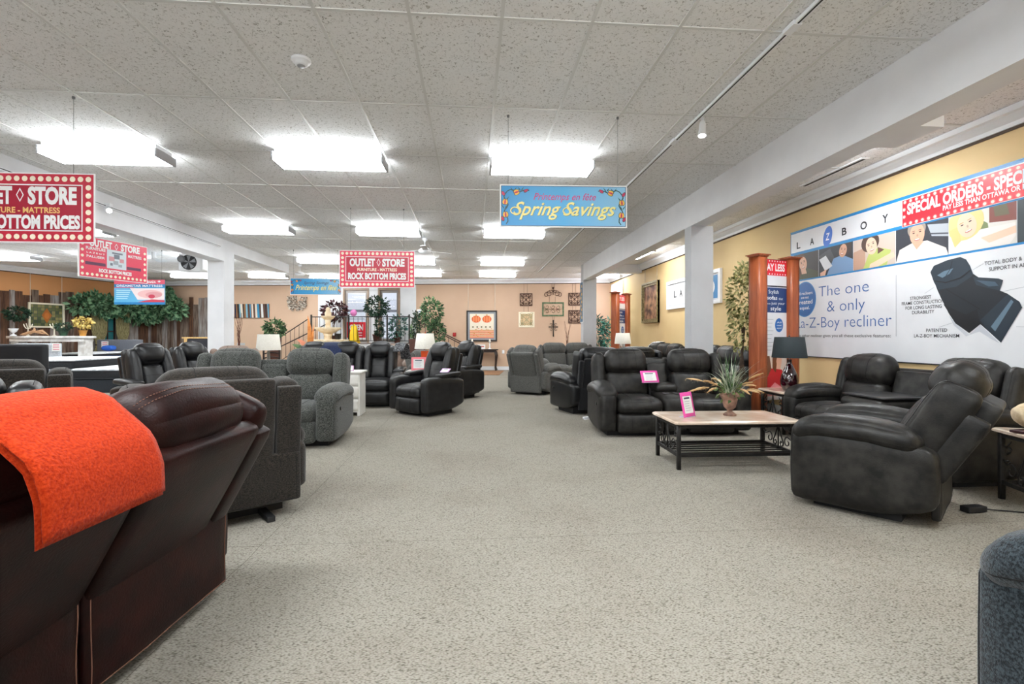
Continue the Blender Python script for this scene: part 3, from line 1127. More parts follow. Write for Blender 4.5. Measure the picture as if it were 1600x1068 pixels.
# right of the aisle
seating('recliner', 'grey microfibre recliner seen from behind in the far aisle', 'recliner', (1.36, 10.85), 147,
        M_SUEDE, [('seat', 0.56)], arm_w=0.19, wing=0.09, lean=0.40, back_h=1.03, rear_top=0.05, lever='left', raised=0.04, back_y=0.27)
seating('loveseat', 'grey microfibre loveseat facing us below the iron wall art', 'loveseat', (2.6, 13.2), 6,
        M_SUEDE, [('seat', 0.66), ('seat', 0.66)], wing=0.1, lean=0.22, back_h=1.05)
seating('loveseat', 'black leather loveseat seen from behind with black cloth rear', 'loveseat', (2.33, 8.30), -164,
        M_BLACKL, [('seat', 0.72), ('seat', 0.72)], arm_w=0.2, wing=0.08, lean=0.14, back_h=1.06, rear=M_BLACKF, raised=0.07, lever='right', rear_top=0.12)
ls = seating('loveseat', 'charcoal leather loveseat with console and pink price frame, behind the coffee table', 'loveseat', (2.57, 6.43), -2,
        M_CHAR, [('seat', 0.60), ('console', 0.31), ('seat', 0.60)], arm_w=0.22, lean=0.22, back_h=1.06, head=0.34, wing=0.15, lever='both', wr=0.007, arm_h=0.64)
near = seating('recliner', 'large charcoal leather recliner at right front, turned towards the coffee table', 'recliner', (3.07, 3.53), -141,
        M_CHAR, [('seat', 0.56)], arm_w=0.22, lean=0.50, back_h=1.05, head=0.30, wing=0.10, raised=0.04, wr=0.008, arm_h=0.66, rear_top=0.13, rear_t=0.15, wing_drop=0.11)
seating('reclining_sofa', 'charcoal leather sofa with drop down table under the big wall poster', 'sofa', (4.33, 4.80), -90,
        M_CHAR, [('seat', 0.6), ('drop', 0.58), ('seat', 0.6)], arm_w=0.22, lean=0.22, back_h=1.03, head=0.34, wing=0.12, wr=0.008, arm_h=0.64)
seating('reclining_sofa', 'black leather sofa against the tan wall behind the cherry post', 'sofa', (4.42, 8.75), -90,
        M_BLACKL, [('seat', 0.6)] * 3, wing=0.12, lean=0.2, back_h=1.06, head=0.34)
seating('reclining_sofa', 'grey leather sofa against the tan wall with a white throw on it', 'sofa', (4.42, 11.75), -90,
        M_CHAR, [('seat', 0.6)] * 3, wing=0.12, lean=0.2, back_h=1.06, head=0.34)
seating('recliner', 'slate blue tweed recliner cut by the lower right corner', 'recliner', (2.105, 1.07), -162.5,
        M_BLUEF, [('seat', 0.58)], arm_w=0.25, wing=0.12, lean=0.3, arm_h=0.72, wr=0.006)
# ------------------------------------------------------------------ hanging signs and the wall poster
M_RED = flat('sign_red', S(196, 34, 60), 0.35)
M_REDD = flat('sign_dark_red', S(170, 22, 52), 0.35)
M_REDB = flat('sign_bright_red', S(224, 28, 46), 0.35)
M_ROSE = flat('sign_rose', S(232, 62, 92), 0.35)
M_PRINTW = flat('print_white', S(244, 244, 244), 0.4)
M_CREAMD = flat('print_bulb_cream', S(250, 238, 214), 0.4)
M_GOLD = flat('print_gold', S(238, 196, 120), 0.4)
M_INK = flat('print_ink', S(34, 36, 44), 0.5)
M_NAVY = flat('print_navy', S(22, 58, 112), 0.4)
M_SKY = flat('print_blue', S(28, 128, 190), 0.4)
M_WIREL = M_WIRE

def wires(t, xs, z0, z1, y=0.004):
    for x in xs:
        mb = MB()
        mb.tube([(x, y, z0), (x, y, z1)], 0.0022, 0, 5)
        mb.lathe([(0.012, z1 - 0.02), (0.012, z1)], 0, 8, Matrix.Translation((x, y, 0)))
        obj('hanging_wire', mb, M_WIRE, t)

def bulbs(mb, w, h, nx, nz, inset, r, mi=0, y=-0.0022):
    for i in range(nx):
        x = inset + (w - 2 * inset) * i / (nx - 1)
        disc(mb, x, inset, r, r, y, mi, 14)
        disc(mb, x, h - inset, r, r, y, mi, 14)
    for k in range(1, nz - 1):
        z = inset + (h - 2 * inset) * k / (nz - 1)
        disc(mb, inset, z, r, r, y, mi, 14)
        disc(mb, w - inset, z, r, r, y, mi, 14)

def diamond(mb, cx, cz, rx, rz, t, y, mi=0):
    o = [(cx - rx, cz), (cx, cz - rz), (cx + rx, cz), (cx, cz + rz)]
    i = [(cx - rx + t, cz), (cx, cz - rz + t * 1.8), (cx + rx - t, cz), (cx, cz + rz - t * 1.8)]
    for k in range(4):
        a, b = k, (k + 1) % 4
        poly(mb, [o[a], o[b], i[b], i[a]], y, mi)

def frame_line(mb, x0, x1, z0, z1, t, y, mi=0):
    rect(mb, x0, x1, z0, z0 + t, y, mi)
    rect(mb, x0, x1, z1 - t, z1, y, mi)
    rect(mb, x0, x0 + t, z0 + t, z1 - t, y, mi)
    rect(mb, x1 - t, x1, z0 + t, z1 - t, y, mi)

def outlet_sign(loc, rz, label, red, inner, zt, ceil, gold=None, w=1.22):
    h = 0.61
    kx = w / 1.22
    def X(a):
        return a * kx + (0.035 if kx > 1 else 0)
    g = 0.012 if kx > 1 else 0
    t = thing('hanging_sign', label, 'sign', loc, rz)
    mb = MB()
    mb.box(0, w, 0, 0.008, 0, h)
    rect(mb, 0.010, w - 0.010, 0.010, h - 0.010, -0.0008, 1)
    rect(mb, 0.105, w - 0.105, 0.105, h - 0.105, -0.0014, 2)
    bulbs(mb, w, h, 17 if w < 1.3 else 20, 8, 0.052, 0.024, 3)
    obj('board', mb, [M_PRINTW, red, inner, M_CREAMD], t)
    mb = MB()
    frame_line(mb, 0.10, w - 0.10, 0.10, h - 0.10, 0.010, -0.0022)
    put_text(mb, 'OUTLET', X(0.165), X(0.575), 0.355 - g, 0.475 + g, -0.0022, 0, bold=0.05)
    put_text(mb, 'STORE', X(0.69), X(1.055), 0.355 - g, 0.475 + g, -0.0022, 0, bold=0.05)
    diamond(mb, X(0.632), 0.415, 0.032, 0.062, 0.009, -0.0022)
    put_text(mb, 'ROCK BOTTOM PRICES', X(0.14), X(1.08), 0.14 - g, 0.24, -0.0022, 0, bold=0.05)
    put_text(mb, 'FURNITURE - MATTRESS', X(0.29), X(0.93), 0.272 - g, 0.322 - g, -0.0022, 1, bold=0.025)
    obj('lettering', mb, [M_PRINTW, gold or M_GOLD], t)
    wires(t, (0.18, w - 0.18) if ceil else (0.1, w - 0.04), h - 0.02, HC - zt + h - 0.006)
    return t

outlet_sign((-4.67, 4.622, 2.08), -0.02, 'big red outlet store sign cut by the left edge, nearest of the signs', M_RED, M_REDD, 2.69, True, None, 1.36)
outlet_sign((-2.18, 8.25, 2.06), 0.0, 'red outlet store sign hanging in front of the back doors', M_ROSE, M_RED, 2.67, True, M_CREAMD)  # reds lightened from the near sign to paint in the stronger light here

def grad_blue(name, c0, c1, c2, w):
    m, nt, b = _base(name)
    tc = N(nt, 'ShaderNodeTexCoord')
    sp = N(nt, 'ShaderNodeSeparateXYZ')
    nt.links.new(tc.outputs['Object'], sp.inputs[0])
    mu = N(nt, 'ShaderNodeMath', operation='MULTIPLY')
    mu.inputs[1].default_value = 1.0 / w
    nt.links.new(sp.outputs['X'], mu.inputs[0])
    r = ramp(nt, [(0.0, c0), (0.5, c1), (1.0, c2)])
    nt.links.new(mu.outputs[0], r.inputs['Fac'])
    nt.links.new(r.outputs['Color'], b.inputs['Base Color'])
    b.inputs['Roughness'].default_value = 0.35
    return m
M_SPRING = grad_blue('spring_sign_print', S(38, 146, 208), S(66, 170, 226), S(150, 200, 230), 1.22)

def ribbon(mb, pts, w, y, mi=0):
    n = len(pts)
    L, R_ = [], []
    for i, p in enumerate(pts):
        a, b = pts[max(i - 1, 0)], pts[min(i + 1, n - 1)]
        d = Vector((b[0] - a[0], b[1] - a[1]))
        if d.length < 1e-9:
            d = Vector((1, 0))
        d.normalize()
        ww = w(i / (n - 1)) if callable(w) else w
        L.append((p[0] - d.y * ww, p[1] + d.x * ww))
        R_.append((p[0] + d.y * ww, p[1] - d.x * ww))
    v = [(a, y, b) for a, b in R_] + [(a, y, b) for a, b in L]
    mb.add(v, [(i, i + 1, n + i + 1, n + i) for i in range(n - 1)], mi)

def tulip(mb, cx, cz, s, rot, y, bud=False):
    """flower print: petals (mi 1 gold / 2 crimson) with ink edge (mi 0)"""
    def P(u, v):
        return (cx + (u * math.cos(rot) - v * math.sin(rot)) * s, cz + (u * math.sin(rot) + v * math.cos(rot)) * s)
    def petal(x0, k, mi, yy, kx=1.0):
        pts = []
        for i in range(14):
            a = 2 * math.pi * i / 14
            pts.append(P(x0 + 0.32 * k * kx * math.sin(a) * (1 + 0.2 * math.cos(a)), 0.55 * k * -math.cos(a) + 0.1))
        poly(mb, pts, yy, mi)
    if bud:
        petal(0, 0.9, 0, y)
        petal(0, 0.72, 2, y - 0.0003)
    else:
        petal(-0.2, 1.05, 0, y)
        petal(0.2, 1.05, 0, y)
        petal(-0.2, 0.85, 1, y - 0.0003)
        petal(0.2, 0.85, 1, y - 0.0003)
        petal(0, 0.8, 2, y - 0.0006, 0.6)

def spring_sign(loc, rz, label, zt, order):
    w, h = 1.22, 0.406
    t = thing('hanging_sign', label, 'sign', loc, rz)
    mb = MB()
    mb.box(0, w, 0, 0.008, 0, h)
    rect(mb, 0.012, w - 0.012, 0.012, h - 0.012, -0.0008, 2)
    rect(mb, 0.017, w - 0.017, 0.017, h - 0.017, -0.0012, 1)
    brd = mb
    mb = MB()
    for sg, x0 in ((1, 0.0), (-1, w)):
        def X(u):
            return x0 + sg * u
        vine = [(X(0.06 + 0.02 * math.sin(k * 1.1)), 0.03 + k * 0.026) for k in range(13)] + [(X(0.07 + 0.03 * k), 0.345 + 0.012 * math.sin(k * 1.3)) for k in range(1, 8)]
        ribbon(mb, vine, 0.0045, -0.0016, 0)
        for k, (u, z, r) in enumerate(((0.055, 0.09, 0.2), (0.045, 0.17, -0.3), (0.06, 0.25, 0.2), (0.13, 0.335, 0.5), (0.20, 0.34, -0.4))):
            for s_ in (-1, 1):
                lf = [(X(u), z), (X(u + s_ * 0.018), z + 0.018), (X(u + s_ * 0.03), z + 0.045), (X(u + s_ * 0.008), z + 0.022)]
                poly(mb, lf if sg * s_ < 0 else lf[::-1], -0.0018, 3)
        for u, z, r, bd in ((0.055, 0.115, 0.1, False), (0.05, 0.235, -0.1, False), (0.155, 0.33, -1.2, False), (0.03, 0.075, 0.4, True), (0.035, 0.315, 0.5, True), (0.245, 0.345, -1.0, True)):
            tulip(mb, X(u), z, 0.052, sg * r, -0.0021, bd)
    obj('board', brd.merge(mb, 3), [M_PRINTW, M_SPRING, M_NAVY, flat('print_vine_green', S(30, 62, 66), 0.4), flat('print_tulip_gold', S(244, 190, 76), 0.4), flat('print_tulip_crimson', S(196, 50, 92), 0.4), flat('print_leaf', S(34, 82, 84), 0.4)], t)
    mb = MB()
    fr, en = ('Printemps en f\u00eate', 'Spring Savings')
    small, big = (fr, en) if order == 0 else (en, fr)
    sx0, sx1 = (0.30, 0.90) if order == 0 else (0.30, 0.90)
    put_text(mb, small, 0.32, 0.92, 0.262, 0.330, -0.0016, 1, bold=0.008, shear=0.35)
    for dx, dz, mi, y in ((0.0035, -0.0035, 0, -0.0016), (0, 0, 2, -0.0022)):
        put_text(mb, big, 0.125 + dx, 1.11 + dx, 0.116 + dz, 0.246 + dz, y, mi, bold=0.014, shear=0.42)
        if order == 0:
            for cx in (0.10, 0.60):
                sw = [(cx + dx + 0.04 + 0.045 * math.cos(a) * (1 - a * 0.06), 0.155 + dz + 0.038 * math.sin(a) * (1 - a * 0.06)) for a in [k * 0.42 - 0.6 for k in range(14)]]
                ribbon(mb, sw[::-1], 0.005, y, mi)
    obj('lettering', mb, [flat('print_shadow_olive', S(70, 92, 92), 0.4), flat('print_magenta', S(196, 66, 132), 0.4) if order == 0 else flat('print_slate', S(70, 84, 130), 0.4), flat('print_pale_yellow', S(246, 236, 150), 0.4)], t)
    wires(t, (0.08, w - 0.09), h - 0.015, HC - zt + h - 0.006)
    return t
spring_sign((0.255, 4.66, 2.30), -0.04, 'blue spring savings sign with tulips hanging front centre of the aisle', 2.706, 0)
spring_sign((-4.45, 12.4, 2.27), 0.0, 'small blue spring sign hanging far back beside the red outlet sign', 2.676, 1)

# pink outlet sign with a picture, along the left beam
t = thing('hanging_sign', 'pink outlet sign with a room picture, turned sideways under the left beam', 'sign', (-5.72, 7.62, 2.135), 1.30)
w, h = 1.10, 0.61
mb = MB()
mb.box(0, w, 0, 0.008, 0, h)
rect(mb, 0.022, w - 0.012, 0.010, h - 0.010, -0.001, 1)
brd = mb
mb = MB()
for i in range(15):
    disc(mb, 0.06 + i * (w - 0.11) / 14, 0.05, 0.022, 0.022, -0.0022, 0, 12)
for k in range(1, 6):
    z = 0.05 + k * 0.088
    disc(mb, 0.06, z, 0.022, 0.022, -0.0022, 0, 12)
    disc(mb, w - 0.05, z, 0.022, 0.022, -0.0022, 0, 12)
brd.merge(mb, 2)
mb = MB()
put_text(mb, 'OUTLET', 0.16, 0.50, 0.475, 0.575, -0.0022, 0, bold=0.05)
put_text(mb, 'STORE', 0.64, 0.96, 0.475, 0.575, -0.0022, 0, bold=0.05)
diamond(mb, 0.57, 0.52, 0.028, 0.05, 0.008, -0.0022)
put_text(mb, 'FURNITURE', 0.11, 0.40, 0.415, 0.46, -0.0022, 0, bold=0.03)
put_text(mb, 'MATTRESS', 0.76, 0.99, 0.385, 0.43, -0.0022, 0, bold=0.03)
put_text(mb, 'L A Z B O Y', 0.12, 0.39, 0.36, 0.385, -0.0022, 0, bold=0.02)
put_text(mb, 'PALLISER', 0.12, 0.39, 0.30, 0.335, -0.0022, 0, bold=0.02)
put_text(mb, 'ROCK BOTTOM PRICES', 0.30, 0.82, 0.098, 0.15, -0.0022, 0, bold=0.05)
rect(mb, 0.10, 0.40, 0.19, 0.235, -0.0022, 1)
rect(mb, 0.74, 0.98, 0.19, 0.235, -0.0022, 1)
obj('board', brd.merge(mb, 3), [M_PRINTW, M_ROSE, M_CREAMD, M_PRINTW, flat('print_plum', S(96, 40, 78), 0.4)], t)
mb = MB()
rect(mb, 0.42, 0.73, 0.175, 0.465, -0.0022, 0)
rect(mb, 0.50, 0.67, 0.405, 0.43, -0.0030, 1)
for a, b, c, d, m_ in ((0.45, 0.54, 0.29, 0.36, 2), (0.53, 0.62, 0.33, 0.40, 1), (0.62, 0.69, 0.28, 0.34, 2), (0.52, 0.60, 0.24, 0.30, 3), (0.47, 0.51, 0.22, 0.26, 1), (0.60, 0.66, 0.21, 0.25, 3)):
    rect(mb, a, b, c, d, -0.0030, m_)
obj('picture_print', mb, [flat('print_pale_blue', S(214, 224, 232), 0.4), flat('print_grey', S(110, 116, 130), 0.4), flat('print_salmon', S(214, 150, 158), 0.4), flat('print_mid_grey', S(160, 168, 180), 0.4)], t)
wires(t, (0.06, w - 0.06), h - 0.02, HC - 2.135 - 0.006)

# blue mattress sign
t = thing('hanging_sign', 'blue and pink mattress sign hanging over the beds at the left back', 'sign', (-8.76, 12.78, 2.03), -0.05)
w, h = 1.22, 0.61
mb = MB()
mb.box(0, w, 0, 0.008, 0, h)
rect(mb, 0.0, w, 0.50, h, -0.001, 1)
rect(mb, 0.0, w, 0.0, 0.06, -0.001, 2)
rect(mb, 0.0, w, 0.42, 0.50, -0.001, 2)
rect(mb, 0.0, 0.48, 0.405, 0.42, -0.0014, 1)
brd = mb
mb = MB()
poly(mb, [(0.56, 0.12), (w - 0.01, 0.12), (w - 0.01, 0.40), (0.38, 0.40)], -0.002, 0)
disc(mb, 0.86, 0.26, 0.30, 0.10, -0.0024, 1, 24)
disc(mb, 0.95, 0.24, 0.2, 0.075, -0.0028, 2, 24)
disc(mb, 0.90, 0.20, 0.08, 0.05, -0.0032, 3, 16)
poly(mb, [(0.55, 0.06), (w - 0.01, 0.06), (w - 0.01, 0.11), (0.9, 0.13)], -0.0024, 3)
obj('picture_print', mb, [flat('print_blush', S(246, 228, 228), 0.4), flat('print_pink', S(238, 190, 190), 0.4), flat('print_pink_deep', S(226, 160, 164), 0.4), flat('print_cherry', S(206, 60, 84), 0.4)], t)
mb = MB()
put_text(mb, 'DREAMSTAR MATTRESS', 0.06, 1.16, 0.435, 0.488, -0.0022, 0, bold=0.02)
put_text(mb, 'CANADA', 0.74, 1.0, 0.53, 0.585, -0.0022, 0, bold=0.025)
for k in range(5):
    rect(mb, 0.05, 0.40 - 0.02 * k, 0.335 - 0.05 * k, 0.36 - 0.05 * k, -0.0022, 1)
lf = [(0, 1), (0.2, 0.6), (0.45, 0.75), (0.4, 0.3), (0.7, 0.5), (0.95, 0.2), (0.5, -0.2), (0.08, -0.3), (0.06, -0.7), (-0.06, -0.7), (-0.08, -0.3), (-0.5, -0.2), (-0.95, 0.2), (-0.7, 0.5), (-0.4, 0.3), (-0.45, 0.75), (-0.2, 0.6)]
for i in range(len(lf)):
    a, b = lf[i], lf[(i + 1) % len(lf)]
    poly(mb, [(1.08, 0.56), (1.08 + b[0] * 0.04, 0.56 + b[1] * 0.04), (1.08 + a[0] * 0.04, 0.56 + a[1] * 0.04)], -0.0022, 0)
obj('board', brd.merge(mb, 3), [flat('print_sky', S(92, 176, 220), 0.4), flat('print_rose', S(228, 84, 112), 0.4), M_SKY, M_PRINTW, flat('print_ice', S(176, 222, 240), 0.4)], t)
wires(t, (0.08, w - 0.08), h - 0.02, HC - 2.03 - 0.006)

# narrow blue sign on the far right column
t = thing('column_sign', 'narrow blue sign with yellow lettering on the side of the far right column', 'sign', (3.222, 14.62, 1.66), -math.pi / 2)
mb = MB()
mb.box(0, 0.40, 0, 0.008, 0, 1.2)
rect(mb, 0.012, 0.388, 0.012, 1.188, -0.001, 1)
brd = mb
mb = MB()
for k in range(9):
    tulip(mb, 0.2 + 0.05 * (-1) ** k, 0.14 + k * 0.115, 0.10, 0.3 * (-1) ** k, -0.002)
obj('board', brd.merge(mb, 2), [M_PRINTW, flat('print_steel_blue', S(58, 112, 150), 0.4), flat('print_vine_green', S(30, 62, 66), 0.4), flat('print_tulip_gold', S(244, 190, 76), 0.4), flat('print_tulip_gold_pale', S(240, 214, 120), 0.4)], t)

# ------------------------------------------------------------------ the big wall poster
PX, PY0 = 4.985, 7.36
def wallR(z, y=PY0, x=PX):
    return (x, y, z)
t = thing('wall_poster', 'huge white recliner poster with portrait strip covering the right wall', 'poster', (PX, PY0, 0), -math.pi / 2)
PW = 4.6
mb = MB()
mb.box(0, PW, 0, 0.012, 0.965, 2.87)
rect(mb, 0, PW, 2.845, 2.87, -0.0008, 1)
rect(mb, 0, 0.012, 0.965, 2.87, -0.0008, 1)
rect(mb, 0.012, PW, 2.51, 2.552, -0.0008, 1)
rect(mb, 0.012, PW, 2.10, 2.122, -0.0008, 1)
mb.box(-0.006, PW, -0.004, 0.012, 0.953, 0.965, 2)
mb.box(0.0, PW, -0.004, 0.012, 2.87, 2.882, 1)
M_POSTER = noisy('poster_vinyl', S(226, 228, 232), S(236, 238, 241), 1.4, 0.35, bump=0.25, bscale=1.7, bdist=0.05)
BAN = mb

M_CIRC = flat('print_circle_blue', S(24, 96, 168), 0.35)
LETM = [M_INK, flat('print_logo_blue', S(58, 110, 196), 0.35), M_PRINTW, flat('print_thin_blue', S(58, 104, 168), 0.4), flat('print_hairline', S(170, 174, 182), 0.5), M_CIRC, flat('print_ring_blue', S(60, 140, 200), 0.35)]
mb = MB()
def cap(s, cx, cz, h, wd, bold=0.0, mi=0, shear=0.0):
    put_text(mb, s, cx - wd / 2, cx + wd / 2, cz - h / 2, cz + h / 2, -0.0022, mi, bold=bold, shear=shear)
for s, cx, cz in (('L', 0.19, 2.655), ('A', 0.49, 2.66), ('B', 1.12, 2.675), ('O', 1.45, 2.68), ('Y', 1.78, 2.69)):
    cap(s, cx, cz, 0.10, 0.085 if s != 'O' else 0.105, 0.022, 0)
disc(mb, 0.81, 2.665, 0.085, 0.145, -0.0016, 1, 32, -0.25)
cap('Z', 0.81, 2.665, 0.10, 0.085, 0.016, 2, 0.2)
BAN.merge(mb, 3)
mb = MB()
rect(mb, 1.946, 1.951, 2.56, 2.83, -0.0016, 4)
BAN.merge(mb, 3)
mb = MB()
rect(mb, 1.93, 1.936, 1.26, 1.985, -0.0016, 4)
BAN.merge(mb, 3)
mb = MB()
disc(mb, 0.33, 1.815, 0.245, 0.265, -0.0014, 6, 40)
disc(mb, 0.33, 1.815, 0.232, 0.252, -0.0018, 5, 40)
for s, a, b, z0, z1 in (('All recliners', 0.16, 0.50, 1.885, 1.93), ('are not', 0.25, 0.42, 1.825, 1.865), ('created', 0.16, 0.50, 1.745, 1.81), ('equal.', 0.22, 0.44, 1.665, 1.715)):
    put_text(mb, s, a, b, z0, z1, -0.0026, 2, bold=0.01)
BAN.merge(mb, 3)
mb = MB()
put_text(mb, 'The one', 0.63, 1.53, 1.83, 1.985, -0.0022, 3, bold=-0.012)
put_text(mb, '& only', 0.80, 1.47, 1.605, 1.765, -0.0022, 3, bold=-0.012)
put_text(mb, 'La-Z-Boy recliner', 0.14, 1.87, 1.385, 1.545, -0.0022, 3, bold=-0.012)
put_text(mb, 'No other recliner gives you all these exclusive features:', 0.15, 1.86, 1.25, 1.29, -0.0022, 0, bold=0.0)
BAN.merge(mb, 3)
for rows in ((('STRONGEST', 2.25, 1.675, 0.26), ('FRAME CONSTRUCTION', 2.27, 1.622, 0.52), ('FOR LONG LASTING', 2.28, 1.567, 0.44), ('DURABILITY', 2.28, 1.513, 0.27)),
             (('PATENTED', 2.44, 1.31, 0.24), ('LA-Z-BOY MECHANISM', 2.43, 1.25, 0.52)),
             (('TOTAL BODY & LUMBAR', 3.20, 1.955, 0.52), ('SUPPORT IN ALL POSITIONS', 3.27, 1.893, 0.58))):
    mb = MB()
    for s, cx, z, wd in rows:
        put_text(mb, s, cx - wd / 2, cx + wd / 2, z, z + 0.038, -0.0022, 0, bold=0.003)
    BAN.merge(mb, 3)
for a, b in (((2.30, 1.735), (2.41, 1.792)), ((2.83, 1.928), (2.93, 1.975)), ((2.47, 1.36), (2.62, 1.404)), ((3.10, 1.685), (3.35, 1.72)), ((3.22, 1.353), (3.40, 1.344))):
    mb = MB()
    ribbon(mb, [a, b], 0.0018, -0.0016, 4)
    BAN.merge(mb, 3)

obj('banner', BAN, [M_POSTER, M_SKY, M_INK] + LETM, t)

# printed recliner
rec = {'back': [(2.37, 1.962), (2.41, 2.026), (2.56, 2.064), (2.7, 2.076), (2.76, 2.042), (2.8, 1.971), (2.83, 1.887), (2.81, 1.858), (2.66, 1.776), (2.46, 1.762), (2.41, 1.852)],
       'body': [(2.38, 1.944), (2.45, 1.762), (2.49, 1.674), (2.58, 1.499), (2.65, 1.396), (2.79, 1.296), (2.9, 1.382), (2.97, 1.318), (3.09, 1.203), (3.27, 1.526), (3.24, 1.586), (3.18, 1.613), (3.15, 1.66), (3.08, 1.697), (3.1, 1.793), (3.07, 1.812), (2.89, 1.84), (2.83, 1.887)],
       'arm': [(2.83, 1.855), (3.07, 1.812), (3.11, 1.792), (3.08, 1.697), (2.98, 1.729), (2.86, 1.773)],
       'foot': [(2.9, 1.421), (3.01, 1.526), (3.15, 1.66), (3.25, 1.579), (3.27, 1.526), (3.09, 1.203), (2.97, 1.326)],
       'foothi': [(3.0, 1.356), (3.18, 1.606), (3.2, 1.582), (3.04, 1.31)],
       'armf': [(2.52, 1.603), (2.63, 1.43), (2.79, 1.296), (2.9, 1.39), (2.87, 1.533), (2.76, 1.482), (2.63, 1.546)],
       'shadow': [(2.58, 1.482), (2.66, 1.387), (2.79, 1.28), (2.9, 1.374), (2.97, 1.31), (3.08, 1.196), (3.01, 1.233), (2.89, 1.311), (2.76, 1.264), (2.63, 1.38)],
       'hi1': [(2.45, 1.917), (2.52, 1.951), (2.63, 1.971), (2.59, 1.917), (2.51, 1.885)],
       'hi3': [(2.86, 1.82), (3.04, 1.785), (3.07, 1.743), (2.98, 1.745)]}
mb = MB()
def fan(mb, pts, y, mi):
    """a concave outline filled as triangles by ear clipping"""
    P = list(pts)
    area = sum(P[i][0] * P[(i + 1) % len(P)][1] - P[(i + 1) % len(P)][0] * P[i][1] for i in range(len(P)))
    if area < 0:
        P.reverse()
    idx = list(range(len(P)))
    def cr(a, b, c):
        return (b[0] - a[0]) * (c[1] - a[1]) - (b[1] - a[1]) * (c[0] - a[0])
    guard = 0
    while len(idx) > 3 and guard < 400:
        guard += 1
        for k in range(len(idx)):
            i, j, l = idx[k - 1], idx[k], idx[(k + 1) % len(idx)]
            if cr(P[i], P[j], P[l]) <= 0:
                continue
            if any(cr(P[i], P[j], P[q]) >= 0 and cr(P[j], P[l], P[q]) >= 0 and cr(P[l], P[i], P[q]) >= 0 for q in idx if q not in (i, j, l)):
                continue
            poly(mb, [P[i], P[j], P[l]], y, mi)
            idx.pop(k)
            break
    if len(idx) == 3:
        poly(mb, [P[i] for i in idx], y, mi)
for k, (nm, mi) in enumerate((('shadow', 4), ('body', 0), ('back', 1), ('arm', 1), ('armf', 5), ('foot', 1), ('foothi', 2), ('hi1', 2), ('hi3', 3))):
    fan(mb, rec[nm], -0.0016 - 0.0004 * k, mi)
ribbon(mb, [(2.42, 1.86), (2.55, 1.83), (2.7, 1.86), (2.81, 1.93)], 0.006, -0.0062, 5)
ribbon(mb, [(2.62, 2.05), (2.60, 1.97), (2.55, 1.90)], 0.003, -0.0062, 5)
ribbon(mb, [(2.55, 1.76), (2.75, 1.63), (2.90, 1.53)], 0.006, -0.0062, 5)
obj('recliner_print', mb, [flat('print_black_navy', S(18, 26, 34), 0.35), flat('print_navy_leather', S(30, 44, 56), 0.35), flat('print_leather_sheen', S(92, 116, 132), 0.35), flat('print_leather_mid', S(60, 82, 98), 0.35), flat('print_soft_shadow', S(196, 200, 208), 0.5), flat('print_deep_black', S(10, 14, 20), 0.35)], t)

# portrait strip: simple printed figures
PAL = {}
def pm(rgb):
    if rgb not in PAL:
        PAL[rgb] = len(PAL)
    return PAL[rgb]
mb = MB()
def portrait(x0, x1, bgc, parts):
    z0, z1 = 2.122, 2.51
    w, h = x1 - x0, z1 - z0
    rect(mb, x0, x1 - 0.006, z0, z1, -0.0014, pm(bgc))
    lay = 0
    for p in parts:
        lay += 1
        y = -0.0016 - 0.0003 * lay
        if p[0] == 'e':
            _k, cx, cz, rx, rz_, rot, c = p
            pts = []
            for i in range(22):
                a = 2 * math.pi * i / 22
                u, v = rx * math.cos(a), rz_ * math.sin(a)
                pts.append((x0 + cx * w + u * math.cos(rot) - v * math.sin(rot), z0 + cz * h + u * math.sin(rot) + v * math.cos(rot)))
        else:
            pts = [(x0 + a * w, z0 + b * h) for a, b in p[1]]
            c = p[2]
        pts = [(min(max(a, x0), x1 - 0.006), min(max(b, z0), z1)) for a, b in pts]
        clean = []
        for q in pts:
            if not clean or (abs(q[0] - clean[-1][0]) + abs(q[1] - clean[-1][1])) > 1e-6:
                clean.append(q)
        if len(clean) > 2:
            fan(mb, clean, y, pm(c))
def face(cx, cz, r, rot, skin, hair, hairpts=None, smile=True):
    d = tuple(int(v * 0.82) for v in skin)
    c_, s_ = math.cos(rot), math.sin(rot)
    def q(u, v, kx=1.0):
        return (cx + (u * c_ - v * s_) * r / 0.62, cz + (u * s_ + v * c_) * r / 0.38)
    o = [('e', cx, cz, r * 0.80, r * 1.05, rot, skin)]
    for sx in (-0.34, 0.34):
        e = q(sx, 0.18)
        o.append(('e', e[0], e[1], r * 0.13, r * 0.06, rot, (60, 44, 40)))
        e = q(sx, 0.36)
        o.append(('e', e[0], e[1], r * 0.2, r * 0.035, rot, hair))
    n = q(0.04, -0.12)
    o.append(('e', n[0], n[1], r * 0.09, r * 0.13, rot, d))
    m = q(0, -0.52)
    o.append(('e', m[0], m[1], r * 0.30, r * 0.10, rot, (168, 84, 80)))
    o.append(('e', m[0], m[1] + 0.01, r * 0.25, r * 0.055, rot, (250, 246, 240)))
    return o
SK = (224, 178, 150)
SK2 = (240, 204, 178)
portrait(0.07, 0.63, (58, 52, 50), [('p', [(0.25, 0), (0.3, 0.28), (0.55, 0.42), (0.8, 0.3), (1.0, 0.2), (1.0, 0)], (66, 70, 48)), ('e', 0.30, 0.62, 0.13, 0.17, 0.2, (92, 58, 40)), ('p', [(0.18, 0.6), (0.12, 0.1), (0.30, 0.1), (0.3, 0.5)], (92, 58, 40)), ('p', [(0.3, 0.45), (0.5, 0.4), (0.55, 0.2), (0.35, 0.2)], SK)] + face(0.40, 0.60, 0.105, 0.25, SK, (84, 54, 38)))
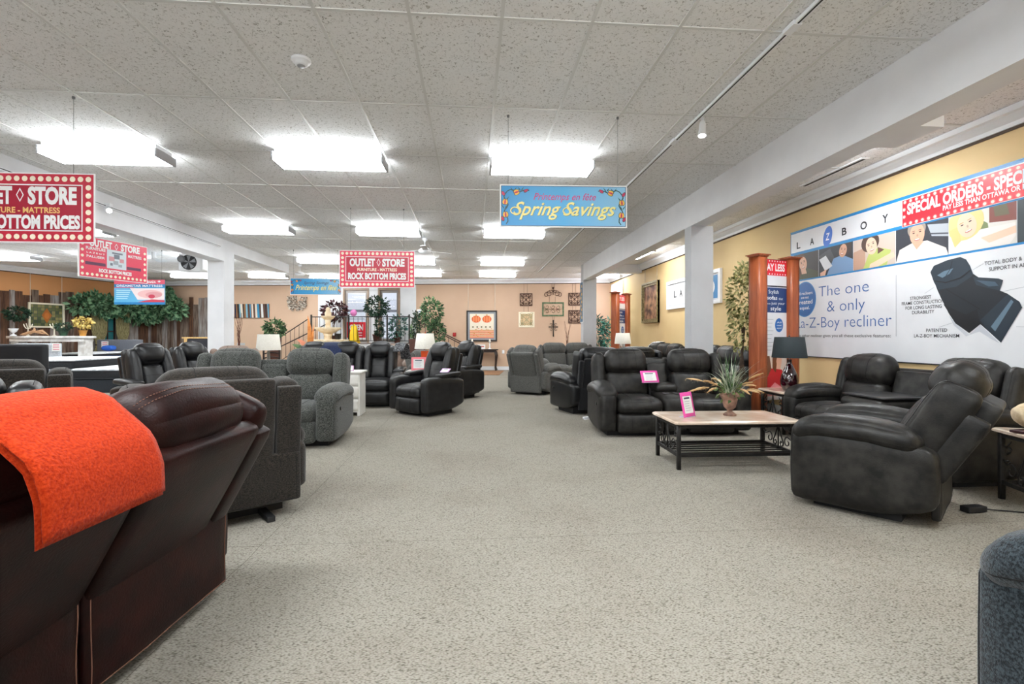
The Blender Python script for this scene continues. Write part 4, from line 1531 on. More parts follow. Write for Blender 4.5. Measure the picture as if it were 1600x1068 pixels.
portrait(0.63, 1.28, (44, 46, 52), [('p', [(0.0, 0.75), (0.35, 0.95), (0.5, 0.5), (0.2, 0.3)], (70, 74, 78)), ('p', [(0.25, 0), (0.45, 0.55), (0.7, 0.62), (1.0, 0.4), (1.0, 0)], (116, 150, 186)), ('p', [(0.02, 0.62), (0.22, 0.72), (0.42, 0.3), (0.2, 0.16)], (216, 220, 222)), ('p', [(0.05, 0.12), (0.25, 0.22), (0.2, 0.0), (0.05, 0.0)], SK), ('e', 0.79, 0.84, 0.10, 0.11, -0.3, (60, 46, 40))] + face(0.72, 0.76, 0.085, -0.3, (206, 160, 132), (60, 46, 40)))
portrait(1.28, 1.93, (206, 190, 178), [('p', [(0.3, 0), (0.3, 0.7), (0.0, 0.6), (0.0, 0.0)], (186, 150, 128)), ('p', [(0.25, 0), (0.4, 0.5), (0.62, 0.6), (0.9, 0.45), (0.8, 0)], (184, 196, 110)), ('p', [(0.6, 0.62), (0.75, 0.5), (0.6, 0.4)], (92, 62, 52)), ('p', [(0.42, 0.12), (0.95, 0.38), (1.0, 0.22), (0.6, 0.0), (0.4, 0.0)], SK2), ('e', 0.42, 0.82, 0.14, 0.12, 0.2, (74, 52, 44))] + face(0.45, 0.70, 0.105, 0.25, SK2, (74, 52, 44)))
portrait(1.93, 2.58, (48, 50, 58), [('p', [(0.62, 0.95), (1.0, 0.85), (1.0, 0.5), (0.7, 0.6)], (172, 178, 186)), ('p', [(0.65, 0.7), (1.0, 0.6), (1.0, 0.56), (0.65, 0.66)], (60, 64, 72)), ('p', [(0.0, 0), (0.08, 0.38), (0.35, 0.52), (0.62, 0.5), (0.95, 0.2), (1.0, 0)], (246, 232, 220)), ('p', [(0.34, 0.5), (0.42, 0.3), (0.56, 0.5)], (214, 166, 140)), ('e', 0.42, 0.90, 0.115, 0.10, 0.0, (150, 138, 128))] + face(0.43, 0.74, 0.115, 0.05, (220, 166, 140), (110, 92, 82)))
portrait(2.58, 3.23, (226, 222, 214), [('p', [(0.62, 1.0), (1.0, 1.0), (1.0, 0.55), (0.62, 0.62)], (120, 62, 52)), ('p', [(0.68, 1.0), (0.86, 1.0), (0.9, 0.72), (0.7, 0.74)], (96, 88, 62)), ('p', [(0.28, 1.0), (0.6, 0.62), (0.62, 0.4), (0.3, 0.45)], (116, 128, 84)), ('p', [(0.0, 0.0), (0.0, 0.3), (0.3, 0.32), (0.5, 0.5), (0.98, 0.5), (1.0, 0.2), (0.9, 0.0)], (238, 232, 226)), ('p', [(0.5, 0.28), (0.98, 0.42), (1.0, 0.25), (0.62, 0.12)], SK2), ('e', 0.26, 0.74, 0.19, 0.17, 0.3, (236, 206, 140)), ('p', [(0.0, 0.62), (0.1, 0.15), (0.2, 0.3), (0.16, 0.7)], (232, 198, 130))] + face(0.29, 0.68, 0.12, 0.3, SK2, (196, 150, 96)))
portrait(3.23, 3.88, (40, 52, 56), [('p', [(0.1, 0), (0.25, 0.4), (0.7, 0.45), (0.95, 0)], (196, 120, 96)), ('e', 0.5, 0.78, 0.13, 0.12, 0.0, (60, 44, 40))] + face(0.5, 0.68, 0.105, 0.0, SK, (60, 44, 40)))
portrait(3.88, PW, (196, 200, 196), [('p', [(0.1, 0), (0.25, 0.4), (0.7, 0.45), (0.95, 0)], (90, 120, 160)), ('e', 0.5, 0.78, 0.13, 0.12, 0.0, (110, 74, 50))] + face(0.5, 0.68, 0.105, 0.0, SK2, (110, 74, 50)))
obj('portrait_strip', mb, [flat('print_%d_%d_%d' % c, S(*c), 0.4) for c in PAL], t)

# red marquee banner fixed over the top of the poster
t = thing('banner_sign', 'red special orders banner with printed bulbs along the top of the poster', 'sign', (PX - 0.004, PY0 - 2.02, 2.525), -math.pi / 2)
w, h = 2.3, 0.312
mb = MB()
mb.box(0, w, -0.004, 0.0, 0, h)
rect(mb, 0.006, w - 0.006, 0.006, h - 0.006, -0.0048, 1)
brd = mb
mb = MB()
for i in range(31):
    x = 0.04 + i * (w - 0.08) / 30
    for z in (0.03, h - 0.03):
        disc(mb, x, z, 0.026, 0.026, -0.0052, 1, 12)
        disc(mb, x, z, 0.016, 0.016, -0.0056, 0, 12)
for z in (0.115, 0.198):
    for x in (0.03, w - 0.03):
        disc(mb, x, z, 0.026, 0.026, -0.0052, 1, 12)
        disc(mb, x, z, 0.016, 0.016, -0.0056, 0, 12)
obj('board', brd.merge(mb, 2), [M_PRINTW, M_REDB, M_CREAMD, flat('print_bulb_halo', S(240, 96, 96), 0.4)], t)
mb = MB()
put_text(mb, 'SPECIAL ORDERS - SPECIAL ORDERS', 0.07, 1.86, 0.135, 0.255, -0.0060, 0, bold=0.04)
put_text(mb, 'PAY LESS THAN OTTAWA OR MONTREAL', 0.50, 1.55, 0.072, 0.122, -0.0060, 0, bold=0.03)
obj('lettering', mb, M_PRINTW, t)
# ------------------------------------------------------------------ plants
def leaf_mat(name, c0, c1):
    return noisy(name, c0, c1, 9.0, 0.5, lo=0.4, hi=0.6, spec=0.3)
M_LEAF = leaf_mat('leaf_green', S(38, 66, 46), S(96, 128, 84))
M_LEAFD = leaf_mat('leaf_dark', S(24, 46, 36), S(52, 82, 60))
M_LEAFB = leaf_mat('leaf_blue_green', S(38, 76, 74), S(96, 142, 128))
M_LEAFP = leaf_mat('leaf_burgundy', S(34, 20, 22), S(76, 34, 38))
M_LEAFV = leaf_mat('leaf_variegated', S(104, 112, 54), S(228, 222, 164))
M_BARK = noisy('bark', S(62, 48, 38), S(92, 74, 60), 20.0, 0.85, bump=0.3)
M_TERRA = noisy('brown_pot', S(78, 46, 38), S(96, 58, 46), 6.0, 0.5)

def leaves(mb, rng, c, r, n, size, mi=0, droop=0.3, shell=0.55, kw=0.45):
    """n pointed leaves over an ellipsoid, each a folded two-quad blade"""
    for _ in range(n):
        while True:
            d = Vector((rng.uniform(-1, 1), rng.uniform(-1, 1), rng.uniform(-1, 1)))
            if 0.05 < d.length <= 1:
                break
        d.normalize()
        k = shell + (1 - shell) * rng.random()
        p = Vector((c[0] + d.x * r[0] * k, c[1] + d.y * r[1] * k, c[2] + d.z * r[2] * k))
        ax = (d + Vector((rng.uniform(-0.8, 0.8), rng.uniform(-0.8, 0.8), rng.uniform(-0.8, 0.6) - droop))).normalized()
        sd = ax.cross(Vector((rng.uniform(-1, 1), rng.uniform(-1, 1), rng.uniform(-0.4, 1)))).normalized()
        up = sd.cross(ax)
        L = size * rng.uniform(0.7, 1.25)
        W_ = L * kw
        v = [p, p + ax * L * 0.5 + sd * W_ * 0.5 - up * L * 0.06, p + ax * L, p + ax * L * 0.5 - sd * W_ * 0.5 - up * L * 0.06, p + ax * L * 0.5]
        mb.add(v, [(0, 1, 4), (1, 2, 4), (2, 3, 4), (3, 0, 4)], mi, True)

def pot(t, x, y, z, r, h, mat, name='pot', square=False):
    mb = MB()
    if square:
        k = 0.72
        v = [(-r * k, -r * k, z), (r * k, -r * k, z), (r * k, r * k, z), (-r * k, r * k, z), (-r, -r, z + h), (r, -r, z + h), (r, r, z + h), (-r, r, z + h)]
        mb.add(v, [(0, 3, 2, 1), (4, 5, 6, 7), (0, 1, 5, 4), (1, 2, 6, 5), (2, 3, 7, 6), (3, 0, 4, 7)], 0, False, Matrix.Translation((x, y, 0)))
        mb.box(x - r * 1.06, x + r * 1.06, y - r * 1.06, y + r * 1.06, z + h - 0.04, z + h + 0.005)
    else:
        mb.lathe([(r * 0.68, z), (r * 0.72, z + 0.02), (r * 0.97, z + h * 0.86), (r * 1.05, z + h * 0.88), (r * 1.05, z + h), (r * 0.9, z + h), (r * 0.85, z + h * 0.9), (0, z + h * 0.9)], 0, 20, Matrix.Translation((x, y, 0)), cap=False)
    obj(name, mb, mat, t)

def tree(name, label, loc, potr, poth, trunk_h, crown, n, size, lm, cat='plant', square=False, seed=1, pm_=None, stems=1, kw=0.45):
    rng = random.Random(seed)
    t = thing(name, label, cat, loc)
    pot(t, 0, 0, 0, potr, poth, pm_ or M_TERRA, square=square)
    mb = MB()
    for s in range(stems):
        a = s * 2.4
        pts = [(0.02 * s * math.cos(a) + 0.03 * math.sin(k * 1.3 + s), 0.02 * s * math.sin(a) + 0.02 * math.cos(k * 1.1), poth * 0.85 + (trunk_h - poth * 0.85) * k / 6) for k in range(7)]
        mb.tube(pts, [0.028 - 0.002 * k for k in range(7)], 0, 7)
    obj('trunk', mb, M_BARK, t)
    mb = MB()
    for c, r, share in crown:
        leaves(mb, rng, c, r, int(n * share), size, kw=kw)
    obj('foliage', mb, lm, t)
    return t

# ------------------------------------------------------------------ landing, stairs, railing
LX0, LX1 = -5.45, -1.95       # landing extent along the back wall
def lp(X, off, z):
    return bw(X, off, z)
BM = Matrix.Translation((0, BY(0), 0)) @ Matrix.Rotation(BANG, 4, 'Z')
def wx(X):
    return X / BC
M_STAIR = noisy('stair_carpet', S(176, 160, 140), S(190, 174, 154), 40.0, 0.95)
mb = MB()
mb.box(wx(LX0), wx(LX1), -1.5, -0.005, 0, 0.985, 0, BM)
mb.box(wx(LX0), wx(LX1), -1.53, -0.005, 0.985, 1.0, 1, BM)
struct('floor_landing', mb, [M_WHITE, flat('landing_edge', S(120, 104, 92), 0.6)])
mb = MB()
for k in range(5):
    z = 1.0 - (k + 1) * 0.167
    mb.box(wx(LX0) - (k + 1) * 0.28, wx(LX0) - k * 0.28, -1.5, -0.3, 0, z, 0, BM)
    mb.box(wx(LX1) + k * 0.36, wx(LX1) + (k + 1) * 0.36, -1.5, -0.3, 0, z, 0, BM)
o = struct('floor_steps', mb, M_STAIR)

def railing(label, pts, spacing, posts, handrail=None):
    """pts: polyline of (X, z floor) along the front edge of landing/stairs"""
    t = thing('stair_railing', label, 'railing')
    H = 0.92
    top, bot = [], []
    for X, z in pts:
        top.append(BM @ Vector((wx(X), -1.46, z + H)))
        bot.append(BM @ Vector((wx(X), -1.46, z + 0.09)))
    mb = MB()
    mb.tube(top, 0.017, 0, 6)
    obj('top_rail', mb, M_IRON, t)
    mb = MB()
    mb.tube(bot, 0.012, 0, 6)
    obj('bottom_rail', mb, M_IRON, t)
    tot = abs(pts[-1][0] - pts[0][0])
    n = int(tot / spacing)
    for k in range(1, n):
        f = k / n
        X = pts[0][0] + (pts[-1][0] - pts[0][0]) * f
        z = pts[0][1] + (pts[-1][1] - pts[0][1]) * f
        mb = MB()
        mb.tube([BM @ Vector((wx(X), -1.46, z + 0.09)), BM @ Vector((wx(X), -1.46, z + H))], 0.008, 0, 5)
        obj('baluster', mb, M_IRON, t)
    for X, z in posts:
        mb = MB()
        p = BM @ Vector((wx(X), -1.46, 0))
        mb.box(p.x - 0.024, p.x + 0.024, p.y - 0.024, p.y + 0.024, max(0, z - 0.0), z + H + 0.08)
        obj('newel_post', mb, M_IRON, t)
    if handrail:
        mb = MB()
        hp = [BM @ Vector((wx(X), y, z)) for X, y, z in handrail]
        mb.tube(hp, 0.02, 0, 8)
        obj('handrail', mb, flat('dark_handrail', S(48, 30, 26), 0.4), t)
railing('black iron railing along the front of the raised landing', [(LX0 + 0.03, 1.0), (LX1 - 0.03, 1.0)], 0.145, [(LX0 + 0.03, 1.0), (-4.1, 1.0), (-2.75, 1.0), (LX1 - 0.03, 1.0)])
railing('black iron railing sloping down the left flight of steps', [(LX0 - 0.1, 0.92), (LX0 - 1.35, 0.12)], 0.15, [(LX0 - 1.38, 0.0)], [(LX0 + 0.6, -0.22, 1.98), (LX0 - 0.15, -0.22, 1.62), (LX0 - 1.9, -0.22, 0.78)])
railing('black iron railing sloping down the right flight of steps', [(LX1 + 0.12, 0.90), (LX1 + 1.72, 0.08)], 0.18, [(LX1 + 1.74, 0.0)], [(LX1 - 0.42, -0.22, 2.0), (LX1 + 0.1, -0.22, 1.75), (LX1 + 1.9, -0.22, 0.86)])

# things on the landing (z = 1)
def onl(X, off, z=1.0):
    return bw(X, off, z)
tree('potted_tree', 'burgundy leaved tree behind the stone fountain on the landing', onl(-4.9, 0.75), 0.16, 0.28, 0.85, [((0, 0, 1.15), (0.46, 0.4, 0.36), 1.0)], 420, 0.15, M_LEAFP, seed=3)
tree('topiary_tree', 'round headed green topiary tree on a bare trunk between the doors', onl(-3.37, 0.7), 0.15, 0.32, 1.15, [((0, 0, 1.32), (0.42, 0.42, 0.36), 1.0)], 520, 0.13, M_LEAFD, seed=4)
tree('potted_plant', 'blue green bushy plant at the right door on the landing', onl(-2.68, 0.55), 0.13, 0.2, 0.5, [((0.05, 0, 0.62), (0.3, 0.25, 0.42), 0.7), ((-0.12, 0, 0.4), (0.18, 0.18, 0.3), 0.3)], 330, 0.13, M_LEAFB, seed=5, stems=2)
tree('potted_plant', 'small dark tiered plant left of the bushy plant on the landing', onl(-3.1, 1.2), 0.08, 0.14, 0.5, [((0, 0, 0.66), (0.13, 0.13, 0.15), 0.5), ((0, 0, 0.38), (0.13, 0.13, 0.1), 0.5)], 180, 0.12, M_LEAFD, seed=6)
tree('potted_plant', 'fresh green fern plant by the right end of the landing', onl(-2.12, 0.35), 0.1, 0.15, 0.3, [((0.04, 0, 0.42), (0.15, 0.15, 0.34), 1.0)], 130, 0.14, leaf_mat('leaf_fern', S(70, 120, 62), S(140, 180, 110)), seed=7, kw=0.25)
# fountain
t = thing('fountain', 'three tiered cream stone fountain on the landing before the left door', 'fountain', onl(-4.50, 2.2, 0))
M_STONE = noisy('cream_stone', S(226, 200, 160), S(246, 230, 202), 8.0, 0.7, bump=0.2)
for nm, prof in (('pedestal', [(0.34, 0), (0.34, 0.06), (0.2, 0.12), (0.16, 0.5), (0.2, 0.84), (0.26, 0.92)]),
                 ('lower_basin', [(0.2, 0.90), (0.42, 0.95), (0.62, 1.05), (0.66, 1.11), (0.66, 1.14), (0.6, 1.14), (0.5, 1.07), (0, 1.03)]),
                 ('column', [(0.16, 0.98), (0.13, 1.04), (0.12, 1.25), (0.16, 1.34)]),
                 ('middle_basin', [(0.1, 1.32), (0.24, 1.38), (0.40, 1.48), (0.42, 1.54), (0.39, 1.54), (0.3, 1.46), (0, 1.44)]),
                 ('upper_column', [(0.11, 1.44), (0.085, 1.5), (0.08, 1.72), (0.11, 1.8)]),
                 ('upper_basin', [(0.08, 1.78), (0.17, 1.84), (0.22, 1.9), (0.22, 1.925), (0.18, 1.925), (0, 1.88)]),
                 ('finial', [(0.06, 1.88), (0.1, 1.94), (0.11, 2.02), (0.07, 2.1), (0.085, 2.14), (0.05, 2.2), (0.0, 2.22)])):
    mb = MB()
    mb.lathe(prof, 0, 28)
    obj(nm, mb, M_STONE, t)
t = thing('flower_pot', 'small empty black flower pot on the fountain basin', 'pot', onl(-4.17, 2.2, 1.141))
pot(t, 0, 0, 0, 0.11, 0.2, M_BLACK)
# wet floor sign
t = thing('wet_floor_sign', 'yellow folding wet floor sign standing on the landing', 'floor sign', onl(-4.05, 1.1, 1.0), BANG)
M_YEL = flat('safety_yellow', S(244, 204, 30), 0.45)
for nm, sg in (('front_panel', -1), ('rear_panel', 1)):
    mb = MB()
    v = [(-0.16, sg * 0.17, 0), (0.16, sg * 0.17, 0), (0.09, sg * 0.012, 0.62), (-0.09, sg * 0.012, 0.62)]
    v = v + [(a, b + 0.012, c) for a, b, c in v]
    mb.add(v, [(0, 1, 2, 3), (7, 6, 5, 4), (0, 4, 5, 1), (1, 5, 6, 2), (2, 6, 7, 3), (3, 7, 4, 0)])
    o = obj(nm, mb, M_YEL, t)
mb = MB()
mb.box(-0.03, 0.03, -0.02, 0.02, 0.6, 0.68)
obj('handle', mb, M_YEL, t)
# open sign on door
t = thing('open_sign', 'red OPEN sign in the lower half of the left door', 'sign', bw(D1[0] + 0.14, -0.03, 1.12), BANG)
mb = MB()
mb.box(0, 0.72, 0, 0.006, 0, 0.66)
rect(mb, 0, 0.72, 0.07, 0.66, -0.001, 1)
obj('board', mb, [M_PRINTW, M_REDB], t)
mb = MB()
put_text(mb, 'OPEN', 0.10, 0.62, 0.36, 0.57, -0.002, 0, bold=0.04)
rect(mb, 0.40, 0.60, 0.24, 0.27, -0.002)
rect(mb, 0.40, 0.60, 0.15, 0.17, -0.002)
obj('lettering', mb, M_PRINTW, t)
t = thing('door_sticker', 'round pink sticker on the glass of the left door', 'sticker', bw(D1[0] + 0.26, -0.045, 2.0), BANG)
mb = MB()
mb.lathe([(0.0, 0), (0.13, 0), (0.13, 0.002), (0, 0.002)], 0, 24, Matrix.Translation((0.13, 0, 0.13)) @ Matrix.Rotation(math.pi / 2, 4, 'X'), cap=False)
obj('disc', mb, flat('sticker_pink', S(226, 130, 190), 0.5), t)

# spiral topiary, ficus, pots at the foot of the steps
t = tree('spiral_topiary', 'dark spiral topiary in a brown pot right of the landing', bw(-1.66, 1.75), 0.22, 1.15, 1.4, [], 0, 0.1, M_LEAFD, square=True, seed=8)
mb = MB()
rng = random.Random(11)
for k in range(26):
    f = k / 25
    rr = 0.21 * (1 - 0.72 * f)
    a = k * 0.62
    leaves(mb, rng, (0.05 * math.cos(a), 0.05 * math.sin(a), 1.24 + 0.82 * f), (rr, rr, 0.06), 26, 0.07)
obj('spiral_foliage', mb, M_LEAFD, t)
tree('ficus_tree', 'tall leafy ficus tree at the right flight of steps', bw(-1.0, 2.0), 0.17, 0.3, 1.5, [((-0.08, 0, 2.03), (0.36, 0.36, 0.52), 0.62), ((0.08, 0, 1.35), (0.27, 0.27, 0.45), 0.38)], 950, 0.13, M_LEAF, seed=9, stems=3)
tree('potted_plant', 'bushy green plant in a tall brown tapered pot left of the steps', bw(-6.48, 1.9), 0.2, 1.2, 1.35, [((0, 0, 1.52), (0.32, 0.32, 0.27), 1.0)], 430, 0.14, M_LEAF, seed=10, pm_=M_TERRA)
# ------------------------------------------------------------------ tables
M_MARBLE = noisy('travertine_top', S(206, 184, 164), S(236, 222, 206), 4.0, 0.16, c2=S(196, 158, 132), scale2=2.2, amt2=0.55, spec=0.6)
M_WHITEW = noisy('white_painted_wood', S(224, 222, 216), S(238, 236, 231), 5.0, 0.5)
M_CHERRY = wood('cherry_wood', S(142, 70, 38), S(170, 90, 52), 0.38)
M_DARKW = wood('dark_walnut', S(34, 22, 18), S(54, 36, 29), 0.35, stretch=(1.2, 10, 10))
M_PALEW = wood('pale_birch', S(206, 166, 104), S(226, 188, 126), 0.5)

def scroll_pts(cx, cz, r0, turns, a0, sgn, n=26):
    pts = []
    for i in range(n):
        f = i / (n - 1)
        a = a0 + sgn * f * turns * 2 * math.pi
        r = r0 * (1 - 0.75 * f)
        pts.append((cx + r * math.cos(a), cz + r * math.sin(a)))
    return pts

def iron_table(name, label, w, d, h, loc, rz, slats=5, cat='coffee table'):
    t = thing(name, label, cat, loc, rz)
    mb = MB()
    c = 0.022
    o = 0.05
    X, Y = w / 2 + o, d / 2 + o
    out = [(-X + c, -Y), (X - c, -Y), (X, -Y + c), (X, Y - c), (X - c, Y), (-X + c, Y), (-X, Y - c), (-X, -Y + c)]
    ins = [(a * (1 - 0.012 / X), b * (1 - 0.012 / Y)) for a, b in out]
    v = [(a, b, h - 0.032) for a, b in ins] + [(a, b, h - 0.024) for a, b in out] + [(a, b, h - 0.008) for a, b in out] + [(a, b, h) for a, b in ins]
    f = [tuple(range(7, -1, -1)), tuple(range(24, 32))]
    for r in range(3):
        f += [(r * 8 + i, r * 8 + (i + 1) % 8, (r + 1) * 8 + (i + 1) % 8, (r + 1) * 8 + i) for i in range(8)]
    mb.add(v, f)
    obj('table_top', mb, M_MARBLE, t)
    for sx in (-1, 1):
        for sy in (-1, 1):
            mb = MB()
            mb.rbox(sx * w / 2 - 0.018, sx * w / 2 + 0.018, sy * d / 2 - 0.018, sy * d / 2 + 0.018, 0, h - 0.033, 0.004, n=3)
            obj('leg', mb, M_IRON, t)
    mb = MB()
    z1 = h - 0.055
    for sy in (-1, 1):
        mb.box(-w / 2, w / 2, sy * d / 2 - 0.012, sy * d / 2 + 0.012, z1 - 0.012, z1 + 0.012)
    for sx in (-1, 1):
        mb.box(sx * w / 2 - 0.012, sx * w / 2 + 0.012, -d / 2, d / 2, z1 - 0.012, z1 + 0.012)
    obj('apron', mb, M_IRON, t)
    zs = 0.135
    mb = MB()
    for sy in (-1, 1):
        mb.box(-w / 2, w / 2, sy * d / 2 - 0.012, sy * d / 2 + 0.012, zs - 0.015, zs + 0.015)
    for sx in (-1, 1):
        mb.box(sx * w / 2 - 0.012, sx * w / 2 + 0.012, -d / 2, d / 2, zs - 0.015, zs + 0.015)
    for k in range(slats):
        y = -d / 2 + d * (k + 1) / (slats + 1)
        mb.box(-w / 2, w / 2, y - 0.012, y + 0.012, zs - 0.006, zs + 0.006)
    obj('lower_shelf', mb, M_IRON, t)
    za, zb = zs + 0.015, z1 - 0.012
    H = zb - za
    for sx in (-1, 1):
        x = sx * w / 2
        mb = MB()
        def Q(pts):
            return [(x, y, z) for y, z in pts]
        mb.tube(Q([(0, za), (0, zb)]), 0.007)
        for s in (-1, 1):
            mb.tube(Q([(0, zb), (s * 0.02, zb - 0.3 * H), (s * 0.055, zb - 0.6 * H), (s * 0.085, zb - 0.8 * H), (s * 0.075, zb - 0.95 * H), (s * 0.045, zb - 0.97 * H), (s * 0.03, zb - 0.86 * H), (s * 0.045, zb - 0.77 * H), (s * 0.06, zb - 0.82 * H)]), 0.0065)
            mb.tube(Q(scroll_pts(s * 0.15, za + 0.26 * H, 0.055, 0.9, math.pi / 2 if s > 0 else math.pi / 2, s)), 0.006)
            mb.tube(Q([(s * d / 2, za + 0.5 * H), (s * (d / 2 - 0.06), za + 0.38 * H), (s * 0.16, za + 0.47 * H)]), 0.006)
            mb.tube(Q([(s * d / 2, zb - 0.15 * H), (s * (d / 2 - 0.05), zb - 0.22 * H), (s * (d / 2 - 0.1), zb - 0.05 * H)]), 0.006)
            for k, (yy, zz, dy, dz) in enumerate(((d / 2 - 0.05, 0.62, 0.05, 0.10), (d / 2 - 0.03, 0.45, 0.05, 0.04), (d / 2 - 0.06, 0.8, 0.05, -0.05), (0.2, 0.6, 0.03, 0.1))):
                p0 = Vector((x, s * yy, za + zz * H))
                p1 = p0 + Vector((0, -s * dy, dz * H))
                m_ = (p0 + p1) / 2
                mb.tube([p0, m_, p1], [0.003, 0.010, 0.001], 0, 6)
        obj('scroll_panel', mb, M_IRON, t)
    return t

iron_table('coffee_table', 'long coffee table with pale stone top and black scrolled iron frame', 1.15, 0.56, 0.46, (2.525, 4.785, 0), -0.02)
iron_table('end_table', 'small stone topped iron end table by the cherry post, under the black lamp', 0.46, 0.46, 0.55, (4.20, 6.23, 0), 0, 3, 'end table')
iron_table('end_table', 'stone topped iron end table at the right edge behind the big recliner', 0.50, 0.50, 0.55, (4.27, 3.20, 0), -0.30, 4, 'end table')

M_PINK = flat('pink_acrylic', S(236, 82, 172), 0.25)
M_PINKR = flat('rose_acrylic', S(238, 128, 138), 0.25)
M_PAPER = flat('card_paper', S(240, 240, 238), 0.6)
def price_sign(label, loc, rz, tilt, w, h, m, land=False):
    t = thing('price_sign', label, 'price sign', loc, rz)
    R = Matrix.Rotation(-tilt, 4, 'X')
    mb = MB()
    mb.rbox(-w / 2, w / 2, 0, 0.008, 0, h, 0.003, 0, R, 3)
    obj('frame', mb, m, t)
    mb = MB()
    a, b = w / 2 * 0.72, h * 0.5
    mb.add([(-a, -0.001, h * 0.16), (a, -0.001, h * 0.16), (a, -0.001, h * 0.84), (-a, -0.001, h * 0.84)], [(0, 1, 2, 3)], 0, False, R)
    mb.add([(-a * 0.7, -0.0016, h * 0.72), (a * 0.6, -0.0016, h * 0.72), (a * 0.6, -0.0016, h * 0.79), (-a * 0.7, -0.0016, h * 0.79)], [(0, 1, 2, 3)], 1, False, R)
    for k in range(5):
        z = h * (0.62 - 0.09 * k)
        mb.add([(-a * 0.7, -0.0016, z), (a * (0.5 - 0.1 * (k % 3)), -0.0016, z), (a * (0.5 - 0.1 * (k % 3)), -0.0016, z + h * 0.02), (-a * 0.7, -0.0016, z + h * 0.02)], [(0, 1, 2, 3)], 2, False, R)
    obj('price_card', mb, [M_PAPER, flat('card_heading', S(60, 72, 88), 0.6), flat('card_lines', S(176, 178, 190), 0.6)], t)
    mb = MB()
    mb.box(-w * 0.4, w * 0.4, 0, 0.075, 0, 0.005)
    mb.tube([(0, 0.07, 0.004), (0, 0.02 + h * 0.5 * math.sin(tilt), h * 0.5 * math.cos(tilt))], 0.004)
    obj('easel_foot', mb, flat('clear_acrylic', S(200, 200, 215), 0.2), t)
    return t
price_sign('tall pink price frame standing on the coffee table', (2.15, 4.72, 0.461), 0.55, 0.22, 0.19, 0.25, M_PINK)
price_sign('pink price frame leaning on the loveseat console', (2.36, 6.36, 0.645), 0.15, 0.42, 0.25, 0.17, M_PINK)
price_sign('rose price frame on the white table beside the orange lamp', (-1.0, 9.22, 0.624), 0.1, 0.18, 0.27, 0.25, M_PINKR)
price_sign('small lilac card on the arm of the dark aisle recliner', (-0.47, 8.02, 0.675), -0.5, 1.0, 0.16, 0.11, flat('lilac_card', S(206, 168, 214), 0.5))

# urn with dried grasses on the coffee table
t = thing('urn_planter', 'rusty urn of dried grasses and leaves on the coffee table', 'planter', (2.60, 4.80, 0.461))
M_URN = noisy('rusty_urn', S(104, 78, 66), S(156, 122, 104), 14.0, 0.8, bump=0.3)
mb = MB()
mb.lathe([(0.062, 0), (0.064, 0.014), (0.05, 0.024), (0.026, 0.04), (0.024, 0.055), (0.036, 0.065), (0.056, 0.085), (0.068, 0.13), (0.075, 0.17), (0.094, 0.195), (0.098, 0.21), (0.088, 0.212), (0.07, 0.19), (0, 0.185)], 0, 24)
obj('urn', mb, M_URN, t)
rng = random.Random(21)
mb = MB()
def blade(mb, rng, base, L, lean, az, w0, mi, sag):
    pts = []
    for k in range(9):
        f = k / 8
        r = L * (math.sin(lean) * f + 0.35 * sag * f * f)
        z = L * (math.cos(lean) * f - sag * 0.55 * f ** 2.4)
        pts.append(Vector((base[0] + r * math.cos(az), base[1] + r * math.sin(az), base[2] + z)))
    s = Vector((-math.sin(az), math.cos(az), 0))
    v = []
    for k, p in enumerate(pts):
        ww = w0 * (1 - (k / 8) ** 2) + 0.0004
        v += [p - s * ww, p + s * ww]
    mb.add(v, [(2 * k, 2 * k + 1, 2 * k + 3, 2 * k + 2) for k in range(8)], mi, True)
    return pts
for k in range(90):
    blade(mb, rng, (rng.uniform(-0.04, 0.04), rng.uniform(-0.04, 0.04), 0.19), rng.uniform(0.30, 0.58), rng.uniform(0.03, 0.75), rng.uniform(0, 6.28), 0.004, rng.choice([0, 0, 1]), rng.uniform(0.2, 0.9))
obj('grass_blades', mb, [leaf_mat('leaf_silver', S(120, 132, 112), S(196, 204, 184)), M_LEAF], t)
mb = MB()
leaves(mb, rng, (0, 0, 0.24), (0.12, 0.11, 0.08), 90, 0.06)
obj('foliage', mb, leaf_mat('leaf_moss', S(62, 92, 48), S(120, 140, 84)), t)
mb = MB()
for k in range(16):
    p = blade(mb, rng, (rng.uniform(-0.04, 0.04), rng.uniform(-0.04, 0.04), 0.2), rng.uniform(0.28, 0.44), rng.uniform(0.5, 1.0), rng.uniform(0, 6.28), 0.0015, 0, rng.uniform(0.4, 0.9))
    mb.tube(p[5:], [0.004, 0.011, 0.010, 0.003], 0, 6)
    for q in p[5:]:
        for _ in range(4):
            d = Vector((rng.uniform(-1, 1), rng.uniform(-1, 1), rng.uniform(-1.2, 0.4))).normalized() * 0.03
            mb.tube([q, q + d], [0.0012, 0.0004], 0, 4)
obj('wheat_heads', mb, leaf_mat('dried_wheat', S(180, 142, 96), S(214, 182, 136)), t)
for k in range(9):
    a = k * 0.7
    mb = MB()
    mb.ball((0.07 * math.cos(a), 0.07 * math.sin(a), 0.215), 0.022, n=6)
    obj('pine_cone', mb, M_URN, t)

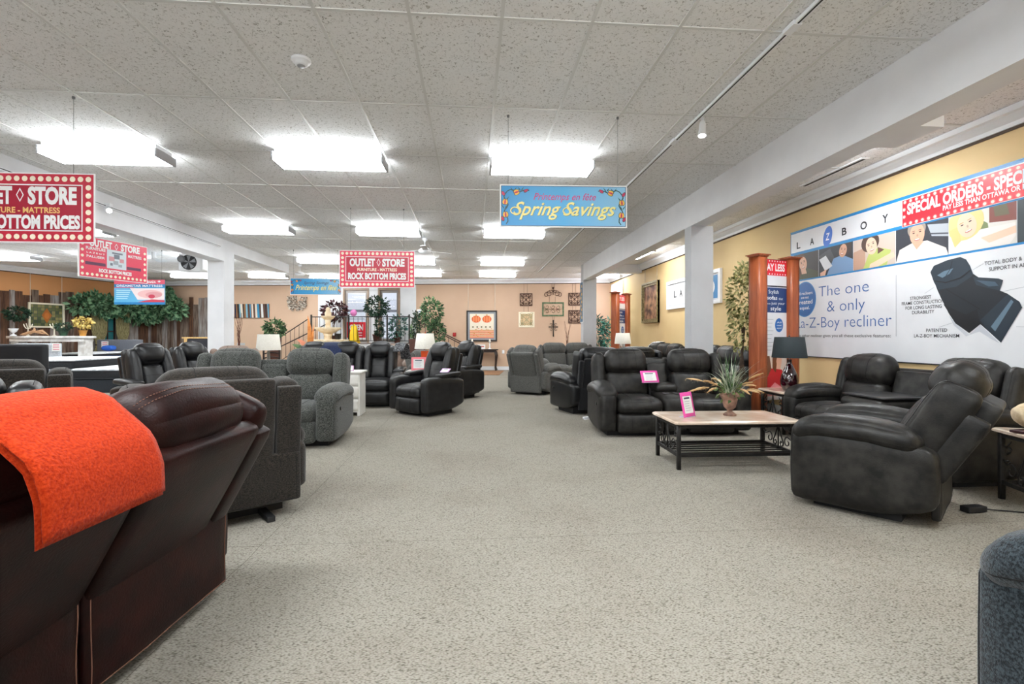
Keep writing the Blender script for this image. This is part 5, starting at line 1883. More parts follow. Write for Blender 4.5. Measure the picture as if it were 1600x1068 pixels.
def lamp(label, loc, shade, body_prof, body_mat, shade_mat, z_shade, name='table_lamp', square=False, finial=True):
    """shade: (r bottom, r top, height)"""
    t = thing(name, label, 'lamp', loc)
    mb = MB()
    if square:
        (w0, w1, hh) = body_prof
        v = [(-w0, -w0, 0), (w0, -w0, 0), (w0, w0, 0), (-w0, w0, 0), (-w1, -w1, hh), (w1, -w1, hh), (w1, w1, hh), (-w1, w1, hh)]
        mb.add(v, [(0, 3, 2, 1), (4, 5, 6, 7), (0, 1, 5, 4), (1, 2, 6, 5), (2, 3, 7, 6), (3, 0, 4, 7)])
    else:
        mb.lathe(body_prof, 0, 28)
    obj('base', mb, body_mat, t)
    rb, rt, hh = shade
    mb = MB()
    mb.tube([(0, 0, z_shade - 0.10), (0, 0, z_shade + hh)], 0.008)
    obj('stem', mb, M_CHROME, t)
    mb = MB()
    mb.lathe([(rb, z_shade), (rt, z_shade + hh), (rt - 0.004, z_shade + hh), (rb - 0.004, z_shade)], 0, 36, cap=False)
    for a in range(3):
        an = a * 2.094
        mb.tube([(0, 0, z_shade + hh - 0.015), ((rt - 0.004) * math.cos(an), (rt - 0.004) * math.sin(an), z_shade + hh - 0.01)], 0.003)
    obj('lamp_shade', mb, shade_mat, t)
    if finial:
        mb = MB()
        mb.lathe([(0.006, z_shade + hh), (0.012, z_shade + hh + 0.012), (0.006, z_shade + hh + 0.028), (0, z_shade + hh + 0.032)], 0, 10)
        obj('finial', mb, body_mat, t)
    return t
M_SHADEB = flat('black_teal_shade', S(20, 32, 36), 0.8)
M_SHADEW = noisy('linen_shade', S(226, 222, 210), S(238, 234, 224), 60.0, 0.9)
lamp('table lamp with black drum shade and burgundy glass body on the end table', (4.14, 6.14, 0.551), (0.21, 0.175, 0.27),
     [(0.075, 0), (0.085, 0.02), (0.105, 0.08), (0.11, 0.13), (0.095, 0.21), (0.06, 0.29), (0.032, 0.35), (0.028, 0.39), (0.035, 0.405)],
     flat('burgundy_glass', S(40, 6, 16), 0.08, spec=0.8, coat=0.6), M_SHADEB, 0.43)
# white table, orange lamp, pedestal ornament
def plain_table(name, label, x0, x1, y0, y1, h, mat, leg=0.025, shelf=None, cat='table'):
    t = thing(name, label, cat, ((x0 + x1) / 2, (y0 + y1) / 2, 0))
    w, d = (x1 - x0) / 2, (y1 - y0) / 2
    mb = MB()
    mb.rbox(-w, w, -d, d, h - 0.035, h, 0.006, n=3)
    obj('table_top', mb, mat, t)
    for sx in (-1, 1):
        for sy in (-1, 1):
            mb = MB()
            mb.box(sx * (w - 0.04) - leg, sx * (w - 0.04) + leg, sy * (d - 0.04) - leg, sy * (d - 0.04) + leg, 0, h - 0.035)
            obj('leg', mb, mat, t)
    mb = MB()
    mb.box(-w + 0.03, w - 0.03, -d + 0.03, d - 0.03, h - 0.10, h - 0.034)
    obj('apron', mb, mat, t)
    if shelf:
        mb = MB()
        mb.box(-w + 0.03, w - 0.03, -d + 0.03, d - 0.03, shelf, shelf + 0.02)
        obj('lower_shelf', mb, mat, t)
    return t
plain_table('side_table', 'white side table with orange lamp, behind the dark aisle recliner', -1.22, -0.58, 9.08, 9.58, 0.62, M_WHITEW)
lamp('table lamp with square orange body and white shade on the white table', (-0.90, 9.42, 0.621), (0.20, 0.16, 0.29), (0.055, 0.075, 0.36), flat('orange_glaze', S(206, 78, 30), 0.25, coat=0.4), M_SHADEW, 0.40, square=True)
t = thing('pedestal_ornament', 'cream turned pedestal ornament on the white table', 'ornament', (-0.71, 9.22, 0.621))
mb = MB()
mb.lathe([(0.13, 0), (0.13, 0.02), (0.10, 0.04), (0.06, 0.07), (0.05, 0.1), (0.09, 0.14), (0.095, 0.17), (0.05, 0.2), (0.06, 0.22), (0.1, 0.235), (0.1, 0.26), (0.06, 0.275), (0, 0.28)], 0, 24)
obj('body', mb, flat('cream_ceramic', S(232, 232, 210), 0.4), t)
# drawer chest by the grey loveseat
t = thing('drawer_chest', 'white weathered drawer chest beside the grey loveseat', 'chest', (-2.02, 8.12, 0))
mb = MB()
mb.box(-0.24, 0.24, -0.19, 0.22, 0.06, 0.67)
mb.box(-0.24, -0.2, -0.19, 0.22, 0, 0.06)
mb.box(0.2, 0.24, -0.19, 0.22, 0, 0.06)
obj('body', mb, M_WHITEW, t)
mb = MB()
mb.rbox(-0.27, 0.27, -0.22, 0.24, 0.67, 0.705, 0.006, n=3)
obj('top', mb, M_WHITEW, t)
for k in range(3):
    mb = MB()
    mb.rbox(-0.215, 0.215, -0.205, -0.185, 0.09 + k * 0.195, 0.26 + k * 0.195, 0.004, n=3)
    dr = obj('drawer', mb, M_WHITEW, t)
    mb = MB()
    mb.box(-0.06, 0.06, -0.222, -0.204, 0.165 + k * 0.195, 0.185 + k * 0.195)
    obj('drawer_handle', mb, M_BLACK, dr)
price_sign('small lilac price card on the white drawer chest', (-1.95, 8.0, 0.706), 0.2, 0.3, 0.12, 0.09, flat('lilac_card2', S(214, 170, 206), 0.5))

plain_table('side_table', 'dark side table under the white lamp behind the grey loveseat', -5.1, -4.5, 11.65, 12.15, 0.62, M_DARKW)
lamp('table lamp with tall white shade beside the left column', (-4.76, 11.9, 0.621), (0.27, 0.23, 0.37), [(0.09, 0), (0.09, 0.02), (0.04, 0.05), (0.03, 0.28), (0.02, 0.3)], flat('pewter', S(110, 106, 100), 0.4, metal=0.6), M_SHADEW, 0.31, finial=False)
t = thing('wooden_chair', 'dark wooden chair with curved back slats beside the white lamp', 'chair', (-5.08, 12.75, 0), 0.1)
for sx in (-1, 1):
    for y, h_ in ((-0.2, 0.45), (0.2, 1.10)):
        mb = MB()
        mb.box(sx * 0.19 - 0.02, sx * 0.19 + 0.02, y - 0.02, y + 0.02, 0, h_)
        obj('leg', mb, M_DARKW, t)
mb = MB()
mb.rbox(-0.22, 0.22, -0.23, 0.22, 0.44, 0.48, 0.012, n=3)
obj('seat', mb, M_DARKW, t)
for k in range(4):
    mb = MB()
    z = 0.68 + k * 0.11
    pts = [(x, 0.2, z + 0.05 - 1.1 * x * x) for x in [-0.18 + 0.036 * i for i in range(11)]]
    mb.tube(pts, 0.018, 0, 6)
    obj('back_slat', mb, M_DARKW, t)
mb = MB()
mb.box(-0.21, 0.21, 0.18, 0.22, 1.06, 1.12)
obj('top_rail', mb, M_DARKW, t)

plain_table('side_table', 'dark side table under the pale lamp by the far cherry posts', 3.40, 3.86, 11.5, 12.0, 0.70, M_DARKW)
lamp('table lamp with white shade and dark pyramid base by the far cherry posts', (3.65, 11.75, 0.701), (0.20, 0.165, 0.26), (0.11, 0.05, 0.26), M_DARKW, M_SHADEW, 0.37, square=True, finial=False)

# ------------------------------------------------------------------ cherry post displays
def display(label, loc, rz, seed):
    t = thing('display_stand', label, 'display stand', loc, rz)
    for x in (0.0, 0.67):
        mb = MB()
        a = 0.085
        mb.rbox(x - a, x + a, -a, a, 0.0, 2.38, 0.004, n=3)
        po = obj('post', mb, M_CHERRY, t)
        mb = MB()
        mb.box(x - a - 0.012, x + a + 0.012, -a - 0.012, a + 0.012, 2.375, 2.392)
        v = [(x - a - 0.03, -a - 0.03, 2.392), (x + a + 0.03, -a - 0.03, 2.392), (x + a + 0.03, a + 0.03, 2.392), (x - a - 0.03, a + 0.03, 2.392),
             (x - a - 0.03, -a - 0.03, 2.405), (x + a + 0.03, -a - 0.03, 2.405), (x + a + 0.03, a + 0.03, 2.405), (x - a - 0.03, a + 0.03, 2.405), (x, 0, 2.435)]
        mb.add(v, [(0, 3, 2, 1), (0, 1, 5, 4), (1, 2, 6, 5), (2, 3, 7, 6), (3, 0, 4, 7), (4, 5, 8), (5, 6, 8), (6, 7, 8), (7, 4, 8)])
        obj('cap', mb, M_CHERRY, po)
    x0, x1 = 0.085, 0.585
    mb = MB()
    mb.box(x0, x1, -0.006, 0.006, 0.35, 2.36)
    rect(mb, x0, x1, 2.13, 2.36, -0.0068, 1)
    rect(mb, x0, x1, 2.36 - 0.006, 2.36, -0.0074, 3)
    rect(mb, x0, x1, 1.965, 1.985, -0.0068, 3)
    rect(mb, x0, x1, 1.60, 1.955, -0.0068, 2)
    obj('banner', mb, [M_POSTER, M_REDB, M_NAVY, M_INK], t)
    mb = MB()
    for i in range(9):
        x = x0 + 0.03 + i * (x1 - x0 - 0.06) / 8
        for z in (2.15, 2.335):
            disc(mb, x, z, 0.011, 0.011, -0.0076, 0, 10)
    put_text(mb, 'PAY LESS', x0 + 0.04, x1 - 0.04, 2.20, 2.30, -0.0076, 0, bold=0.04)
    for s, a, b, z0, z1, bo in (('Stylish', 0.12, 0.33, 1.87, 1.925, 0.0), ('sofas', 0.09, 0.30, 1.785, 1.84, 0.015), ('that', 0.33, 0.42, 1.785, 1.82, 0.0), ('are', 0.09, 0.16, 1.715, 1.74, 0.0), ('just your', 0.18, 0.46, 1.715, 1.755, 0.0), ('style', 0.16, 0.38, 1.63, 1.69, 0.01)):
        put_text(mb, s, x0 + a, x0 + b, z0, z1, -0.0076, 0, bold=bo)
    disc(mb, x0 + 0.34, 1.42, 0.085, 0.10, -0.0070, 1, 24)
    for s, z in (('All', 1.46), ('created', 1.42), ('equal', 1.38)):
        put_text(mb, s, x0 + 0.29, x0 + 0.39, z - 0.012, z + 0.012, -0.0078, 0, bold=0.01)
    for k in range(9):
        rect(mb, x0 + 0.05, x0 + 0.22 - 0.02 * (k % 3), 1.50 - k * 0.055, 1.505 - k * 0.055, -0.0072, 2)
    obj('lettering', mb, [M_PRINTW, M_CIRC, flat('print_grey_text', S(130, 134, 142), 0.5)], t)
    mb = MB()
    rect(mb, x0, x1, 0.40, 0.98, -0.0068, 0)
    fan(mb, [(x0 + 0.02, 0.98), (x0 + 0.14, 0.98), (x0 + 0.20, 0.70), (x0 + 0.10, 0.62)], -0.0072, 1)
    fan(mb, [(x0 + 0.30, 1.0), (x0 + 0.40, 0.93), (x0 + 0.36, 0.75), (x0 + 0.26, 0.8)], -0.0072, 2)
    fan(mb, [(x0 + 0.06, 0.62), (x0 + 0.18, 0.80), (x0 + 0.40, 0.78), (x0 + 0.47, 0.5), (x0 + 0.30, 0.42), (x0 + 0.08, 0.44)], -0.0076, 3)
    fan(mb, [(x0 + 0.20, 1.02), (x0 + 0.30, 0.94), (x0 + 0.27, 0.74), (x0 + 0.20, 0.80)], -0.0080, 4)
    disc(mb, x0 + 0.33, 0.90, 0.05, 0.065, -0.0084, 2, 18)
    fan(mb, [(x0 + 0.04, 0.45), (x0 + 0.25, 0.60), (x0 + 0.40, 0.52), (x0 + 0.3, 0.41), (x0 + 0.06, 0.41)], -0.0084, 5)
    obj('picture_print', mb, [flat('print_warm_white', S(226, 214, 204), 0.4), flat('print_brown_frame', S(120, 76, 52), 0.4), flat('print_skin', S(226, 176, 150), 0.4), flat('print_scarlet', S(196, 26, 44), 0.4), flat('print_auburn', S(112, 60, 34), 0.4), flat('print_soft_pink', S(232, 150, 158), 0.4)], t)
    return t
ds = display('tall cherry wood post display with sofa banner by the end table lamp', (4.0, 6.62, 0), math.radians(20), 1)
copy_thing(ds, (3.72, 12.62, 0), math.radians(48), 'tall cherry wood post display far back by the far column')

tree('variegated_tree', 'cream and green variegated tree half hidden behind the near cherry post', (4.16, 7.28, 0), 0.14, 0.26, 1.4, [((0, 0, 1.85), (0.24, 0.24, 0.46), 0.55), ((0, 0, 1.35), (0.22, 0.22, 0.35), 0.3), ((0.02, 0, 2.2), (0.12, 0.12, 0.2), 0.15)], 900, 0.085, M_LEAFV, seed=31, stems=2)
t = tree('feather_plant', 'tall green and turquoise feathery plant by the far right column', (4.0, 15.1, 0), 0.16, 0.3, 0.8, [((-0.1, 0, 1.3), (0.28, 0.25, 0.55), 1.0)], 420, 0.22, M_LEAFB, seed=32, kw=0.18)
mb = MB()
rng = random.Random(5)
leaves(mb, rng, (0.16, -0.15, 1.25), (0.18, 0.15, 0.55), 220, 0.22, kw=0.16)
obj('turquoise_fronds', mb, leaf_mat('leaf_turquoise', S(34, 150, 142), S(116, 206, 190)), t)

# adapter and cable on the carpet
t = thing('power_adapter', 'black power adapter and cable on the carpet behind the big recliner', 'adapter', (3.60, 3.27, 0), 0.1)
mb = MB()
mb.rbox(-0.08, 0.08, -0.035, 0.035, 0.001, 0.045, 0.008, n=4)
obj('brick', mb, M_BLACK, t)
mb = MB()
mb.tube([(0.08, 0, 0.02), (0.14, -0.02, 0.012), (0.25, -0.05, 0.006), (0.40, -0.13, 0.005), (0.6, -0.2, 0.005), (0.9, -0.15, 0.005)], 0.005)
obj('cable', mb, M_BLACK, t)
t = thing('power_strip', 'white cable plug on the carpet under the black loveseat', 'plug', (1.72, 7.38, 0), 0.3)
mb = MB()
mb.rbox(-0.05, 0.05, -0.02, 0.02, 0.001, 0.035, 0.006, n=3)
obj('plug_body', mb, M_TRIMW, t)
mb = MB()
mb.tube([(0.05, 0, 0.015), (0.1, 0.02, 0.03), (0.13, -0.03, 0.01), (0.06, -0.06, 0.006), (-0.06, -0.05, 0.006)], 0.006)
obj('cable', mb, M_TRIMW, t)

# carved ornament and book on the near end table
t = thing('book', 'thin dark red book on the end table at the right edge', 'book', (4.10, 3.30, 0.551), 0.2)
mb = MB()
mb.rbox(-0.10, 0.12, -0.08, 0.08, 0.0, 0.02, 0.003, n=3)
obj('cover', mb, flat('maroon_cover', S(58, 18, 24), 0.5), t)
t = thing('carved_ornament', 'cream and dark carved animal skull ornament at the right edge', 'ornament', (4.12, 3.33, 0.572), 0.3)
mb = MB()
p = Puff(0.15, 0.19, 0.17, 0.075, 10, (0.01, 0.01, 0.01), lambda q: (q.x * (1 - 0.9 * max(0, -q.z)), q.y + 0.25 * max(0, -q.z) * (-1), q.z), 0.006, 14, 3)
mb.puff(p, 0, Matrix.Translation((0, 0, 0.10)))
obj('skull', mb, noisy('old_bone', S(196, 170, 132), S(232, 214, 182), 16.0, 0.6, bump=0.2), t)
mb = MB()
mb.ball((-0.075, -0.03, 0.11), 0.02, 0.032, 0.034, n=6)
mb.ball((-0.04, -0.10, 0.10), 0.026, 0.02, 0.03, n=6)
mb.ball((0.04, -0.10, 0.10), 0.026, 0.02, 0.03, n=6)
mb.tube([(-0.07, -0.07, 0.1), (-0.11, -0.10, 0.12), (-0.12, -0.13, 0.10)], [0.014, 0.01, 0.004])
obj('dark_socket', mb, M_BLACK, t)

# ------------------------------------------------------------------ throws
def cloth(name, label, loc, rz, x0, x1, path, mats, thick=0.012, wav=0.006, nx=18, cat='throw', fold=1, skew=None, seed=0):
    """cloth laid over an edge: path is (y,z) from front to hanging end; skew(f, x) shifts the hem"""
    P = [Vector((0, y, z)) for y, z in path]
    S_ = [0]
    for a, b in zip(P[:-1], P[1:]):
        S_.append(S_[-1] + (b - a).length)
    n = 34
    def at(f):
        s = f * S_[-1]
        for i in range(len(P) - 1):
            if s <= S_[i + 1] or i == len(P) - 2:
                k = (s - S_[i]) / max(1e-6, S_[i + 1] - S_[i])
                d = (P[i + 1] - P[i]).normalized()
                nrm = Vector((0, -d.z, d.y))
                return P[i].lerp(P[i + 1], k), (nrm if nrm.z > 0 or abs(d.z) > 0.5 else -nrm)
    t = thing(name, label, cat, loc, rz)
    for layer in range(fold):
        mb = MB()
        off0 = 0.004 + layer * thick * 1.15
        v = []
        for side in (0, 1):
            for i in range(n + 1):
                f = i / n * (1 - 0.02 * layer)
                c, nr = at(f)
                for j in range(nx + 1):
                    g = j / nx
                    e = min(1, 6 * g, 6 * (1 - g), 8 * (1 - f) + 0.0)
                    e = math.sqrt(max(0.02, min(1, e)))
                    x = x0 + (x1 - x0) * g + (0.012 * layer if g < 0.5 else -0.004 * layer)
                    if skew:
                        x += skew(f, g)
                    w = noise.noise(Vector((x * 5 + seed, f * 6, layer * 3))) * wav
                    th = thick * (0.5 + (0.5 * e if side else -0.5 * e))
                    q = c + nr * (off0 + th + w)
                    v.append((x, q.y, q.z))
        m = (n + 1) * (nx + 1)
        fcs = []
        for i in range(n):
            for j in range(nx):
                a = i * (nx + 1) + j
                fcs.append((a, a + nx + 1, a + nx + 2, a + 1))
                fcs.append((m + a, m + a + 1, m + a + nx + 2, m + a + nx + 1))
        for i in range(n):
            for j in (0, nx):
                a = i * (nx + 1) + j
                b = a + nx + 1
                fcs.append((a, m + a, m + b, b) if j == 0 else (a, b, m + b, m + a))
        for j in range(nx):
            for i in (0, n):
                a = i * (nx + 1) + j
                fcs.append((a, a + 1, m + a + 1, m + a) if i == 0 else (a, m + a, m + a + 1, a + 1))
        mb.add(v, fcs, 0, True)
        obj('folded_layer', mb, mats, t)
    return t
M_ORNG = noisy('orange_wool', S(156, 40, 14), S(190, 62, 24), 140.0, 1.0, bump=0.7, bscale=140.0, bdist=0.005, sheen=0.08, spec=0.05)
M_NAVYT = fabric('navy_knit', S(16, 26, 54), S(30, 44, 80), 90.0)
M_PLAID = noisy('plaid_throw', S(36, 38, 44), S(136, 138, 140), 46.0, 0.95, bump=0.3, stretch=(1, 2, 2), lo=0.46, hi=0.64)
M_WPAT = noisy('white_patterned_throw', S(150, 154, 160), S(240, 240, 240), 22.0, 0.95, lo=0.38, hi=0.5)
# orange blanket over the brown sofa (sofa frame: x along the sofa, +y behind it)
cloth('blanket', 'folded orange wool blanket hanging over the back of the brown leather sofa', (-1.75, 1.42, 0), math.radians(-95),
      -0.26, 0.145, [(0.28, 0.90), (0.34, 1.0), (0.43, 1.065), (0.52, 1.085), (0.60, 1.06), (0.67, 1.0), (0.725, 0.95), (0.75, 0.88), (0.755, 0.775)],
      M_ORNG, 0.014, 0.006, fold=2, cat='blanket')
cloth('throw', 'navy blue throw over the left back of the graphite sofa', (-2.38, 9.3, 0), 0, -0.75, -0.08,
      [(0.10, 0.86), (0.24, 1.06), (0.34, 1.12), (0.46, 1.13), (0.56, 1.08), (0.6, 0.8)], M_NAVYT, 0.014)
cloth('throw', 'black and white plaid throw over the right end of the graphite sofa', (-2.38, 9.3, 0), 0, 0.86, 1.06,
      [(0.22, 0.96), (0.28, 1.05), (0.36, 1.10), (0.46, 1.11), (0.56, 1.06), (0.6, 0.8)], M_PLAID, 0.014, 0.02, skew=lambda f, g: 0.10 * f)
cloth('throw', 'white patterned throw over the end of the grey wall sofa', (4.42, 11.75, 0), -math.pi / 2, -0.92, -0.45,
      [(0.10, 0.80), (0.22, 1.0), (0.32, 1.09), (0.46, 1.10), (0.54, 0.9)], M_WPAT, 0.014)

# ------------------------------------------------------------------ art on the back wall
def wall_thing(name, label, cat, X, z, off=0.004):
    return thing(name, label, cat, bw(X, off, z), BANG)
def pic_frame(mb, w, h, b, d, mi=0):
    mb.box(0, w, -d, 0, 0, b, mi)
    mb.box(0, w, -d, 0, h - b, h, mi)
    mb.box(0, b, -d, 0, b, h - b, mi)
    mb.box(w - b, w, -d, 0, b, h - b, mi)
def cords(t, xs, z0, z1, mat, r=0.004, n='hanging_cord'):
    for x in xs:
        mb = MB()
        mb.tube([(x, -0.006, z0), (x, -0.006, z1)], r, 0, 5)
        obj(n, mb, mat, t)
M_CORDB = flat('brown_cord', S(92, 66, 52), 0.7)
M_CORDW = flat('white_cord', S(226, 214, 196), 0.7)

# large framed picture
w = 1.14
t = wall_thing('framed_picture', 'large black framed picture of two orange fruits over a stone shelf pattern', 'picture', -0.23, 1.06)
mb = MB()
pic_frame(mb, w, w, 0.05, 0.04)
obj('frame', mb, flat('black_frame', S(34, 26, 24), 0.4), t)
mb = MB()
rect(mb, 0.05, w - 0.05, 0.05, w - 0.05, -0.012, 0)
rect(mb, 0.12, w - 0.12, 0.12, w - 0.12, -0.013, 1)
for k in range(9):
    rect(mb, 0.12, w - 0.12, 0.12 + k * 0.035, 0.145 + k * 0.035, -0.014, 2 + k % 3)
rng = random.Random(2)
for k in range(26):
    disc(mb, 0.16 + rng.random() * 0.8, 0.14 + rng.random() * 0.34, 0.02 + rng.random() * 0.02, 0.012, -0.015, 2 + rng.randrange(3), 10)
for k in range(5):
    disc(mb, 0.24 + 0.16 * k, 0.53, 0.035, 0.03, -0.015, 5, 10)
for cx in (0.36, 0.76):
    disc(mb, cx, 0.82, 0.17, 0.13, -0.0145, 2, 24)
    for sx in (-0.09, 0, 0.09):
        disc(mb, cx + sx, 0.82, 0.035, 0.125, -0.015, 3, 16)
    rect(mb, cx - 0.02, cx + 0.02, 0.92, 1.0, -0.0155, 4)
obj('picture', mb, [flat('mat_grey', S(150, 154, 160), 0.6), flat('canvas_cream', S(236, 226, 206), 0.6), flat('paint_orange', S(224, 92, 48), 0.6), flat('paint_light_orange', S(238, 142, 86), 0.6), flat('paint_ochre', S(206, 150, 80), 0.6), flat('paint_olive', S(120, 110, 80), 0.6)], t)
cords(t, (0.06, w - 0.08), w, 3.18 - 1.06, M_CORDW, 0.012)

def ironwork(name, label, X, z, w, h, pat, mat, frame=0.03, backing=None, cord=None):
    t = wall_thing(name, label, 'wall art', X, z)
    mb = MB()
    if frame:
        pic_frame(mb, w, h, frame, 0.02)
        obj('frame', mb, mat, t)
    mb = MB()
    pat(mb, w, h)
    obj('scrollwork', mb, backing or mat, t)
    if cord:
        cords(t, (w * 0.33, w * 0.6), h, cord - z, M_CORDB)
    return t
M_BRONZE = noisy('bronze_iron', S(70, 46, 38), S(104, 72, 58), 20.0, 0.6, metal=0.2)
def sq_scroll(mb, w, h):
    y = -0.012
    cx, cz = w / 2, h / 2
    for sx in (-1, 1):
        for sz in (-1, 1):
            for (ox, oz, r) in ((0.3, 0.3, 0.085), (0.3, 0.12, 0.06), (0.12, 0.3, 0.06)):
                pts = scroll_pts(cx + sx * ox * w, cz + sz * oz * h, r, 1.1, 0.8 if sx > 0 else 2.4, sx * sz)
                mb.tube([(a, y, b) for a, b in pts], 0.011, 0, 5)
            mb.tube([(cx, y, cz), (cx + sx * 0.42 * w, y, cz + sz * 0.42 * h)], 0.011, 0, 5)
    mb.ball((cx, y, cz), 0.035, 0.015, 0.035, n=6)
    for k in (0.25, 0.5, 0.75):
        mb.tube([(w * k, y, 0.03), (w * k, y, h - 0.03)], 0.006, 0, 4)
ironwork('iron_wall_art', 'square bronze scrollwork panel above the cream framed one', 1.73, 2.36, 0.47, 0.47, sq_scroll, M_BRONZE, cord=3.18)
ironwork('iron_wall_art', 'upper of two square bronze panels beside the far right column', 3.50, 2.37, 0.46, 0.47, sq_scroll, M_BRONZE, cord=3.18)
ironwork('iron_wall_art', 'lower of two square bronze panels beside the far right column', 3.50, 1.715, 0.46, 0.49, sq_scroll, M_BRONZE, cord=2.36)
t = ironwork('iron_wall_art', 'cream framed square of scrollwork, lower left of the wall art group', 1.69, 1.575, 0.59, 0.57, lambda mb, w, h: sq_scroll(mb, w, h), flat('cream_frame', S(240, 230, 206), 0.5), frame=0.075, backing=noisy('sage_metal', S(150, 142, 104), S(196, 186, 146), 12.0, 0.6), cord=2.35)
mb = MB()
mb.box(0.07, 0.52, -0.006, -0.002, 0.07, 0.50)
obj('backing', mb, flat('tan_linen', S(216, 186, 146), 0.8), t)
t = ironwork('iron_wall_art', 'green framed rectangle of metal leaves in the middle of the wall art', 2.55, 1.98, 0.80, 0.52,
             lambda mb, w, h: [mb.tube([(x_, -0.012, z_) for x_, z_ in scroll_pts(a * w, b * h, 0.09, 1.0, c_, s_)], 0.009, 0, 5) for a, b, c_, s_ in ((0.22, 0.68, 3, 1), (0.22, 0.32, 3, -1), (0.5, 0.68, 3, 1), (0.5, 0.32, 3, -1), (0.74, 0.66, 3, 1), (0.74, 0.34, 3, -1))] and [mb.tube([(0.12 * w, -0.012, 0.5 * h), (0.88 * w, -0.012, 0.5 * h)], 0.009, 0, 5)] or None,
             noisy('green_patina', S(72, 96, 68), S(110, 132, 96), 14.0, 0.6), frame=0.055, backing=noisy('red_brown_metal', S(128, 84, 70), S(110, 120, 84), 5.0, 0.6), cord=2.7)
t = wall_thing('iron_wall_art', 'open bronze scroll crest at the top of the wall art group', 'wall art', 2.62, 2.69)
mb = MB()
for s in (-1, 1):
    for cx, cz, r, a0 in ((0.13, 0.12, 0.11, 1.5), (0.24, 0.08, 0.10, 2.6), (0.06, 0.22, 0.07, 0.5)):
        mb.tube([(0.33 + s * x_, -0.014, z_) for x_, z_ in scroll_pts(cx, cz, r, 1.1, a0, -1)], 0.010, 0, 5)
mb.tube([(0.33, -0.014, 0.08), (0.33, -0.014, 0.32)], 0.013, 0, 6)
mb.ball((0.33, -0.014, 0.33), 0.04, 0.02, 0.045, n=6)
obj('scrollwork', mb, M_BRONZE, t)
cords(t, (0.28, 0.38), 0.34, 3.18 - 2.69, M_CORDB)
t = wall_thing('iron_cross', 'dark iron cross hanging lowest in the wall art group', 'wall art', 2.78, 1.22)
mb = MB()
mb.tube([(0.18, -0.014, 0), (0.18, -0.014, 0.03), (0.18, -0.014, 0.3), (0.18, -0.014, 0.6), (0.18, -0.014, 0.63)], [0.004, 0.022, 0.012, 0.022, 0.004], 0, 8)
mb.tube([(0.0, -0.014, 0.37), (0.02, -0.014, 0.37), (0.18, -0.014, 0.37), (0.34, -0.014, 0.37), (0.36, -0.014, 0.37)], [0.004, 0.02, 0.012, 0.02, 0.004], 0, 8)
for s in (-1, 1):
    for q in (-1, 1):
        mb.tube([(0.18 + s * x_, -0.014, 0.37 + q * z_) for x_, z_ in scroll_pts(0.075, 0.075, 0.06, 0.8, 0.4, 1)], 0.007, 0, 5)
obj('cross', mb, M_IRON, t)
cords(t, (0.15, 0.21), 0.58, 0.77, M_CORDB)

t = wall_thing('canvas_painting', 'wide striped abstract canvas right of the left column', 'picture', -9.1, 1.95)
w, h = 1.37, 0.53
mb = MB()
mb.box(0, w, -0.04, 0, 0, h)
rng = random.Random(9)
x = 0
cols = [S(40, 26, 24), S(226, 214, 196), S(150, 104, 62), S(46, 140, 180), S(230, 230, 226), S(28, 36, 64), S(92, 60, 44), S(120, 176, 196)]
prev = -1
while x < w - 0.01:
    ww = min(w - x, rng.uniform(0.03, 0.09))
    c = rng.randrange(8)
    while c == prev:
        c = rng.randrange(8)
    prev = c
    k = 0.03
    poly(mb, [(min(w, x + k), 0), (min(w, x + ww + k), 0), (x + ww, h), (x, h)], -0.042, 1 + c)
    x += ww
obj('canvas', mb, [flat('canvas_edge', S(120, 84, 58), 0.7)] + [flat('stripe_%d' % i, c, 0.6) for i, c in enumerate(cols)], t)

t = wall_thing('metal_wall_flower', 'silver metal flower wall sculpture left of the landing', 'wall art', -7.05, 2.17)
mb = MB()
rng = random.Random(14)
for k in range(70):
    cx, cz = rng.uniform(0.05, 0.75), rng.uniform(0.05, 0.55)
    r = rng.uniform(0.04, 0.075)
    for q in range(5):
        a = q * 1.257 + k
        mb.add([(cx, -0.02, cz), (cx + r * math.cos(a - 0.4), -0.03 - 0.015 * (k % 3), cz + r * math.sin(a - 0.4)), (cx + 1.2 * r * math.cos(a), -0.035 - 0.015 * (k % 3), cz + 1.2 * r * math.sin(a)), (cx + r * math.cos(a + 0.4), -0.03 - 0.015 * (k % 3), cz + r * math.sin(a + 0.4))], [(0, 1, 2, 3)], q % 2)
obj('petals', mb, [flat('silver_petal', S(196, 186, 172), 0.35, metal=0.5), flat('grey_petal', S(124, 112, 102), 0.4, metal=0.4)], t)
t = wall_thing('fire_alarm', 'small red fire alarm on the peach wall by the right steps', 'alarm', -0.74, 1.24)
mb = MB()
mb.rbox(0, 0.12, -0.05, 0, 0, 0.14, 0.012, n=4)
obj('body', mb, flat('alarm_red', S(176, 34, 36), 0.4), t)
t = wall_thing('wall_outlet', 'white electrical outlet low on the peach wall', 'outlet', 1.08, 0.60)
mb = MB()
mb.rbox(0, 0.09, -0.012, 0, 0, 0.13, 0.005, n=3)
obj('plate', mb, M_TRIMW, t)
t = wall_thing('wall_notice', 'small white paper notice beside the right door frame', 'notice', -2.08, 2.06)
mb = MB()
mb.box(0, 0.2, -0.006, 0, 0, 0.2)
rect(mb, 0.06, 0.14, 0.09, 0.13, -0.0065, 1)
obj('paper', mb, [M_PAPER, flat('notice_blue', S(90, 110, 160), 0.6)], t)

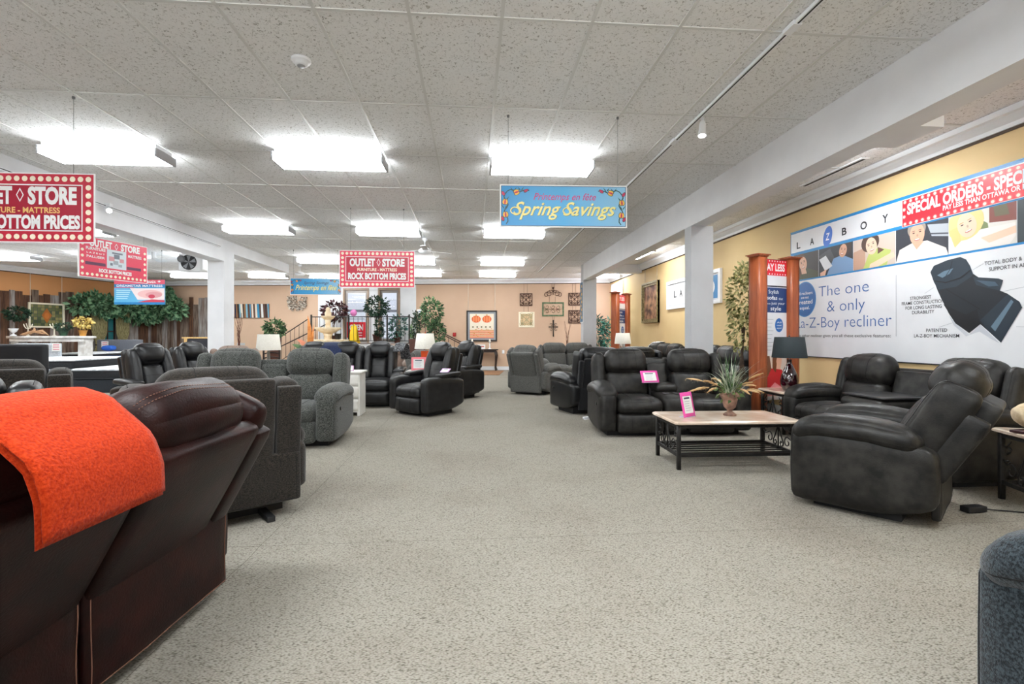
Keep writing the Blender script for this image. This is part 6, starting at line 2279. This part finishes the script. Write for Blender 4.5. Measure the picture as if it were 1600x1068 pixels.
# console table, cards, candlesticks, mat
t = thing('console_table', 'black console table with curved legs under the large framed picture', 'console table', bw(0.35, 0.32), BANG)
mb = MB()
mb.rbox(-0.62, 0.62, -0.2, 0.2, 0.74, 0.78, 0.01, n=3)
obj('table_top', mb, M_DARKW, t)
mb = MB()
mb.box(-0.56, 0.56, -0.17, 0.17, 0.66, 0.74)
obj('apron', mb, M_DARKW, t)
for sx in (-1, 1):
    for sy in (-1, 1):
        mb = MB()
        pts = [(sx * 0.53, sy * 0.15, 0.70), (sx * 0.56, sy * 0.165, 0.55), (sx * 0.545, sy * 0.16, 0.35), (sx * 0.525, sy * 0.15, 0.12), (sx * 0.545, sy * 0.16, 0.03), (sx * 0.56, sy * 0.165, 0.0)]
        mb.tube(pts, [0.045, 0.04, 0.028, 0.022, 0.03, 0.034], 0, 8)
        obj('leg', mb, M_DARKW, t)
for X, lb in ((0.02, 'white candlestick on the left of the black console table'), (0.66, 'white candlestick on the right of the black console table')):
    t = thing('candlestick', lb, 'candlestick', bw(X, 0.32, 0.781))
    mb = MB()
    mb.lathe([(0.06, 0), (0.06, 0.012), (0.02, 0.03), (0.014, 0.12), (0.025, 0.15), (0.014, 0.18), (0.02, 0.26), (0.05, 0.28), (0.05, 0.29), (0, 0.29)], 0, 16)
    obj('stick', mb, M_TRIMW, t)
    mb = MB()
    mb.lathe([(0.03, 0.29), (0.03, 0.36), (0, 0.362)], 0, 14)
    obj('candle', mb, flat('candle_cream', S(240, 232, 214), 0.5), t)
t = thing('price_card', 'white price card on the black console table', 'price sign', bw(0.36, 0.34, 0.782), BANG)
mb = MB()
mb.box(-0.14, 0.14, 0, 0.006, 0, 0.16)
rect(mb, -0.1, 0.1, 0.07, 0.11, -0.001, 1)
obj('card', mb, [M_PAPER, flat('card_red', S(206, 80, 80), 0.6)], t)
t = thing('floor_mat', 'brown entrance mat on the carpet before the console table', 'mat', bw(0.25, 1.5), BANG)
mb = MB()
mb.rbox(-0.9, 0.95, -0.95, 0.9, 0.001, 0.014, 0.005, n=3)
obj('mat', mb, noisy('brown_mat', S(128, 94, 66), S(150, 112, 80), 60.0, 0.95), t)

def twigs(label, loc, z0, z1, n, spread, seed, mat):
    t = thing('twig_vase', label, 'vase', loc)
    mb = MB()
    mb.lathe([(0.08, 0), (0.1, 0.05), (0.13, 0.35), (0.09, z0 - 0.1), (0.07, z0), (0.06, z0), (0.05, z0 - 0.1), (0, 0.3)], 0, 18, cap=False)
    obj('vase', mb, M_DARKW, t)
    rng = random.Random(seed)
    mb = MB()
    for k in range(n):
        a = rng.uniform(0, 6.28)
        s = rng.uniform(0.2, 1) * spread
        pts = [(s * f * f * math.cos(a) + 0.02 * math.sin(9 * f + k), s * f * f * math.sin(a) + 0.02 * math.cos(7 * f + k), z0 - 0.1 + (z1 - z0 + 0.1) * f * rng.uniform(0.97, 1)) for f in [i / 7 for i in range(8)]]
        mb.tube(pts, [0.008 - 0.0008 * i for i in range(8)], 0, 5)
    obj('twigs', mb, mat, t)
M_TWIG = flat('red_brown_twig', S(98, 56, 42), 0.8)
twigs('tall brown twigs in a floor vase just right of the left column', (-5.9, 12.95, 0), 0.95, 1.86, 9, 0.22, 4, M_TWIG)
twigs('thin brown twigs in a floor vase beside the far right column', (2.98, 15.4, 0), 0.8, 1.75, 6, 0.28, 6, M_TWIG)
t = thing('flower_arrangement', 'tall orange spike with green and pink leaves behind the grey loveseat', 'flower arrangement', (-3.52, 10.95, 0))
mb = MB()
mb.lathe([(0.12, 0), (0.14, 0.1), (0.1, 0.7), (0.06, 0.85), (0.09, 0.9), (0.08, 0.9), (0.05, 0.84), (0, 0.7)], 0, 20, cap=False)
obj('vase', mb, M_DARKW, t)
mb = MB()
mb.tube([(0, 0, 0.8), (0.01, 0, 1.1), (-0.005, 0, 1.45), (-0.04, 0, 1.7)], [0.035, 0.06, 0.04, 0.003], 0, 8)
mb.tube([(0.02, 0.01, 0.8), (0.05, 0, 1.2), (0.09, 0, 1.5)], [0.03, 0.035, 0.003], 0, 8)
obj('orange_spike', mb, noisy('orange_petal', S(206, 118, 46), S(232, 152, 76), 12.0, 0.5), t)
rng = random.Random(3)
for nm, az, mi, tip in (('green_leaf', 3.2, 0, 0.36), ('pink_leaf', 2.9, 1, 0.30), ('green_leaf', 0.4, 0, 0.2)):
    mb = MB()
    v = []
    for k in range(9):
        f = k / 8
        r = tip * f
        z = 0.86 + 0.34 * f - 0.12 * f * f + (0.1 if mi else 0)
        ww = 0.055 * math.sin(math.pi * min(1, f * 0.9 + 0.1)) + 0.002
        v += [(r * math.cos(az), r * math.sin(az) - ww * 0.3, z - ww), (r * math.cos(az), r * math.sin(az) + ww * 0.3, z + ww)]
    mb.add(v, [(2 * k, 2 * k + 1, 2 * k + 3, 2 * k + 2) for k in range(8)], 0, True)
    obj(nm, mb, [M_LEAF, flat('leaf_coral', S(226, 142, 110), 0.6)][mi], t)

# ------------------------------------------------------------------ right wall pictures
def rw(name, label, cat, Y, z):
    return thing(name, label, cat, (4.994, Y, z), -math.pi / 2)
t = rw('framed_picture', 'gilt framed figure painting on the tan wall left of the white framed sign', 'picture', 14.05, 1.63)
w, h = 1.22, 1.14
mb = MB()
pic_frame(mb, w, h, 0.11, 0.05)
pic_frame(mb, w, h, 0.05, 0.075)
obj('frame', mb, noisy('antique_gilt', S(112, 100, 66), S(168, 152, 110), 16.0, 0.5, metal=0.3, bump=0.3), t)
mb = MB()
rect(mb, 0.11, w - 0.11, 0.11, h - 0.11, -0.02, 0)
obj('picture', mb, noisy('old_painting', S(70, 44, 34), S(206, 156, 118), 4.5, 0.5, lo=0.38, hi=0.62, c2=S(126, 58, 48), scale2=3.0), t)
cords(t, (0.12, 1.05), h, 3.18 - 1.63, M_CORDW, 0.006)
t = rw('framed_sign', 'white framed sign with black letters behind the near right column', 'sign', 12.25, 1.93)
w, h = 2.75, 0.70
mb = MB()
pic_frame(mb, w, h, 0.075, 0.05)
obj('frame', mb, M_TRIMW, t)
mb = MB()
mb.box(0.075, w - 0.075, -0.02, -0.01, 0.075, h - 0.075)
frame_line(mb, 0.085, w - 0.085, 0.085, h - 0.085, 0.012, -0.022, 1)
rect(mb, 2.15, 2.60, 0.11, h - 0.11, -0.0215, 2)
disc(mb, 2.12, h / 2, 0.36, 0.21, -0.0225, 0, 30)
obj('panel', mb, [M_PRINTW, flat('print_line_grey', S(190, 196, 206), 0.4), M_SKY], t)
mb = MB()
for s, x in (('L', 0.42), ('A', 0.75), ('B', 1.35), ('O', 1.65), ('Y', 1.95)):
    put_text(mb, s, x, x + 0.16, 0.28, 0.45, -0.024, 0, bold=0.02)
disc(mb, 1.15, 0.365, 0.1, 0.15, -0.0235, 1, 24, -0.25)
put_text(mb, 'Z', 1.09, 1.21, 0.29, 0.44, -0.0245, 2, bold=0.02, shear=0.2)
obj('lettering', mb, [M_INK, flat('print_logo_blue', S(58, 110, 196), 0.35), M_PRINTW], t)

# ------------------------------------------------------------------ mattress corner at the left
LC = Vector((-12.45, BY(-12.45), 0))
LD = Vector((-0.3117, -0.9502, 0))
LN = Vector((0.9502, -0.3117, 0))
LANG = math.atan2(0.9502, 0.3117)      # local +x runs from the near end of the wall to the corner
def lwp(s, off=0.0, z=0.0):
    p = LC + LD * s + LN * off
    return (p.x, p.y, z)
M_BARN = noisy('barn_board', S(86, 70, 58), S(146, 128, 114), 3.0, 0.9, bump=0.3, bscale=20, stretch=(9, 9, 0.8), c2=S(70, 40, 28), scale2=1.2, amt2=0.8)
M_BARN2 = noisy('barn_board_grey', S(120, 114, 110), S(172, 168, 164), 3.0, 0.9, bump=0.3, bscale=20, stretch=(9, 9, 0.8), c2=S(120, 84, 62), scale2=1.4, amt2=0.6)
M_BARN3 = noisy('barn_board_brown', S(70, 46, 34), S(112, 78, 56), 3.0, 0.9, bump=0.3, bscale=20, stretch=(9, 9, 0.8))
def planks(label, loc, rz, L, zt, seed):
    t = thing('plank_screen', label, 'plank screen', loc, rz)
    rng = random.Random(seed)
    mb = MB()
    x = 0
    while x < L:
        w = rng.uniform(0.13, 0.26)
        top = zt + rng.uniform(-0.22, 0.14)
        d = rng.uniform(0.018, 0.034)
        mb.box(x + 0.003, min(L, x + w) - 0.003, -d, 0, 0.002, top, rng.randrange(3))
        x += w
    obj('planks', mb, [M_BARN, M_BARN2, M_BARN3], t)
    return t
planks('ragged barn board screen along the orange left wall', lwp(5.6, 0.01), LANG, 5.57, 2.58, 3)
planks('ragged barn board screen on the back wall by the left column', bw(-12.40, 0.012), BANG, 2.95, 2.62, 5)

t = thing('stained_glass_panel', 'cream framed stained glass panel hanging on the barn boards', 'glass panel', lwp(4.06, 0.07, 1.52), LANG)
w, h = 0.99, 0.78
mb = MB()
pic_frame(mb, w, h, 0.05, 0.04)
obj('frame', mb, flat('cream_frame', S(240, 230, 206), 0.5), t)
mb = MB()
rng = random.Random(7)
for i in range(9):
    for k in range(7):
        a0, a1 = 0.05 + (w - 0.1) * i / 9, 0.05 + (w - 0.1) * (i + 1) / 9
        b0, b1 = 0.05 + (h - 0.1) * k / 7, 0.05 + (h - 0.1) * (k + 1) / 7
        rect(mb, a0, a1 - 0.008, b0, b1 - 0.008, -0.012, rng.randrange(3))
rect(mb, 0.05, w - 0.05, 0.05, h - 0.05, -0.010, 4)
poly(mb, [(0.5, 0.14), (0.64, 0.39), (0.5, 0.62), (0.36, 0.39)], -0.014, 3)
disc(mb, 0.5, 0.38, 0.07, 0.1, -0.016, 5, 16)
obj('glass', mb, [flat('glass_olive', S(96, 104, 60), 0.2), flat('glass_moss', S(70, 84, 54), 0.2), flat('glass_straw', S(136, 130, 80), 0.2), flat('glass_amber', S(170, 98, 30), 0.2), M_INK, flat('glass_orange', S(196, 112, 36), 0.2)], t)
cords(t, (0.06, w - 0.06), h, 3.18 - 1.52, M_CORDW, 0.008)

# mantel shelf with ornaments
t = thing('mantel', 'white weathered mantel shelf in front of the barn boards', 'mantel', (-11.95, 15.0, 0), 0.0)
M_MANT = noisy('weathered_white', S(206, 204, 200), S(236, 236, 234), 5.0, 0.7, bump=0.2, c2=S(150, 140, 130), scale2=6, amt2=0.5)
mb = MB()
mb.rbox(-1.05, 1.05, -0.2, 0.2, 1.19, 1.26, 0.01, n=3)
mb.box(-0.98, 0.98, -0.17, 0.18, 1.10, 1.19)
obj('shelf', mb, M_MANT, t)
for x in (-0.88, 0.88):
    mb = MB()
    mb.box(x - 0.1, x + 0.1, -0.12, 0.15, 0, 1.10)
    obj('pilaster', mb, M_MANT, t)
def mx(px_off, label_name=None):
    return (-11.95 + px_off, 14.95, 1.262)
t = thing('pedestal_bowl', 'white pedestal bowl at the left end of the mantel', 'bowl', mx(-0.98))
mb = MB()
mb.lathe([(0.07, 0), (0.07, 0.02), (0.02, 0.05), (0.02, 0.08), (0.07, 0.12), (0.11, 0.2), (0.11, 0.21), (0.09, 0.2), (0, 0.12)], 0, 20)
obj('bowl', mb, M_TRIMW, t)
t = thing('driftwood', 'pale driftwood branch lying on the mantel', 'driftwood', mx(-0.45))
mb = MB()
for a, b, c in (((-0.35, 0, 0.03), (0, 0.02, 0.12), (0.3, 0, 0.05)), ((-0.1, 0, 0.05), (0.05, -0.03, 0.16), (0.02, 0, 0.24)), ((0, 0, 0.1), (0.2, 0.03, 0.14), (0.4, 0, 0.02)), ((-0.3, 0.02, 0.02), (-0.1, -0.03, 0.1), (0.1, 0, 0.13))):
    p = [Vector(a).lerp(Vector(b), k / 4) if k <= 4 else Vector(b).lerp(Vector(c), (k - 4) / 4) for k in range(9)]
    mb.tube(p, [0.015, 0.03, 0.035, 0.038, 0.035, 0.03, 0.024, 0.016, 0.006], 0, 7)
obj('branch', mb, noisy('driftwood_tan', S(170, 128, 92), S(204, 164, 126), 8.0, 0.8, stretch=(1, 4, 4)), t)
for k, (dx, lb) in enumerate(((-0.72, 'white candle holder left of the driftwood on the mantel'), (-0.02, 'white candle holder right of the driftwood on the mantel'))):
    t = thing('candle_holder', lb, 'candle holder', (-11.95 + dx, 15.1, 1.262))
    mb = MB()
    mb.lathe([(0.06, 0), (0.02, 0.03), (0.015, 0.2), (0.03, 0.22)], 0, 12)
    for s in (-1, 1):
        mb.tube([(0, 0, 0.2), (s * 0.06, 0, 0.22), (s * 0.1, 0, 0.28), (s * 0.12, 0, 0.34)], 0.012)
        mb.tube([(0, 0, 0.2), (s * 0.03, 0, 0.28), (s * 0.05, 0, 0.36)], 0.01)
    obj('holder', mb, flat('ivory_metal', S(222, 214, 196), 0.5), t)
tree('potted_plant', 'low dark green plant on the mantel under the glass panel', mx(0.34), 0.12, 0.16, 0.2, [((0, 0, 0.26), (0.19, 0.13, 0.09), 1.0)], 170, 0.09, M_LEAFD, seed=41, pm_=M_LEAFD)
tree('flower_pot', 'yellow flowers in an ochre pot at the right end of the mantel', mx(0.86), 0.1, 0.16, 0.26, [((0, 0, 0.38), (0.24, 0.16, 0.17), 1.0)], 240, 0.07, leaf_mat('yellow_blossom', S(176, 146, 66), S(232, 210, 132)), seed=42, pm_=flat('ochre_pot', S(186, 128, 46), 0.5), kw=0.8)
tree('topiary_tree', 'dark round topiary standing by the left edge before the barn boards', (-13.35, 15.55, 0), 0.14, 0.3, 1.75, [((0, 0, 1.92), (0.27, 0.25, 0.19), 1.0)], 420, 0.1, M_LEAFD, seed=43)

# curtains and ivy garland
M_OLIVE = fabric('olive_curtain', S(116, 108, 74), S(178, 168, 124), 20.0, (6, 6, 0.4))
def curtain(label, s, off, w, z0, z1, zt):
    t = thing('curtain', label, 'curtain', lwp(s, off), LANG)
    mb = MB()
    n, m = 40, 14
    v = []
    for k in range(m + 1):
        f = k / m
        z = z0 + (z1 - z0) * f
        pin = 1 - 0.55 * math.exp(-((z - zt) / 0.28) ** 2)
        for i in range(n + 1):
            g = i / n - 0.5
            v.append((g * w * pin, -0.05 + 0.035 * math.sin(i * 1.35) * (0.5 + 0.5 * pin), z))
    fs = [(k * (n + 1) + i, k * (n + 1) + i + 1, (k + 1) * (n + 1) + i + 1, (k + 1) * (n + 1) + i) for k in range(m) for i in range(n)]
    mb.add(v, fs, 0, True)
    obj('drape', mb, M_OLIVE, t)
    mb = MB()
    pts = [(0.235 * w * math.cos(a) * 1.05, -0.05 + 0.05 * math.sin(a), zt) for a in [q * 0.524 for q in range(12)]]
    mb.tube(pts, 0.018, 0, 6, closed=True)
    obj('tie_back', mb, M_DARKW, t)
curtain('olive curtain tied back under the ivy, left one nearer the mantel', 2.05, 0.14, 0.52, 0.25, 2.2, 0.95)
curtain('olive curtain hanging under the ivy, right one behind the grey headboard', 1.25, 0.14, 0.48, 0.25, 2.2, 0.95)
t = thing('window_frame', 'small teal paned window frame between the olive curtains', 'window frame', lwp(1.95, 0.06, 0.7), LANG)
mb = MB()
pic_frame(mb, 0.5, 1.4, 0.04, 0.03)
mb.box(0.23, 0.27, -0.03, 0, 0.04, 1.36)
mb.box(0.04, 0.46, -0.03, 0, 0.7, 0.74)
obj('frame', mb, M_DARKW, t)
mb = MB()
mb.box(0.04, 0.46, -0.008, -0.002, 0.04, 1.36)
obj('pane', mb, flat('teal_glass', S(40, 110, 116), 0.2), t)
t = thing('ivy_garland', 'leafy green ivy garland draped over the corner above the curtains', 'garland', (0, 0, 0))
mb = MB()
mb.tube([lwp(3.0, 0.15, 2.3), lwp(2.0, 0.2, 2.38), lwp(1.0, 0.2, 2.25), lwp(0.25, 0.3, 2.3), bw(-11.8, 0.25, 2.5), bw(-11.1, 0.2, 2.3)], 0.03, 0, 6)
obj('vine', mb, M_BARK, t)
rng = random.Random(17)
mb = MB()
for s, z, r, n in ((2.75, 2.28, 0.28, 110), (2.35, 2.42, 0.3, 130), (2.0, 2.3, 0.34, 170), (1.55, 2.32, 0.3, 150), (1.1, 2.15, 0.32, 150), (0.7, 2.1, 0.36, 170), (0.3, 2.25, 0.36, 170)):
    leaves(mb, rng, lwp(s, 0.34, z), (r, r, r), n, 0.22, kw=0.6)
for X, z, r, n in ((-12.0, 2.55, 0.42, 190), (-11.7, 2.8, 0.36, 170), (-11.45, 2.4, 0.42, 200), (-11.1, 2.3, 0.34, 140), (-12.1, 2.1, 0.3, 110), (-11.8, 3.02, 0.22, 60)):
    leaves(mb, rng, bw(X, 0.42, z), (r, 0.3, r), n, 0.22, kw=0.6)
BN = Vector((math.sin(BANG), -math.cos(BANG), 0))
for i, p in enumerate(mb.v):
    p = Vector(p)
    d = (p - LC).dot(LN)
    if d < 0.06:
        p += LN * (0.06 - d + 0.02 * rng.random())
    d = (p - Vector(bw(0))).dot(BN)
    if d < 0.06:
        p += BN * (0.06 - d + 0.02 * rng.random())
    p.z = min(p.z, 3.15)
    mb.v[i] = tuple(p)
obj('foliage', mb, leaf_mat('leaf_ivy', S(46, 92, 62), S(140, 178, 138)), t)

# beds
M_TICK = noisy('black_mattress_side', S(18, 21, 26), S(34, 38, 45), 60.0, 0.6, bump=0.3)
M_QUILT = noisy('white_quilt', S(206, 210, 214), S(240, 242, 244), 18.0, 0.9, bump=0.6, bscale=14.0, bdist=0.02)
M_BASEG = noisy('grey_bed_base', S(116, 120, 128), S(134, 138, 146), 60.0, 0.9)
M_BASEN = noisy('charcoal_box_spring', S(34, 39, 46), S(46, 52, 60), 60.0, 0.8)
def bed(label, x0, x1, y0, y1, zb, zm, zt, base_mat, rz=0.0, badge=False, feet=True, runner=None):
    t = thing('mattress_set', label, 'bed', ((x0 + x1) / 2, (y0 + y1) / 2, 0), rz)
    w, d = (x1 - x0) / 2, (y1 - y0) / 2
    mb = MB()
    mb.puff(Puff(2 * w, 2 * d, zm - zb, 0.03, 6), 0, Matrix.Translation((0, 0, (zb + zm) / 2)))
    obj('box_spring', mb, base_mat, t)
    mb = MB()
    mb.puff(Puff(2 * w, 2 * d, zt - zm - 0.02, 0.045, 8), 0, Matrix.Translation((0, 0, (zm + zt) / 2 - 0.01)))
    for z in (zm + 0.02, zt - 0.035):
        c = 0.03
        pts = [(-w + c, -d, z), (w - c, -d, z), (w, -d + c, z), (w, d - c, z), (w - c, d, z), (-w + c, d, z), (-w, d - c, z), (-w, -d + c, z)]
        mb.tube(pts, 0.010, 0, 6, closed=True)
    o = obj('mattress', mb, M_TICK, t)
    mb = MB()
    mb.puff(Puff(2 * w - 0.05, 2 * d - 0.05, 0.05, 0.024, 10, (0, 0, 0.02), None, 0.008, 5), 0, Matrix.Translation((0, 0, zt - 0.015)))
    obj('quilted_top', mb, M_QUILT, o)
    if runner:
        mb = MB()
        mb.puff(Puff(2 * w + 0.01, 0.5, 0.03, 0.012, 6), 0, Matrix.Translation((0, runner, zt + 0.022)))
        obj('bed_runner', mb, flat('blue_runner', S(48, 92, 156), 0.8), t)
    if badge:
        mb = MB()
        mb.box(0.1, 0.24, -d - 0.006, -d, zm + 0.03, zt - 0.03)
        obj('badge', mb, flat('silver_badge', S(170, 172, 176), 0.4, metal=0.4), o)
    for sx in (-1, 1):
        for sy in (-1, 1):
            mb = MB()
            mb.box(sx * (w - 0.1) - 0.03, sx * (w - 0.1) + 0.03, sy * (d - 0.1) - 0.03, sy * (d - 0.1) + 0.03, 0, zb + 0.01)
            obj('foot', mb, M_BLACK, t)
    return t
bed('black sided mattress set with white top nearest the graphite recliners', -7.72, -6.36, 10.05, 11.95, 0.16, 0.42, 0.62, M_BASEN)
bed('black sided mattress set with blue runner and square badge, behind the nearest one', -9.95, -8.22, 13.25, 15.2, 0.22, 0.47, 0.68, M_BASEG, badge=True, runner=-0.3)
bed('black sided mattress on a pale grey base left of the nearest one', -10.35, -8.62, 11.35, 13.1, 0.36, 0.56, 0.74, M_BASEG)
bed('mattress with blue pillow in front of the grey headboard at the back', -12.35, -11.15, 15.45, 17.35, 0.2, 0.48, 0.74, M_BASEN)
t = thing('pillow', 'bright blue pillow on the mattress before the grey headboard', 'pillow', (-11.85, 17.05, 0.775))
mb = MB()
mb.puff(Puff(0.32, 0.3, 0.14, 0.065, 8, (0, 0, 0.02)), 0, Matrix.Translation((0, 0, 0.09)))
obj('pillow_case', mb, flat('royal_blue', S(40, 96, 190), 0.8), t)
def headboard(label, x0, x1, y, zt, mat, trim=None, card=False, rz=0.0):
    t = thing('headboard', label, 'headboard', ((x0 + x1) / 2, y, 0), rz)
    w = (x1 - x0) / 2
    mb = MB()
    mb.puff(Puff(2 * w, 0.07, zt - 0.3, 0.025, 6), 0, Matrix.Translation((0, 0, 0.3 + (zt - 0.3) / 2)))
    obj('panel', mb, mat, t)
    for sx in (-1, 1):
        mb = MB()
        mb.box(sx * (w - 0.06) - 0.03, sx * (w - 0.06) + 0.03, 0.0, 0.05, 0, 0.5)
        obj('leg', mb, M_BLACK, t)
    if trim:
        mb = MB()
        mb.box(-w - 0.07, -w, -0.03, 0.04, 0, zt + 0.02)
        mb.box(w, w + 0.07, -0.03, 0.04, 0, zt + 0.02)
        mb.box(-w - 0.11, w + 0.11, -0.045, 0.05, zt, zt + 0.035)
        obj('wood_trim', mb, trim, t)
    return t
M_HBG = fabric('grey_headboard', S(104, 108, 116), S(128, 132, 140), 60.0)
M_HBP = fabric('pale_headboard', S(180, 188, 198), S(206, 212, 220), 40.0)
headboard('grey upholstered headboard with a price card under the ivy', -12.5, -11.07, 17.47, 1.14, M_HBG)
headboard('pale blue grey headboard below the white mantel', -12.55, -11.35, 14.55, 1.06, M_HBP)
headboard('black headboard at the left edge behind the tweed recliner', -9.35, -7.92, 9.85, 1.11, flat('black_vinyl', S(18, 20, 26), 0.5))
headboard('dark headboard with pale wood trim beside the left column', -6.78, -6.05, 12.3, 1.20, flat('chalk_black', S(40, 40, 48), 0.7), M_PALEW)
for (x, y, z, lb) in ((-12.33, 17.40, 0.86, 'pink and white price card on the grey headboard'), (-11.55, 14.49, 0.84, 'pink and white price card on the pale headboard')):
    t = thing('price_card', lb, 'price sign', (x, y, z))
    mb = MB()
    mb.box(0, 0.22, 0, 0.004, 0, 0.22)
    for k in range(3):
        rect(mb, 0.03, 0.19, 0.04 + 0.06 * k, 0.065 + 0.06 * k, -0.001, 1)
    obj('card', mb, [M_PAPER, flat('card_rose', S(220, 120, 140), 0.6)], t)
